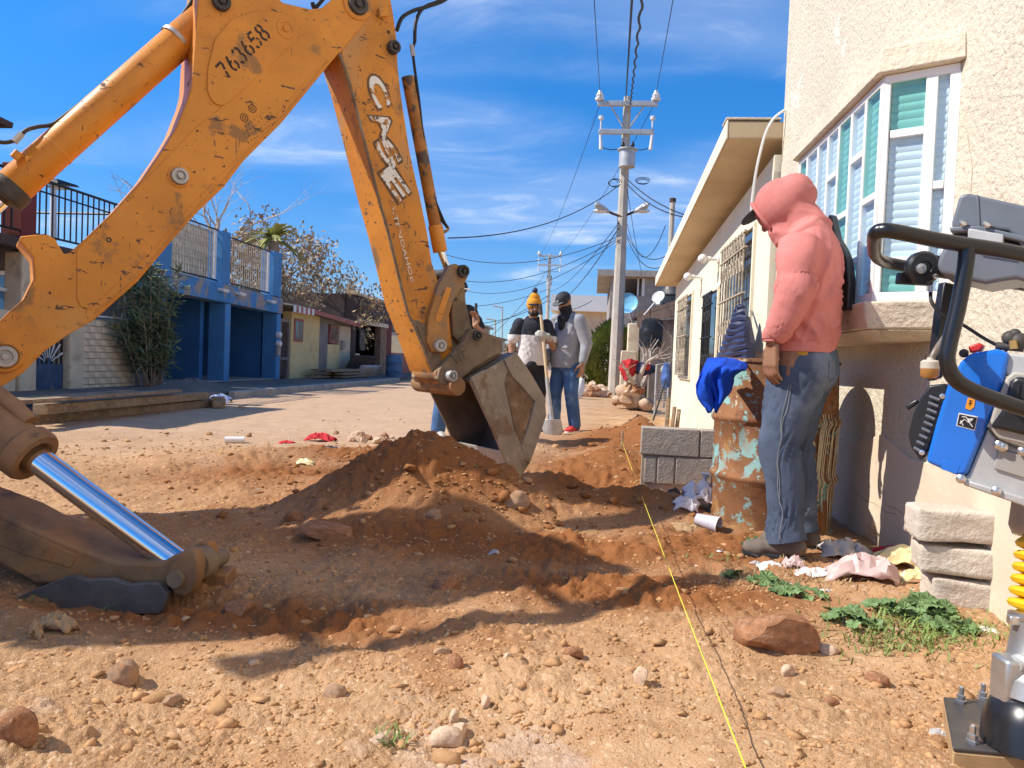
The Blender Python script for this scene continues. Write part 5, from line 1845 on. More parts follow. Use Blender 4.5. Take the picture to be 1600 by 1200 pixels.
for k in range(11):
    f_ = k / 10
    xl, xr = 1158 - 37 * f_ ** .8, 1163 + 6 * min(1, f_ * 2)
    y0 = 482 + 88 * f_
    a_, b_ = HW.pt(xl, y0 + 2, .16 + .05 * math.sin(k * .3)), HW.pt(xr, y0 - 3, .14)
    pts = [a_.lerp(b_, q) + Vector((-.035 * math.sin(q * math.pi) - .012 * math.sin(q * 9 + k), 0, -.014 * math.sin(q * math.pi) + .006 * math.sin(q * 13 + k * 2))) for q in np.linspace(0, 1, 12)]
    MB().tube(pts, [.045 * (.55 + .45 * math.sin(math.pi * min(1, max(0, (i + .8) / 12.6)))) for i in range(12)], 8).build('quilted_panel', m_navy, nj, smooth=True)
MB().tube([HW.pt(1160, 486, .14), HW.pt(1160, 470, .10)], .014, 6).build('hanging_loop', m_navy, nj)
MB().tube([HW.pt(1164, 500, .12), HW.pt(1170, 540, .12), HW.pt(1168, 585, .12)], [.05, .06, .04], 8).build('sleeve', m_navy, nj, smooth=True)

# dark rounded panel standing on the bay ledge behind the man's back
o = thing('padded_chair_back', 'dark grey curved padded backrest propped on the ledge behind the man', 'backrest', (1.15, 3.6, 1.1))
DBP = Plane((1.165, 3.5), (.55, -.83))
pp = [DBP.pt(*q) for q in ((1294, 334), (1298, 336), (1306, 372), (1316, 388), (1323, 405), (1327, 440), (1325, 484), (1308, 486), (1290, 480), (1284, 420), (1288, 370))]
MB().prism(pp, DBP.n * -.05).build('panel', M['plastic_black'], o, bevel=.012, seg=3)

# ---------------- three concrete blocks on end by the wall
BK = [((1442, 797), (1573, 852), 'top', .06), ((1452, 856), (1577, 905), 'middle', -.05), ((1468, 909), (1578, 958), 'bottom', .03)]
q0 = on_ground(1522, 962)
dep = (q0 - EYE).dot(_f) + .10
for (x0, y0), (x1, y1), nm, rz in BK:
    a_, b_ = at(x0, y0, dep - .07), at(x1, y1, dep - .07)
    h, w_ = (a_.z - b_.z) * 1.02, (at(x1, y0, dep - .07) - a_).length
    c = (a_ + b_) / 2 + Vector((0, .08, 0))
    mb = MB()
    NX, NZ = 12, 6
    me = bmesh.new()
    bmesh.ops.create_cube(me, size=1)
    bmesh.ops.subdivide_edges(me, edges=me.edges, cuts=9, use_grid_fill=True)
    co = np.array([v.co[:] for v in me.verts]) * np.array((w_, .16, h))
    n1_ = fbm(co * 9 + hash(nm) % 7 + x0, 4)
    n2_ = fbm(co * 40 + x0, 2)
    for v, p_, k1, k2 in zip(me.verts, co, n1_, n2_):
        s_ = np.abs(np.array(v.co[:])) * 2
        corner = max(0, np.sort(s_)[1] - .80) / .2
        v.co = Vector(p_) * (1 - .05 * corner) + Vector(v.co).normalized() * (k1 * .011 + k2 * .004)
    m2 = bpy.data.meshes.new('concrete_block')
    me.to_mesh(m2)
    me.free()
    shade(m2, 1)
    ob = bpy.data.objects.new('concrete_block', m2)
    COL.objects.link(ob)
    ob.location = c
    ob.rotation_euler = (0, 0, math.radians(-8) + rz)
    m2.materials.append(M['bayconc'] if False else mat('pale_broken_block_' + nm, (.60, .52, .43), .95, var=.12, scale=5, layers=[((.46, .38, .30), 6, .56, .12), ((.70, .63, .55), 9, .6, .1)], bump=(60, .6, .012)))
    tag(ob, 'rough pale concrete block at the %s of the stack of three by the wall' % nm, 'concrete block', 'stacked concrete blocks by the wall')
# ------------------------------------------------------------------ poles and wires
m_pole = mat('concrete_pole', (.50, .45, .38), .9, var=.12, scale=3, layers=[((.34, .30, .25), 5, .58, .12, (4, 4, .6)), ((.44, .26, .14), 1.2, .66, .2)], bump=(60, .25, .008))
m_galv = mat('galvanised_steel', (.50, .50, .49), .5, metal=.3, var=.12)
m_porc = mat('white_porcelain', (.78, .76, .72), .3, var=.05)
m_wire = mat('black_wire', (.02, .02, .024), .6, var=.1)


def utility_pole(px, pyb, pyt, dep, label, detail=True):
    b = at(px, pyb, dep)
    top = at(px + (pyb - pyt) * math.tan(ROL) + 6, pyt, dep)
    h = top.z - b.z + .3
    base = Vector((b.x, b.y, b.z - .3))
    o = thing('utility_pole', label, 'utility pole', base)
    mb = MB()
    pts = [(base.x, base.y, base.z), (base.x, base.y, base.z + h)]
    mb.tube(pts, [.20, .105], 8)
    mb.build('shaft', m_pole, o, smooth=False, bevel=.01)
    X_, Y_ = base.x, base.y - .16

    def z(py):
        return at(px, py, dep).z
    sc = dep / FPX
    arms = ((169, 46), (212, 42)) if detail else ((pyt + 3, 18), (pyt + 17, 18))
    for k, (py, hw) in enumerate(arms):
        zz_ = z(py)
        w_ = hw * sc
        arm = MB().box((X_, Y_, zz_), (2 * w_, .11, .13)).build('crossarm', m_galv, o, bevel=.01)
        for sg in (-1, 1):
            if k == 0:
                MB().lathe((X_ + sg * (w_ - .06), Y_, zz_ + .06), (0, 0, 1), [(.03, 0), (.12, .03), (.13, .09), (.08, .12), (.11, .16), (.06, .24), (.05, .29), (.001, .30)], 14).build('insulator', m_porc, arm, smooth=True)
                MB().tube([(X_ + sg * w_ * .55, Y_, zz_ - .06), (X_ + sg * .1, Y_, zz_ - .62)], .025, 5).build('brace', m_galv, arm)
            else:
                MB().lathe((X_ + sg * (w_ - .05), Y_, zz_ + .06), (0, 0, 1), [(.02, 0), (.025, .25), (.07, .28), (.07, .36), (.03, .38)], 10).build('arrester', m_porc, arm, smooth=True)
                MB().tube([(X_ + sg * (w_ - .05), Y_ - .05, zz_ - .1), (X_ + sg * (w_ - .08), Y_ - .08, zz_ - .5)], [.035, .05], 8).build('fuse_cutout', m_porc, arm)
        if k == 1:
            MB().tube(sag((X_ - w_ + .1, Y_, zz_ - .42), (X_ - .15, Y_, zz_ - .45), .05), .012, 4).build('jumper_wire', m_wire, arm)
            MB().tube(sag((X_ + .15, Y_, zz_ - .45), (X_ + w_ - .1, Y_, zz_ - .42), .05), .012, 4).build('jumper_wire', m_wire, arm)
    zt_, zb_ = (z(241), z(270)) if detail else (z(pyt + 38), z(pyt + 50))
    t_ = MB().lathe((X_ + .05, Y_ - .22, zb_), (0, 0, 1), [(.14, 0), (.22, .02), (.22, (zt_ - zb_) * .9), (.27, (zt_ - zb_) * .91), (.27, (zt_ - zb_) * .97), (.12, zt_ - zb_), (.001, zt_ - zb_)], 20).build('transformer', m_galv, o, smooth=True)
    for sg in (-1, 1):
        MB().lathe((X_ + .05 + sg * .13, Y_ - .22, zt_ - .03), (0, 0, 1), [(.05, 0), (.03, .08), (.06, .12), (.03, .2), (.001, .24)], 10).build('bushing', M['iron'], t_, smooth=True)
    return o, X_, Y_, z


pole, PX, PY, PZ = utility_pole(960, 618, 157, 20.9, 'tall concrete utility pole with transformer and two street lamps beyond the low house')
fpole, FX, FY, FZ = utility_pole(851, 600, 398, 56, 'farther utility pole with two crossarms down the street', False)
# street lamps on the near pole
for sg, px, py, px2, py2 in ((-1, 930, 321, 958, 334), (1, 1013, 321, 984, 334)):
    e_, r_ = at(px, py, 20.6), at(px2, py2, 20.75)
    l_ = thing('street_lamp', 'grey cobra-head street lamp on the %s side of the near utility pole' % ('left' if sg < 0 else 'right'), 'street lamp', r_, 'street lamps on the utility pole')
    MB().tube([Vector((PX, PY + .05, r_.z - .1)), r_, r_.lerp(e_, .3)], .035, 8).build('bracket', M['darkwall'], l_, smooth=True)
    d = (e_ - r_)
    up_ = Vector((0, 0, 1))
    ax = d.normalized()
    mb = MB()
    rs = [(.05, .2), (.10, .3), (.14, .5), (.17, .75), (.15, .95), (.06, 1.04)]
    vs = []
    for rr_, t_ in rs:
        c_ = r_ + d * t_
        for k in range(12):
            a = 2 * math.pi * k / 12
            vs.append(c_ + Vector((0, 1, 0)) * math.cos(a) * rr_ + up_ * math.sin(a) * rr_ * (.75 if math.sin(a) > 0 else .5))
    mb.add(vs, [(i * 12 + k, i * 12 + (k + 1) % 12, (i + 1) * 12 + (k + 1) % 12, (i + 1) * 12 + k) for i in range(5) for k in range(12)] + [tuple(range(12)), tuple(60 + k for k in range(12))])
    mb.build('head', m_galv, l_, smooth=True)
    MB().ball(r_ + d * .72 - Vector((0, 0, .09)), (.2, .11, .06), 12, 6).build('lens', m_porc, l_, smooth=True)


def wire(a, b, s, label, r=.010, n=18, m=m_wire):
    return tag(MB().tube(sag(a, b, s, n), r, 5, False).build('wire', m), label, 'wire')


P0 = Vector((PX, PY, 0))


def pp_(x, z_, y=0.0):
    return Vector((PX + x, PY + y, z_))


wire(pp_(-.74, PZ(160)), at(925, -60, 9), .05, 'thin wire rising from the left insulator of the near pole', .007)
wire(pp_(.74, PZ(160)), at(1062, -60, 9), .05, 'thin wire rising from the right insulator of the near pole', .007)
wire(pp_(-.05, PZ(164)), at(990, -40, 7), .05, 'straight dark cable running overhead from the near pole top', .016)
a_, b_ = pp_(.08, PZ(170)), at(1007, -40, 7)
pts = sag(a_, b_, .08, 60)
pts = [q + Vector((.016 * math.sin(i * 1.3), 0, .012 * math.cos(i * 1.3))) for i, q in enumerate(pts)]
tag(MB().tube(pts, .016, 6, False).build('twisted_cable', m_wire), 'thick twisted black cable running overhead beside the straight one', 'wire')
wire(pp_(-.1, PZ(292)), at(700, 372, 12), .35, 'sagging service wire from the near pole toward the backhoe stick', .011)
wire(pp_(.1, PZ(285)), at(1068, 335, 15), .1, 'upper of the paired service wires to the low house roof', .014)
wire(pp_(.1, PZ(292)), at(1068, 339, 15), .15, 'lower of the paired service wires to the low house roof', .014)
wire(pp_(-.1, PZ(372)), at(690, 396, 24), .5, 'service wire crossing the sky to the left below the street lamps', .010)
wire(pp_(-.1, PZ(375)), at(640, 412, 26), .9, 'second service wire crossing to the left below the street lamps', .010)
wire(pp_(-.1, PZ(378)), at(690, 440, 30), .9, 'third service wire crossing to the left toward the far trees', .009)
wire(pp_(.15, PZ(370)), at(1040, 400, 17), .3, 'service wire from the near pole down to the low house', .010)
wire(pp_(.15, PZ(374)), at(1046, 410, 16), .4, 'slack service wire from the near pole to the low house', .010)
wire(pp_(.1, PZ(300)), at(1003, 430, 24), .1, 'steep thin wire from the near pole to the block house corner', .008)
wire(pp_(-.1, PZ(360)), Vector((FX, FY, FZ(470))), .8, 'long cable slung between the two utility poles', .016)
wire(pp_(-.1, PZ(352)), Vector((FX, FY, FZ(455))), .5, 'higher cable slung between the two utility poles', .012)
wire(Vector((FX, FY, FZ(470))), at(700, 505, 45), .6, 'cable from the far pole down to the left houses', .022)
wire(Vector((FX, FY, FZ(462))), at(640, 520, 60), 1.2, 'upper cable from the far pole to the left houses', .022)
wire(Vector((FX, FY, FZ(452))), at(715, 480, 45), .3, 'short cable from the far pole to the left', .018)
wire(Vector((FX + .7, FY, FZ(400))), pp_(.74, PZ(168)), .5, 'right-hand line between the crossarms of the two poles', .009)
wire(Vector((FX - .7, FY, FZ(400))), pp_(-.74, PZ(168)), .5, 'left-hand line between the crossarms of the two poles', .009)
wire(Vector((FX, FY, FZ(480))), at(925, 470, 40), .4, 'cable from the far pole to the white building', .018)
wire(at(740, 545, 60), at(850, 430, 60), .6, 'faint far wire rising behind the workers', .02)
c = sag(pp_(.1, PZ(345)), at(1040, 352, 18), .9, 16)
tag(MB().tube(c, .009, 5, False).build('wire', m_wire), 'drooping slack wire loop right of the near pole', 'wire')
mb = MB()
for k in range(3):
    r_ = .13 + .02 * k
    mb.tube([Vector((PX - .1 + .03 * k, PY - .15, PZ(292))) + Vector((r_ * math.cos(t_) - .2, 0, r_ * .7 * math.sin(t_))) for t_ in np.linspace(0, 5.6, 14)], .008, 4, False)
    mb.tube([Vector((PX + .5, PY - .15, PZ(290) + .02 * k)) + Vector((r_ * 1.2 * math.cos(t_), 0, r_ * .5 * math.sin(t_))) for t_ in np.linspace(0, 5.6, 14)], .008, 4, False)
mb.build('cable_coils', m_wire, pole)['kind'] = 'stuff'
o = thing('thin_post', 'thin grey post standing behind the eave of the low house', 'post', at(1055, 560, 17))
q = at(1051, 316, 16)
MB().tube([(q.x, q.y, 2.5), q], .055, 8).build('shaft', m_pole, o, smooth=True)
MB().lathe(q, (0, 0, 1), [(.07, 0), (.07, .08), (.001, .1)], 8).build('cap', M['darkwall'], o)
for x, y0, y1, d, lb in ((783, 600, 480, 70, 'thin far street-light post beside the man in the beanie'), (772, 600, 500, 75, 'slanted thin far post near the raised hand')):
    b_, t_ = at(x, y0, d), at(x + 2, y1, d)
    o = thing('far_post', lb, 'post', (b_.x, b_.y, 0))
    MB().tube([(b_.x, b_.y, 0), t_], .07, 6).build('shaft', m_pole, o)
    MB().tube([t_, t_ + Vector((-.9, 0, .1))], .09, 6).build('lamp_arm', m_galv, o)

# ------------------------------------------------------------------ buildings beyond the low house
M.update(cinder=mat('cinder_block_wall', (.36, .32, .28), .95, var=.15, scale=2, bump=(30, .4, .015)), whitewall=mat('white_house_wall', (.80, .77, .71), .9, var=.05, scale=1))
CP = Plane((at(968, 560, 31).x, at(968, 560, 31).y), (1, 0))
ch = thing('cinder_house', 'unfinished grey cinder-block house with an open upper storey', 'house', CP.w(2, 0, -3))


def cz(x, y, t=0):
    return CP.sz(x, y, t)


s0, zt_ = cz(955, 422)
s1 = s0 + 8
zr = cz(1000, 424)[1]
zb_ = cz(1000, 500)[1]
w0, wz1 = cz(962, 434)
w1, wz0 = cz(1007, 463)
MB().fb(CP, s0, s1, 0, wz0, -7, 0).build('wall', M['cinder'], ch)
MB().fb(CP, w1, s1, wz0 + .001, zr - .26, -7, 0).build('wall', M['cinder'], ch)
MB().fb(CP, s0, w1 - .002, wz1, zr - .26, -.2, 0).build('lintel', M['concrete'], ch)
for k, t_ in enumerate((0, -2.2, -4.5, -6.8)):
    MB().fb(CP, s0, s0 + .25, wz0 + .001, wz1 - .001, t_ - .25, t_ - .002).build('post', M['concrete'], ch)
MB().fb(CP, s0, s0 + .25, wz1 + .001, zr - .261, -7, -.201).build('side_beam', M['concrete'], ch)
MB().fb(CP, s0 - .55, s1, zr - .25, zr, -7.5, .35).build('roof_slab', M['concrete'], ch)
MB().fb(CP, s0 + .3, w1, wz0 + .01, zr - .27, -7, -6.8).build('inner_wall', M['darkwall'], ch)
MB().fb(CP, w1 - .12, w1 - .003, wz0 + .001, wz1 - .001, -.18, -.02).build('window_jamb', M['whitewall'], ch)
MB().fb(CP, (w0 + w1) / 2 + .3, (w0 + w1) / 2 + .36, wz0 + .001, wz1 - .001, -.15, -.05).build('window_bar', M['whitewall'], ch)
# block courses on the side that shows
nb = MB().fb(Plane((0, 0), (1, 0)), -.19, .19, -.09, .09, 0, .025).mesh('block')
nb.materials.append(M['cinder'])
wpart = [c_ for c_ in ch.children if c_.name.startswith('wall')][1]
for j in range(7):
    for k in range(9):
        sx_ = w1 + .25 + k * .4 + (.2 if j % 2 else 0)
        zz_ = wz0 - .9 + j * .2
        if sx_ < s1 - .2 and zz_ < zr - .4:
            piece(nb, 'block', CP.w(sx_, zz_, 0), parent=wpart)
# water tank
c = at(1046, 482, 24)
o = thing('water_tank', 'dark round water tank on a roof behind the low house', 'tank', c)
rt = .62
MB().lathe((c.x + .2, c.y, c.z - .25), (0, 0, 1), [(rt, 0), (rt, .3), (rt + .03, .33), (rt, .36), (rt, .62), (rt + .03, .65), (rt, .68), (rt * .9, .9), (rt * .35, 1.02), (rt * .35, 1.1), (.001, 1.12)], 24).build('body', M['barrelblack'], o, smooth=True)
MB().tube([(c.x - .42, c.y - .4, c.z + .1), (c.x - .3, c.y - .5, c.z + .1)], .1, 12).build('hose_ring', m_galv, o)
# shack with the dark sloping roof
shk = thing('shack', 'low shack with a dark sloping roof and cream pillars beyond the low house', 'shack', at(1020, 600, 19))
a_, b_ = at(996, 494, 19.5), at(1062, 474, 17.5)
MB().hexa([a_, b_, b_ + Vector((0, 5, .1)), a_ + Vector((0, 5, .1)), a_ + Vector((0, 0, .1)), b_ + Vector((0, 0, .1)), b_ + Vector((0, 5, .2)), a_ + Vector((0, 5, .2))]).build('roof', M['darkwall'], shk)
MB().hexa([a_ + Vector((0, .02, -.25)), b_ + Vector((0, .02, -.25)), b_ + Vector((0, .08, -.25)), a_ + Vector((0, .08, -.25)), a_ + Vector((0, .02, -.005)), b_ + Vector((0, .02, -.005)), b_ + Vector((0, .08, -.005)), a_ + Vector((0, .08, -.005))]).build('fascia', M['darkwall'], shk)
a_, b_ = at(1018, 510, 18.6), at(1062, 500, 18.2)
MB().hexa([(a_.x, a_.y, 0), (a_.x + 3, a_.y, 0), (a_.x + 3, a_.y + 4, 0), (a_.x, a_.y + 4, 0), (a_.x, a_.y, a_.z + .15), (a_.x + 3, a_.y, a_.z + .4), (a_.x + 3, a_.y + 4, a_.z + .4), (a_.x, a_.y + 4, a_.z + .15)]).build('wall', mat('dark_cement_wall', (.20, .165, .14), .95, var=.2, scale=3, bump=(30, .4, .01)), shk)
for x0, x1, yt, m_ in ((982, 1000, 505, 'cream'), (970, 994, 548, 'cream')):
    a_, b_ = at(x0, yt, 19.6), at(x1, yt, 19.6)
    MB().hexa([(a_.x, a_.y, 0), (b_.x, a_.y, 0), (b_.x, a_.y + .4, 0), (a_.x, a_.y + .4, 0), (a_.x, a_.y, a_.z), (b_.x, a_.y, a_.z), (b_.x, a_.y + .4, a_.z), (a_.x, a_.y + .4, a_.z)]).build('pillar', M['creambrick'], shk, bevel=.02) if yt < 540 else MB().hexa([(a_.x, a_.y - .4, 0), (b_.x, a_.y - .4, 0), (b_.x, a_.y - .05, 0), (a_.x, a_.y - .05, 0), (a_.x, a_.y - .4, a_.z), (b_.x, a_.y - .4, a_.z), (b_.x, a_.y - .05, a_.z), (a_.x, a_.y - .05, a_.z)]).build('low_pillar', M['creambrick'], shk, bevel=.02)
c = at(1010, 525, 18.4)
tag(sheet([[c + Vector((-.1, 0, .42)), c + Vector((.15, -.05, .45)), c + Vector((.38, 0, .40))], [c + Vector((-.18, 0, .1)), c + Vector((.12, -.09, .1)), c + Vector((.40, 0, .1))], [c + Vector((-.15, 0, -.25)), c + Vector((.1, -.06, -.3)), c + Vector((.36, 0, -.26))]], 'hung_shirt', M['barrelblack'], fold=.05, fs_=5), 'black shirt hanging under the shack roof', 'shirt')
# round blue-white dish by the pole
c = at(981, 474, 21.6)
o = thing('satellite_dish', 'pale blue round dish showing just right of the near utility pole', 'dish', c)
MB().lathe(c, (-.25, -1, .15), [(.30, .07), (.27, .04), (.18, .01), (.001, 0)], 24, False).build('bowl', mat('sky_blue_plastic', (.22, .55, .78), .4, var=.1), o, smooth=True)
MB().tube([c + Vector((0, .05, 0)), c + Vector((.25, .25, -.8))], .03, 6).build('arm', m_galv, o)
c = at(1023, 468, 18.8)
o = thing('antenna_dish', 'small white dish antenna above the shack roof', 'dish', c)
MB().lathe(c + Vector((.1, 0, .05)), (-.5, -.8, .5), [(.17, .05), (.12, .015), (.001, 0)], 16, False).build('bowl', M['whitepaint'], o, smooth=True)
MB().tube([c + Vector((.1, .02, .05)), c + Vector((-.25, .02, -.4))], .02, 6).build('arm', M['whitepaint'], o)

wh = thing('white_building', 'white flat-roofed building behind the man in the grey sweater', 'building', at(915, 560, 48))
a_, b_ = at(872, 462, 48), at(948, 466, 48)
MB().hexa([(a_.x, a_.y, 0), (b_.x + 2, a_.y, 0), (b_.x + 2, a_.y + 10, 0), (a_.x, a_.y + 10, 0), (a_.x, a_.y, a_.z - 1.0), (b_.x + 2, a_.y, a_.z - 1.0), (b_.x + 2, a_.y + 10, a_.z - 1.0), (a_.x, a_.y + 10, a_.z - 1.0)]).build('wall', M['cream'], wh)
MB().hexa([(a_.x - .4, a_.y - .8, a_.z - .99), (b_.x + 2, a_.y - .8, a_.z - .99), (b_.x + 2, a_.y + 10, a_.z - .99), (a_.x - .4, a_.y + 10, a_.z - .99), (a_.x - .4, a_.y - .8, a_.z), (b_.x + 2, a_.y - .8, a_.z), (b_.x + 2, a_.y + 10, a_.z), (a_.x - .4, a_.y + 10, a_.z)]).build('parapet', M['whitewall'], wh)
for k, (x0, y0, x1, d, nm, lb, m_) in enumerate(((700, 565, 770, 90, 'far_building', 'tiny far brown building at the end of the street left of the beanie man', 'concrete'), (740, 572, 800, 70, 'far_building', 'low far cream building at the end of the street', 'cream'), (812, 560, 875, 85, 'far_building', 'low far grey building between the two men', 'concrete'))):
    a_, b_ = at(x0, y0, d), at(x1, y0, d)
    o = thing(nm, lb, 'building', (a_.x, a_.y, 0))
    MB().hexa([(a_.x, a_.y, 0), (b_.x, a_.y, 0), (b_.x, a_.y + 5, 0), (a_.x, a_.y + 5, 0), (a_.x, a_.y, a_.z), (b_.x, a_.y, a_.z), (b_.x, a_.y + 5, a_.z), (a_.x, a_.y + 5, a_.z)]).build('wall', M[m_], o)
    MB().hexa([(a_.x - .2, a_.y - .2, a_.z), (b_.x + .2, a_.y - .2, a_.z), (b_.x + .2, a_.y + 5, a_.z), (a_.x - .2, a_.y + 5, a_.z), (a_.x - .2, a_.y - .2, a_.z + .2), (b_.x + .2, a_.y - .2, a_.z + .2), (b_.x + .2, a_.y + 5, a_.z + .2), (a_.x - .2, a_.y + 5, a_.z + .2)]).build('roof', M['darkwall'], o)

# ------------------------------------------------------------------ bushes, twigs, stone piles
m_thuja = leafy('yellow_green_foliage', (.24, .26, .06), .5)
c = gp(950, 608)
o = thing('conifer_bush', 'round yellow-green evergreen bush left of the near utility pole', 'shrub', (c.x, c.y, 0))
cb = at(958, 545, 23.5)
o.location = (cb.x, cb.y, 0)
WL[o.name] = Vector((cb.x, cb.y, 0))
lv = MB()
r = random.Random(2)
for k in range(5200):
    u_ = r.random()
    a = r.uniform(0, 6.283)
    z_ = .15 + 2.1 * u_
    rad = .92 * math.sin(math.pi * min(1, (u_ * .78 + .24))) ** .7 * (r.uniform(.5, 1.03)) * (1 + .22 * math.sin(a * 3 + z_ * 2) + .12 * math.sin(a * 7 + z_ * 5))
    q = Vector((cb.x + rad * math.cos(a), cb.y + rad * math.sin(a), z_))
    d = Vector((math.cos(a) * .5 + r.gauss(0, .25), math.sin(a) * .5 + r.gauss(0, .25), 1)).normalized()
    w_ = d.orthogonal().normalized() * r.uniform(.025, .05)
    ln = r.uniform(.1, .22)
    lv.add([q - w_, q + w_, q + d * ln], [(0, 1, 2)])
lv.build('foliage', m_thuja, o, fix=False)
MB().tube([(cb.x, cb.y, -.1), (cb.x + .05, cb.y, 1.6)], [.12, .04], 7).build('trunk', m_bark2, o)
tree('leafless_shrub', 'leafless rusty shrub before the white building', tuple(gp(912, 600).xy) + (0,), 4.2, .8, 12, mat('rusty_twigs', (.34, .21, .14), .9, var=.25), None, levels=5, trunk_r=.05, split=3, fork=.22, cat='shrub')
q = at(1035, 600, 15.5)
tree('leafless_shrub', 'leafless grey thorny shrub against the dark shack wall', (q.x, q.y, -.05), 3.1, .8, 14, mat('grey_twigs', (.36, .28, .22), .9, var=.25), None, levels=5, trunk_r=.03, split=3, fork=.24, cat='shrub')
q = at(1012, 610, 14.5)
tree('dead_tree', 'short dead forked tree stump with clothes hung on it', (q.x, q.y, -.05), 2.0, .7, 19, m_bark, None, levels=3, trunk_r=.13, split=2, fork=.35, lean=(-.25, 0))
c = at(984, 575, 14.2)
tag(sheet([[c + Vector((-.14, 0, .14)), c + Vector((.0, -.08, .18)), c + Vector((.16, 0, .14))], [c + Vector((-.2, 0, 0)), c + Vector((0, -.12, -.02)), c + Vector((.14, 0, .02))], [c + Vector((-.12, 0, -.22)), c + Vector((-.04, -.08, -.24)), c + Vector((.1, 0, -.12))]], 'red_garment', mat('red_cloth', (.48, .03, .035), .9, var=.2), fold=.05, fs_=8), 'red and dark garment hung on the dead stump', 'garment')
c = at(1004, 572, 14.2)
tag(sheet([[c + Vector((-.2, 0, .06)), c + Vector((.0, -.05, .08)), c + Vector((.24, 0, .02))], [c + Vector((-.2, 0, -.06)), c + Vector((0, -.1, -.08)), c + Vector((.25, 0, -.05))], [c + Vector((-.1, 0, -.16)), c + Vector((.04, -.06, -.18)), c + Vector((.22, 0, -.1))]], 'dark_garment', m_navy, fold=.05, fs_=8), 'dark blue garment hung beside the red one on the stump', 'garment')
MB_ = MB().ball(at(1011, 573, 14.1), .07, 10, 8)
tag(MB_.build('red_ball', M['red'], smooth=True), 'small red ball shape among the clothes on the dead stump', 'ball')
# mesh gate and a blue bag on the end of the low house
g0, g1 = at(1026, 570, 13.6), at(1046, 566, 13.55)
gt = thing('mesh_gate', 'narrow grey wire mesh gate at the corner of the low house', 'gate', (g0.x, g0.y, 0))
MB().tube([(g0.x, g0.y, -.3), (g0.x, g0.y, g0.z), (g1.x, g1.y, g1.z), (g1.x, g1.y, -.3)], .02, 6).build('frame', m_galv, gt)
mb = MB()
for k in range(1, 9):
    mb.tube([(g0.x + (g1.x - g0.x) * k / 9, g0.y, -.3), (g0.x + (g1.x - g0.x) * k / 9, g0.y, g0.z)], .004, 3, False)
for k in range(1, 24):
    mb.tube([(g0.x, g0.y, -.3 + k * .05), (g1.x, g1.y, -.3 + k * .05)], .004, 3, False)
mb.build('wire_mesh', m_galv, gt)['kind'] = 'stuff'
c = at(1041, 588, 13.3)
tag(sheet([[c + Vector((-.05, 0, .22)), c + Vector((0, -.04, .24)), c + Vector((.05, 0, .22))], [c + Vector((-.09, 0, 0)), c + Vector((0, -.1, 0)), c + Vector((.09, 0, 0))], [c + Vector((-.07, 0, -.2)), c + Vector((0, -.05, -.22)), c + Vector((.06, 0, -.18))]], 'blue_bag', mat('mid_blue_cloth', (.06, .12, .33), .85, var=.2), fold=.04, fs_=9), 'small blue cloth bag hanging at the corner of the low house', 'bag')
for k, (x, y0, y1, lb) in enumerate(((1041, 668, 622, 'pale wooden stake leaning at the corner of the low house'), (1057, 668, 640, 'short pale stake beside the cream wall'), (1050, 664, 636, 'reddish stake leaning on the cream wall'), (1021, 645, 598, 'thin dark rod leaning on the mesh gate'))):
    a_, b_ = at(x, y0, 8.8 + .3 * k), at(x + (4 if k != 3 else 18), y1, 8.9 + .3 * k)
    tag(MB().tube([a_ - Vector((0, 0, .1)), b_], .025 if k < 3 else .012, 6).build('stake', M['wood'] if k < 3 else M['iron']), lb, 'stake')


def stone_heap(cx_, cy_, w, h, n, lab, grp, seed, d, s0=.07, s1=.19):
    r = random.Random(seed)
    for k in range(n):
        x = cx_ + r.gauss(0, w / 2.6)
        hh = max(0, h * (1 - abs(x - cx_) / w) * r.uniform(0, 1))
        q = at(x, cy_ - hh, d + r.uniform(-.4, .4))
        s_ = r.uniform(s0, s1)
        o = bpy.data.objects.new('stone', ROCK2[r.randrange(14)])
        COL.objects.link(o)
        o.location = (q.x, q.y, max(q.z, s_ * .4))
        o.scale = (s_ * 1.2, s_, s_ * .8)
        o.rotation_euler = (r.uniform(-.4, .4), r.uniform(-.4, .4), r.uniform(0, 6))
        tag(o, lab, 'stone', grp)


ROCK2 = []
for i in range(14):
    me = rock_mesh('stone', 40 + i, sub=2)
    me.materials.append(m_rock[(0, 1, 2, 1)[i % 4]])
    ROCK2.append(me)
stone_heap(925, 622, 36, 26, 34, 'loose stone in the heap left of the near utility pole', 'stones heaped left of the pole', 1, 19.5)
stone_heap(985, 632, 26, 40, 34, 'loose stone in the heap right of the near utility pole', 'stones heaped right of the pole', 2, 14.5)
stone_heap(575, 690, 60, 4, 22, 'broken pale stone on the road behind the soil heap', 'stones on the road behind the soil heap', 3, 7.4, .02, .055)
stone_heap(650, 704, 36, 5, 14, 'broken stone on the road close to the bucket', 'stones close to the bucket', 4, 6.6, .02, .05)
c = at(906, 604, 18)
o = tag(MB().tube([c + Vector((-.06, 0, -.25)), c + Vector((0, 0, 0)), c + Vector((.05, 0, .2))], [.12, .14, .05], 10).build('white_sack', M['whitepaint'], smooth=True), 'white sack standing left of the stone heap by the pole', 'sack')

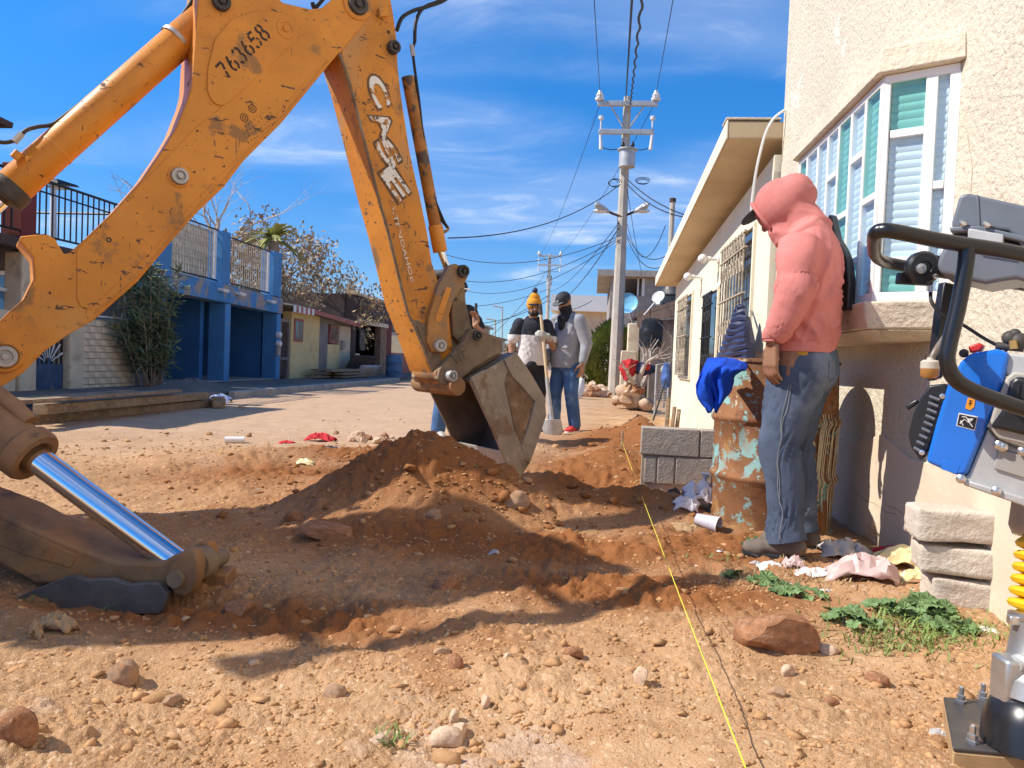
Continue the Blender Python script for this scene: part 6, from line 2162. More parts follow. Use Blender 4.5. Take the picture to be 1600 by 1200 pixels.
# far hills and treeline at the end of the street
mb = MB()
vs, fs = [], []
n = 90
for i in range(n + 1):
    a = -.75 + 1.5 * i / n
    R_ = 900
    h = 16 + 14 * fbm(np.array([[a * 5, .3, 0]]), 4)[0]
    vs += [(R_ * math.sin(a) , R_ * math.cos(a), -5), (R_ * math.sin(a), R_ * math.cos(a), max(3, h)), (1150 * math.sin(a), 1150 * math.cos(a), -5)]
for i in range(n):
    for k in range(2):
        fs.append((3 * i + k, 3 * i + k + 1, 3 * i + 4 + k, 3 * i + 3 + k))
mb.add(vs, fs).build('hills', mat('far_hill', (.24, .24, .24), 1, var=.1, scale=.01), kind='structure', smooth=True)
r = random.Random(31)
for k, (x, d, h, lb) in enumerate(((655, 62, 5.0, 'far bushy tree behind the stick'), (740, 80, 4.0, 'far low tree at the end of the street'), (800, 95, 4.5, 'far dark tree behind the beanie man'), (880, 70, 4.6, 'far tree between the men and the white building'))):
    q = at(x, 575, d)
    tree('street_tree', lb, (q.x, q.y, 0), h, .8, 50 + k, m_bark2, m_dk if k % 2 else m_dry, nleaf=3, lsize=.22, levels=4, trunk_r=.12, split=3, fork=.25, leafy_from=2)
# ------------------------------------------------------------------ people
class Pose:
    def __init__(self, root, fwd, h, ref=1.75):
        self.o = Vector(root)
        self.x = Vector((fwd.x, fwd.y, 0)).normalized()
        self.y = Vector((-self.x.y, self.x.x, 0))
        self.k = h / ref

    def __call__(self, x, y, z):
        return self.o + (self.x * x + self.y * y + Vector((0, 0, z))) * self.k


def camdir(a, b):
    d = _r0 * a + Vector((_f.x, _f.y, 0)).normalized() * b
    return d.normalized()


def cap_prim(mb, a, b, ra, rb, n=14):
    a, b = Vector(a), Vector(b)
    d = b - a
    if d.length < 1e-6:
        return mb.ball(a, ra, n, 9)
    rows = []
    for j in range(6):
        t_ = math.pi / 2 * j / 5
        rows.append((ra * math.sin(t_) if j else ra * .02, -ra * math.cos(t_)))
    for j in range(6):
        t_ = math.pi / 2 * j / 5
        rows.append((rb * math.cos(t_) if j < 5 else rb * .02, d.length + rb * math.sin(t_)))
    return mb.lathe(a, d, rows, n)


def blob(name, prims, voxel, m, parent, smooth=3, wr=None, seed=0.0, label=None):
    """Shapes fused into one continuous skin."""
    mb = MB()
    for p in prims:
        if p[0] == 'c':
            cap_prim(mb, *p[1:5])
        else:
            mb.ball(p[1], p[2], 18, 12, p[3] if len(p) > 3 else None)
    me = mb.mesh(name + '_raw')
    tmp = bpy.data.objects.new('tmp', me)
    COL.objects.link(tmp)
    rm = tmp.modifiers.new('r', 'REMESH')
    rm.mode = 'VOXEL'
    rm.voxel_size = voxel
    if smooth:
        sm_ = tmp.modifiers.new('s', 'SMOOTH')
        sm_.factor = .5
        sm_.iterations = smooth
    dg = bpy.context.evaluated_depsgraph_get()
    out = bpy.data.meshes.new_from_object(tmp.evaluated_get(dg))
    bpy.data.objects.remove(tmp)
    bpy.data.meshes.remove(me)
    n = len(out.vertices)
    co = np.empty(n * 3, dtype=np.float32)
    out.vertices.foreach_get('co', co)
    co = co.reshape(-1, 3).astype(float)
    if wr:
        amp, sc, st = wr
        no = np.empty(n * 3, dtype=np.float32)
        out.vertices.foreach_get('normal', no)
        no = no.reshape(-1, 3)
        q = co * np.array(st) * sc + seed
        wp = .55 * pnoise(co * 4 + seed)[:, None]
        n1 = pnoise(q + wp)
        fold = np.exp(-(n1 / .11) ** 2) - .25                      # narrow raised creases
        fold = fold * np.clip(.35 + 1.6 * pnoise(co * 3.1 + seed + 40), 0, 1)
        co = co + no * ((fold * .8 + .16 * pnoise(q * .5 + 7)) * amp)[:, None]
    co -= np.array(wloc(parent)[:])
    out.vertices.foreach_set('co', co.astype(np.float32).ravel())
    out.update()
    out.name = name
    o = bpy.data.objects.new(name, out)
    COL.objects.link(o)
    o.parent = parent
    WL[o.name] = wloc(parent)
    out.materials.clear()
    out.materials.append(m)
    out.polygons.foreach_set('use_smooth', [True] * len(out.polygons))
    return tag(o, label)


def hand(pr, w, d, palm, k, curl=.5, thumb_side=1, grip=False):
    """Palm, four unequal fingers and a thumb, added to a body's shapes. d: along the hand, palm: the way the palm faces."""
    d = d.normalized()
    palm = (palm - d * palm.dot(d)).normalized()
    s = d.cross(palm).normalized() * thumb_side
    L = .085 * k
    for i, off in enumerate((-.030, -.010, .010, .029)):
        pr.append(('c', w + s * off * k * .6, w + d * L + s * off * k, .014 * k, .012 * k))
    ln = (.060, .075, .080, .070)
    for i, off in enumerate((-.031, -.0105, .0105, .030)):
        p = w + d * L + s * off * k
        q = d.copy()
        for j, f_ in enumerate((.46, .31, .25)):
            a = curl * (.55, .9, .7)[j] * (1.15 if i == 0 else 1)
            q = (q * math.cos(a) + palm * math.sin(a)).normalized()
            palm_ = palm
            e = p + q * ln[i] * k * f_ * 1.12
            pr.append(('c', p, e, (.0098 - .0009 * j) * k, (.0092 - .0011 * j) * k))
            p = e
    b = w + d * .022 * k + s * .026 * k
    t1 = b + (d * .6 + s * .62 + palm * .35).normalized() * .045 * k
    t2 = t1 + (d * .85 + s * .15 + palm * (.5 if not grip else .9)).normalized() * .034 * k
    t3 = t2 + (d * .8 - s * .2 + palm * .6).normalized() * .026 * k
    pr += [('c', b, t1, .0135 * k, .0115 * k), ('c', t1, t2, .0112 * k, .0102 * k), ('c', t2, t3, .010 * k, .0085 * k)]


def head_prims(P, hd, fx, up, k):
    """Skull, jaw, nose, lips, brow, ears, neck. fx: where the face looks, up: crown direction."""
    fx = fx.normalized()
    up = (up - fx * up.dot(fx)).normalized()
    sd = up.cross(fx)
    rot = Matrix((fx, sd, up)).transposed()
    pr = [('b', hd, (.098 * k, .076 * k, .108 * k), rot), ('b', hd + fx * .022 * k - up * .058 * k, (.072 * k, .060 * k, .062 * k), rot),
          ('c', hd + fx * .092 * k + up * .012 * k, hd + fx * .112 * k - up * .026 * k, .009 * k, .014 * k),
          ('c', hd + fx * .088 * k + up * .03 * k - sd * .035 * k, hd + fx * .088 * k + up * .03 * k + sd * .035 * k, .012 * k, .012 * k),
          ('c', hd + fx * .090 * k - up * .055 * k - sd * .018 * k, hd + fx * .090 * k - up * .055 * k + sd * .018 * k, .009 * k, .009 * k),
          ('b', hd + fx * .078 * k - up * .088 * k, .022 * k),
          ('b', hd + sd * .078 * k - up * .004 * k, (.018 * k, .010 * k, .030 * k), rot), ('b', hd - sd * .078 * k - up * .004 * k, (.018 * k, .010 * k, .030 * k), rot)]
    return pr, fx, sd, up, rot


m_skin = mat('tan_skin', (.30, .155, .09), .6, var=.12, scale=9, layers=[((.36, .17, .11), 12, .58, .12)], bump=(220, .12, .002), spec=.35)
m_skin2 = mat('light_brown_skin', (.40, .215, .135), .6, var=.12, scale=9, bump=(200, .1, .002), spec=.35)
m_eye = mat('eye', (.02, .015, .012), .2, var=0)
m_hair = mat('black_hair', (.012, .010, .009), .7, var=.2)
m_hood = mat('faded_coral_fleece', (.62, .225, .20), .95, var=.08, scale=4, layers=[((.52, .175, .155), 4, .52, .2), ((.50, .17, .15), 9, .685, .06)], bump=(260, .35, .002), bump2=(26, .12, .01), spec=.12)
m_jean = mat('faded_denim', (.085, .11, .165), .9, var=.15, scale=5, layers=[((.19, .225, .29), 3, .52, .18), ((.05, .065, .10), 6, .58, .12)], bump=(420, .4, .0015), bump2=(18, .15, .012), spec=.15)
m_jean2 = mat('blue_denim', (.075, .15, .30), .9, var=.2, scale=6, layers=[((.22, .32, .46), 4, .55, .15)], bump=(200, .3, .003), spec=.15)
m_shoe = mat('dusty_grey_suede', (.16, .125, .10), .92, var=.15, scale=9, layers=[((.28, .20, .14), 7, .58, .15)], bump=(150, .3, .003))
m_dkcloth = mat('black_cloth', (.022, .022, .027), .85, var=.15)
m_yelcloth = mat('mustard_cloth', (.50, .30, .03), .9, var=.15)
m_capblk = mat('dark_cap_cloth', (.030, .034, .042), .75, var=.15)
m_glove = mat('grey_work_glove', (.50, .48, .43), .9, var=.12, bump=(180, .3, .003))


def legs(P, yl, hipw, knl, knr, anl, anr):
    return [('c', P(0, hipw, .90), P(*knl), .085 * P.k, .062 * P.k), ('c', P(*knl), P(*anl), .060 * P.k, .042 * P.k),
            ('c', P(0, -hipw, .90), P(*knr), .085 * P.k, .062 * P.k), ('c', P(*knr), P(*anr), .060 * P.k, .042 * P.k)]


def shoe(P, x, y, yaw, m, parent, k, sole=None, lift=0.0):
    c, s = math.cos(yaw), math.sin(yaw)

    def L(a, b, z):
        return P(x + a * c - b * s, y + a * s + b * c, z + lift)
    pr = [('c', L(-.045, 0, .055), L(.10, .004, .042), .045 * k, .040 * k), ('c', L(.10, -.012, .036), L(.155, -.006, .030), .040 * k, .030 * k), ('c', L(.10, .018, .036), L(.145, .014, .030), .036 * k, .028 * k),
          ('c', L(-.035, 0, .06), L(-.02, 0, .115), .044 * k, .042 * k)]
    o = blob('shoe', pr, .007 * k, m, parent, 2, (.003, 22, (1, 1, 1)))
    mb = MB()
    out_ = [(-.092, -.02), (-.092, .02), (-.06, .040), (.0, .038), (.08, .047), (.13, .045), (.17, .028), (.187, .0), (.172, -.030), (.13, -.05), (.08, -.05), (0, -.040), (-.06, -.042)]
    mb.prism([L(a, b, -.006) for a, b in out_], Vector((0, 0, .026 * k)))
    mb.build('sole', sole or m_dkcloth, o, bevel=.006)
    lc = MB()
    for i in range(4):
        lc.tube([L(.035 + i * .022, -.028, .088 - i * .010), L(.035 + i * .022, 0, .096 - i * .011), L(.035 + i * .022, .030, .086 - i * .010)], .0045 * k, 5)
    lc.build('laces', m_dkcloth, o)
    return o



def on_mesh(o, p, d, lift=.003):
    off = wloc(o)
    ok, loc, nor, i = o.closest_point_on_mesh(Vector(p) - off)
    return loc + off + nor * lift




def ridge(x):
    return (1 - np.abs(np.sin(x))) ** 1.6 - .28


def cloth_tube(name, path, m, parent, fwd, bands=(), nang=56, step=.010, grain=.0025, seed=0.0, power=2.2, capend=False, sag_=0.0):
    """Cloth on a limb or trunk: elliptical sections (centre, half-depth, half-width) swept along PATH, with creases.
    bands: (place along 0..1, spread, creases per metre, height, slant, turn)."""
    C_ = [Vector(p[0]) for p in path]
    pts = smooth_line(C_, 10)
    r1 = np.interp(np.linspace(0, len(path) - 1, len(pts)), range(len(path)), [p[1] for p in path])
    r2 = np.interp(np.linspace(0, len(path) - 1, len(pts)), range(len(path)), [p[2] for p in path])
    acc = [0]
    for q0, q1 in zip(pts, pts[1:]):
        acc.append(acc[-1] + (q1 - q0).length)
    n = max(8, int(acc[-1] / step))
    ss = np.linspace(0, acc[-1], n)
    P_ = np.array([[q[i] for q in pts] for i in range(3)])
    cen = np.stack([np.interp(ss, acc, P_[i]) for i in range(3)], 1)
    # smooth the section radii
    a1, a2 = np.interp(ss, acc, r1), np.interp(ss, acc, r2)
    ker = np.array([1, 4, 6, 4, 1]) / 16
    for _ in range(4):
        a1 = np.convolve(np.pad(a1, 2, mode='edge'), ker, 'valid')
        a2 = np.convolve(np.pad(a2, 2, mode='edge'), ker, 'valid')
    th = np.linspace(0, 2 * math.pi, nang, endpoint=False)
    vs = np.zeros((n, nang, 3))
    for i in range(n):
        d = Vector(cen[min(i + 1, n - 1)] - cen[max(i - 1, 0)]).normalized()
        f_ = (fwd - d * fwd.dot(d)).normalized()
        l_ = d.cross(f_)
        ct, st = np.cos(th), np.sin(th)
        rad = (np.abs(ct) ** power + np.abs(st) ** power) ** (-1 / power)
        F_, L_2 = np.array(f_[:]), np.array(l_[:])
        w = np.zeros(nang)
        for s0, sw_, fr_, hgt, slant, turn in bands:
            env = math.exp(-((ss[i] / acc[-1] - s0) / sw_) ** 2)
            if env > .02:
                nz = pnoise(np.stack([np.cos(th) * 1.3 + seed, np.sin(th) * 1.3 + turn, np.full(nang, ss[i] * 5 + turn)], 1))
                w += env * hgt * ridge(math.pi * fr_ * (ss[i] + slant * np.cos(th - turn)) + 2.2 * nz) * np.clip(.45 + .9 * np.cos(th - turn + 1.2 * nz), 0, 1)
        q0 = np.stack([ct * rad, st * rad], 1)
        R_ = np.stack([q0[:, 0] * a1[i], q0[:, 1] * a2[i]], 1)
        ln = np.linalg.norm(R_, axis=1)
        R_ = R_ * ((ln + w) / ln)[:, None]
        vs[i] = cen[i] + R_[:, :1] * F_ + R_[:, 1:] * L_2
    flat = vs.reshape(-1, 3)
    nrm = (flat - np.repeat(cen, nang, 0))
    nrm /= np.linalg.norm(nrm, axis=1)[:, None]
    flat = flat + nrm * (grain * fbm(flat * 22 + seed, 2) + grain * 2.2 * fbm(flat * 6 + seed, 2))[:, None]
    fs = [(i * nang + k_, i * nang + (k_ + 1) % nang, (i + 1) * nang + (k_ + 1) % nang, (i + 1) * nang + k_) for i in range(n - 1) for k_ in range(nang)]
    if capend:
        fs += [tuple(range(nang - 1, -1, -1)), tuple((n - 1) * nang + k_ for k_ in range(nang))]
    mb = MB()
    mb.add([tuple(q) for q in flat], fs)
    o = mb.build(name, m, parent)
    o.data.polygons.foreach_set('use_smooth', [True] * len(o.data.polygons))
    sd = o.modifiers.new('solid', 'SOLIDIFY')
    sd.thickness = .004
    sd.offset = -1
    return o


# ---- the man in the coral hoodie
q = on_ground(1232, 864)
P = Pose(q, camdir(-.86, .5), 1.765)
k = P.k
man = thing('person', 'man in a coral hoodie and jeans with his hood up beside the rusty drum', 'person', q)
hd = P(.104, 0, 1.572)
fx = (P.x * .80 - Vector((0, 0, .60)))
hp, fx_, sd_, up_, rot_ = head_prims(P, hd, fx, Vector((0, 0, 1)) + P.x * .6, k)
pr = hp + [('c', P(.0, 0, 1.42), hd - up_ * .05, .058 * k, .056 * k), ('c', P(0, 0, 1.0), P(-.01, 0, 1.36), .10 * k, .11 * k), ('c', P(0, -.10, 1.36), P(0, .10, 1.36), .08 * k, .08 * k)]
pr += legs(P, 0, .095, (.03, .115, .49), (.02, -.12, .49), (0, .115, .09), (-.0, -.12, .09))
le, lw_ = P(-.015, .235, 1.175), P(.075, .215, .955)
re, rw = P(-.03, -.24, 1.16), P(.08, -.21, .93)
pr += [('c', P(0, .165, 1.385), le, .05 * k, .042 * k), ('c', le, lw_, .04 * k, .028 * k), ('c', P(0, -.165, 1.385), re, .05 * k, .042 * k), ('c', re, rw, .04 * k, .028 * k)]
hand(pr, lw_ + Vector((0, 0, -.012)), Vector((0, 0, -1)) + P.x * .05, -P.y * .75 - P.x * .55, k * 1.06, .5, -1)
hand(pr, rw, Vector((0, 0, -1)) + P.x * .2, P.y * .9 - P.x * .3, k, .5, 1)
body = blob('body', pr, .0052, m_skin, man, 2)
# sweatshirt trunk, sleeves, hood
trunk = [(P(-.02, 0, .925), .130 * k, .176 * k), (P(-.02, 0, .95), .130 * k, .176 * k), (P(-.022, 0, .99), .140 * k, .186 * k), (P(-.022, 0, 1.10), .141 * k, .184 * k), (P(-.024, 0, 1.20), .136 * k, .184 * k), (P(-.03, 0, 1.30), .134 * k, .190 * k),
         (P(-.03, 0, 1.37), .125 * k, .190 * k), (P(-.025, 0, 1.42), .105 * k, .165 * k), (P(-.01, 0, 1.46), .085 * k, .12 * k), (P(.01, 0, 1.50), .07 * k, .085 * k)]
hoodie = cloth_tube('hoodie', trunk, m_hood, man, P.x, nang=96, step=.0075, seed=3,
                    bands=[(.14, .09, 11, .014, .25, 2.6), (.17, .10, 9, .014, -.3, 1.2), (.40, .2, 6, .018, .8, 2.2), (.62, .2, 5, .016, -.9, 2.9), (.5, .3, 5, .012, .7, 4.2), (.3, .2, 7, .013, .6, 0.4)])
for sh_, el_, wr_, sg in ((P(-.005, .150, 1.385), le, lw_, 1), (P(-.005, -.150, 1.385), re, rw, -1)):
    mid = el_.lerp(wr_, .5) - P.x * .006
    cloth_tube('sleeve', [(sh_, .088 * k, .070 * k), (sh_.lerp(el_, .35) + P.y * .016 * sg, .088 * k, .074 * k), (sh_.lerp(el_, .75), .080 * k, .068 * k), (el_, .074 * k, .066 * k), (mid, .068 * k, .060 * k), (el_.lerp(wr_, .80), .058 * k, .052 * k), (wr_ + Vector((0, 0, .028)), .044 * k, .040 * k), (wr_ + Vector((0, 0, .012)), .040 * k, .036 * k)],
               m_hood, hoodie, P.x, nang=64, step=.006, seed=5 + sg, capend=True,
               bands=[(.16, .12, 7, .015, .6, 1.5), (.45, .11, 9, .018, .5, 2.6), (.55, .10, 10, .015, -.5, .6), (.76, .11, 13, .014, .3, 1.6), (.86, .07, 15, .012, -.3, 3.2), (.32, .12, 7, .013, -.7, 2.0)])
cloth_tube('cuff', [(lw_ + Vector((0, 0, .050)), .043 * k, .040 * k), (lw_ + Vector((0, 0, .0)), .039 * k, .035 * k)], m_hood, hoodie, P.x, nang=40, step=.004, seed=2, grain=.001)
hz_ = [('b', hd - fx_ * .008 + up_ * .012, (.126 * k, .106 * k, .128 * k), rot_), ('b', P(.055, 0, 1.625), (.090 * k, .092 * k, .105 * k)), ('b', P(.01, 0, 1.63), (.055 * k, .06 * k, .06 * k)),
       ('c', P(-.025, 0, 1.45), P(.045, 0, 1.55), .096 * k, .088 * k), ('c', P(-.03, -.05, 1.425), P(-.03, .05, 1.425), .092 * k, .092 * k), ('c', P(.04, 0, 1.44), P(.08, 0, 1.47), .082 * k, .08 * k)]
hood = blob('hood', hz_, .0065, m_hood, man, 14, (.020, 6, (.6, .6, 1.8)), 4)
ln = [hd + fx_ * .088 * k + sd_ * .074 * k * math.sin(a) + up_ * (.010 + .094 * k * math.cos(a)) for a in np.linspace(-2.3, 2.3, 24)]
MB().tube(ln, .010, 8).build('hood_edge', m_hood, hood, smooth=True)
MB().tube([on_mesh(hood, P(.05 + .11 * t_, 0, 1.76 - .05 * t_ ** 2), None, .0005) for t_ in np.linspace(-1, 1, 12)], .003, 5).build('hood_seam', m_hood, hood, smooth=True)
cloth_tube('hem_band', [(P(-.02, 0, .918), .133 * k, .180 * k), (P(-.02, 0, .965), .136 * k, .184 * k)], m_hood, hoodie, P.x, nang=72, step=.006, grain=.0015, bands=[(.5, 1, 3, .006, .5, 2)])
cloth_tube('undershirt', [(P(-.016, 0, .90), .126 * k, .172 * k), (P(-.018, 0, .965), .128 * k, .172 * k)], m_yelcloth, man, P.x, nang=72, step=.006, bands=[(.5, 1, 8, .006, .5, 2)])
jeans = cloth_tube('jeans', [(P(-.02, 0, .965), .118 * k, .160 * k), (P(-.025, 0, .90), .138 * k, .172 * k), (P(-.03, 0, .83), .140 * k, .176 * k), (P(-.02, 0, .775), .115 * k, .165 * k), (P(-.01, 0, .74), .07 * k, .12 * k)], m_jean, man, P.x, nang=80, step=.0075, seed=11, capend=True, bands=[(.75, .25, 11, .010, .6, 2.4), (.4, .3, 8, .007, -.5, 1)])
for sg, kn, an in ((1, P(.045, .112, .50), P(.0, .118, .10)), (-1, P(.025, -.112, .50), P(-.02, -.12, .10))):
    hp_ = P(-.012, .085 * sg, .84)
    cloth_tube('trouser_leg', [(hp_, .125 * k, .094 * k), (hp_.lerp(kn, .35), .112 * k, .092 * k), (hp_.lerp(kn, .75), .094 * k, .084 * k), (kn, .088 * k, .080 * k), (kn.lerp(an, .4) - P.x * .012, .080 * k, .071 * k), (kn.lerp(an, .75) - P.x * .008, .074 * k, .068 * k), (an + Vector((0, 0, .03)), .076 * k, .068 * k), (an + P.x * -.012 + Vector((0, 0, -.022)), .086 * k, .071 * k)],
               m_jean, jeans, P.x, nang=72, step=.0065, seed=14 + sg * 3, capend=True,
               bands=[(.10, .12, 6, .017, .8, 2.6), (.22, .12, 6, .014, -.7, .8), (.46, .09, 9, .019, .4, 2.9), (.53, .09, 9, .016, -.5, 1.4), (.70, .12, 6, .013, .7, 2.2), (.87, .07, 10, .018, .35, 1.8), (.92, .06, 11, .016, -.4, .3), (.83, .06, 9, .014, .5, 3.6)])
LEG = [c_ for c_ in jeans.children if c_.name.startswith('trouser_leg')][0]
m_stitch = mat('pale_thread', (.24, .24, .25), .8, var=.1)
for off in (-.006, .006):
    ln = smooth_line([on_mesh(LEG, P(-.002 + off + .03 * math.sin(t_ * 3), .27, .78 - .70 * t_), None, .004) for t_ in np.linspace(0, 1, 13)], 5)
    MB().tube(ln, .0013, 4).build('side_seam', m_stitch, jeans)
pk = [(-.22, .055, .90), (-.20, .145, .885), (-.20, .14, .80), (-.21, .10, .775), (-.22, .055, .80), (-.22, .055, .90)]
ln = []
for a, b in zip(pk, pk[1:]):
    for t_ in np.linspace(0, 1, 8)[:-1]:
        ln.append(on_mesh(jeans, P(*(a[i] + (b[i] - a[i]) * t_ for i in range(3))), None, .002))
MB().tube(ln + [ln[0]], .0030, 5).build('back_pocket', m_jean, jeans)
for sg in (1, -1):
    shoe(P, -.005 if sg > 0 else -.03, .118 * sg, .05 * sg, m_shoe, man, k)
# cap brim and dark glasses under the hood
bm_ = MB()
brim = [hd + up_ * .055 * k + fx_ * (.085 * k + (.095 * k) * math.cos(a)) + sd_ * .078 * k * math.sin(a) for a in np.linspace(-1.45, 1.45, 15)]
bm_.prism(brim, up_ * .008)
bm_.build('cap_brim', m_capblk, man, bevel=.002)
blob('cap_crown', [('b', hd + up_ * .03, (.104 * k, .084 * k, .098 * k), rot_)], .008, m_capblk, man, 1)
for sg in (-1, 1):
    MB().ball(hd + fx_ * .094 * k + sd_ * .033 * sg * k + up_ * .014 * k, (.012, .026, .018), 12, 8, rot_).build('sunglass_lens', M['plastic_black'], man, smooth=True)
MB().tube([hd + fx_ * .09 * k + sd_ * .06 * k + up_ * .018 * k, hd + sd_ * .084 * k + up_ * .012 * k], .004, 5).build('glasses_arm', M['plastic_black'], man)

# ---- man in the beanie with the shovel
q = on_ground(826, 672)
P = Pose(q, camdir(.12, -1), 1.62)
k = P.k
man = thing('person', 'man in an orange bobble beanie and black and white T-shirt holding a shovel', 'person', q)
hd = P(.03, 0, 1.615)
hp, fx_, sd_, up_, rot_ = head_prims(P, hd, P.x - Vector((0, 0, .18)), Vector((0, 0, 1)), k)
pr = hp + [('c', P(-.01, 0, 1.44), hd - up_ * .05, .06 * k, .058 * k), ('c', P(0, 0, 1.0), P(0, 0, 1.32), .10 * k, .10 * k), ('c', P(-.005, -.12, 1.36), P(-.005, .12, 1.36), .07 * k, .07 * k)]
pr += legs(P, 0, .1, (.02, .12, .49), (.02, -.12, .49), (0, .13, .09), (0, -.13, .09))
le, lw_ = P(.05, .27, 1.10), P(.20, .17, 1.24)
re, rw = P(-.01, -.27, 1.08), P(.06, -.26, .84)
pr += [('c', P(0, .19, 1.385), le, .055 * k, .046 * k), ('c', le, lw_, .044 * k, .032 * k), ('c', P(0, -.19, 1.385), re, .055 * k, .046 * k), ('c', re, rw, .044 * k, .032 * k)]
hand(pr, rw, Vector((0, 0, -1)) + P.x * .2, P.y, k, .4, 1)
body = blob('body', pr, .008, m_skin2, man, 2)
gl = []
hand(gl, lw_, (P.x * .35 - P.y * .75 + Vector((0, 0, .2))), (-P.x * .5 - P.y * .5), k * 1.1, 1.0, 1, True)
blob('work_glove', gl + [('c', le.lerp(lw_, .75), lw_, .042 * k, .04 * k)], .007, m_glove, man, 1)
def trunk_of(P, zb, wide=1.0, belly=1.0):
    k = P.k
    return [(P(.01, 0, zb), .140 * k * belly, .182 * k * wide), (P(.012, 0, zb + .12), .146 * k * belly, .184 * k * wide), (P(.01, 0, 1.12), .142 * k * belly, .184 * k * wide), (P(0, 0, 1.25), .136 * k, .196 * k * wide), (P(-.005, 0, 1.35), .125 * k, .205 * k * wide),
            (P(-.01, 0, 1.41), .105 * k, .175 * k * wide), (P(-.008, 0, 1.45), .082 * k, .12 * k), (P(0, 0, 1.485), .066 * k, .078 * k)]


WB = [(.12, .12, 8, .012, .5, 2.0), (.3, .2, 6, .016, .8, .6), (.5, .25, 5, .014, -.8, 5.4), (.65, .2, 5, .013, .9, .2), (.4, .2, 6, .012, .5, 3.6)]
tz = [('c', P(0, .18, 1.385), P(.03, .25, 1.2), .085 * k, .08 * k), ('c', P(0, -.18, 1.385), P(0, -.25, 1.2), .085 * k, .08 * k)]
m_tee = mat('navy_and_white_tee', (.70, .66, .62), .9, var=.06, bump=(120, .2, .003))
N_, L_n = m_tee.node_tree.nodes, m_tee.node_tree.links
tcn = N_.new('ShaderNodeTexCoord')
sp_ = N_.new('ShaderNodeSeparateXYZ')
L_n.new(tcn.outputs['Object'], sp_.inputs[0])
mt = N_.new('ShaderNodeMath')
mt.operation = 'GREATER_THAN'
mt.inputs[1].default_value = 1.245 * k
L_n.new(sp_.outputs[2], mt.inputs[0])
mxn = N_.new('ShaderNodeMix')
mxn.data_type = 'RGBA'
L_n.new(mt.outputs[0], mxn.inputs[0])
old = N_['Principled BSDF'].inputs['Base Color'].links[0].from_socket
L_n.new(old, mxn.inputs[6])
mxn.inputs[7].default_value = (.028, .03, .042, 1)
L_n.new(mxn.outputs[2], N_['Principled BSDF'].inputs['Base Color'])
tee = cloth_tube('tshirt', trunk_of(P, .86), m_tee, man, P.x, nang=64, step=.011, seed=5, bands=WB)
for i_, sl in enumerate(tz):
    blob('sleeve', [sl], .010, m_tee, tee, 6, (.012, 7, (1, 1, 1.2)), 5 + i_)
for sg in (-1, 1):
    MB().tube([on_mesh(tee, P(.0, .11 * sg, 1.56), None, .002), on_mesh(tee, P(.0, .19 * sg, 1.50), None, .002)], .006, 5).build('shoulder_stripe', M['whitepaint'], tee)
jz = [('b', P(0, 0, .86), (.13 * k, .175 * k, .12 * k))]
for sg in (1, -1):
    jz += [('c', P(0, .09 * sg, .82), P(.02, .12 * sg, .49), .11 * k, .09 * k), ('c', P(.02, .12 * sg, .49), P(0, .13 * sg, .1), .088 * k, .08 * k)]
blob('trousers', jz, .011, m_dkcloth, man, 3, (.012, 7, (1, 1, 1.3)))
bn = blob('beanie', [('b', hd + up_ * .055 * k - fx_ * .01, (.115 * k, .098 * k, .095 * k), rot_), ('c', hd + up_ * .04 * k, hd + up_ * .115 * k, .105 * k, .075 * k)], .008, mat('orange_knit', (.75, .33, .03), .95, var=.1, layers=[((.85, .7, .5), 26, .66, .05)], bump=(110, .6, .006)), man, 2)
blob('beanie_band', [('b', hd + up_ * .040 * k + fx_ * .004, (.116 * k, .099 * k, .028 * k), rot_)], .008, mat('navy_knit', (.028, .034, .085), .95, var=.1, bump=(110, .5, .005)), bn, 1)
MB().ball(hd + up_ * .215 * k, .038 * k, 14, 10).build('pompom', m_navy, bn, smooth=True)
for sg in (-1, 1):
    MB().ball(hd + fx_ * .090 * k + sd_ * .034 * sg * k + up_ * .008 * k, (.010, .018, .009), 10, 6, rot_).build('eye', m_eye, man, smooth=True)
blob('beard', [('c', hd + fx_ * .082 * k - up_ * .085 * k - sd_ * .03 * k, hd + fx_ * .082 * k - up_ * .085 * k + sd_ * .03 * k, .026 * k, .026 * k), ('c', hd + fx_ * .09 * k - up_ * .047 * k - sd_ * .03 * k, hd + fx_ * .09 * k - up_ * .047 * k + sd_ * .03 * k, .008, .008), ('c', hd + fx_ * .03 * k - up_ * .07 * k - sd_ * .062 * k, hd + fx_ * .07 * k - up_ * .09 * k - sd_ * .03 * k, .018 * k, .02 * k), ('c', hd + fx_ * .03 * k - up_ * .07 * k + sd_ * .062 * k, hd + fx_ * .07 * k - up_ * .09 * k + sd_ * .03 * k, .018 * k, .02 * k)], .006, m_hair, man, 1)
for sg in (1, -1):
    shoe(P, 0, .13 * sg, .15 * sg, m_shoe, man, k)
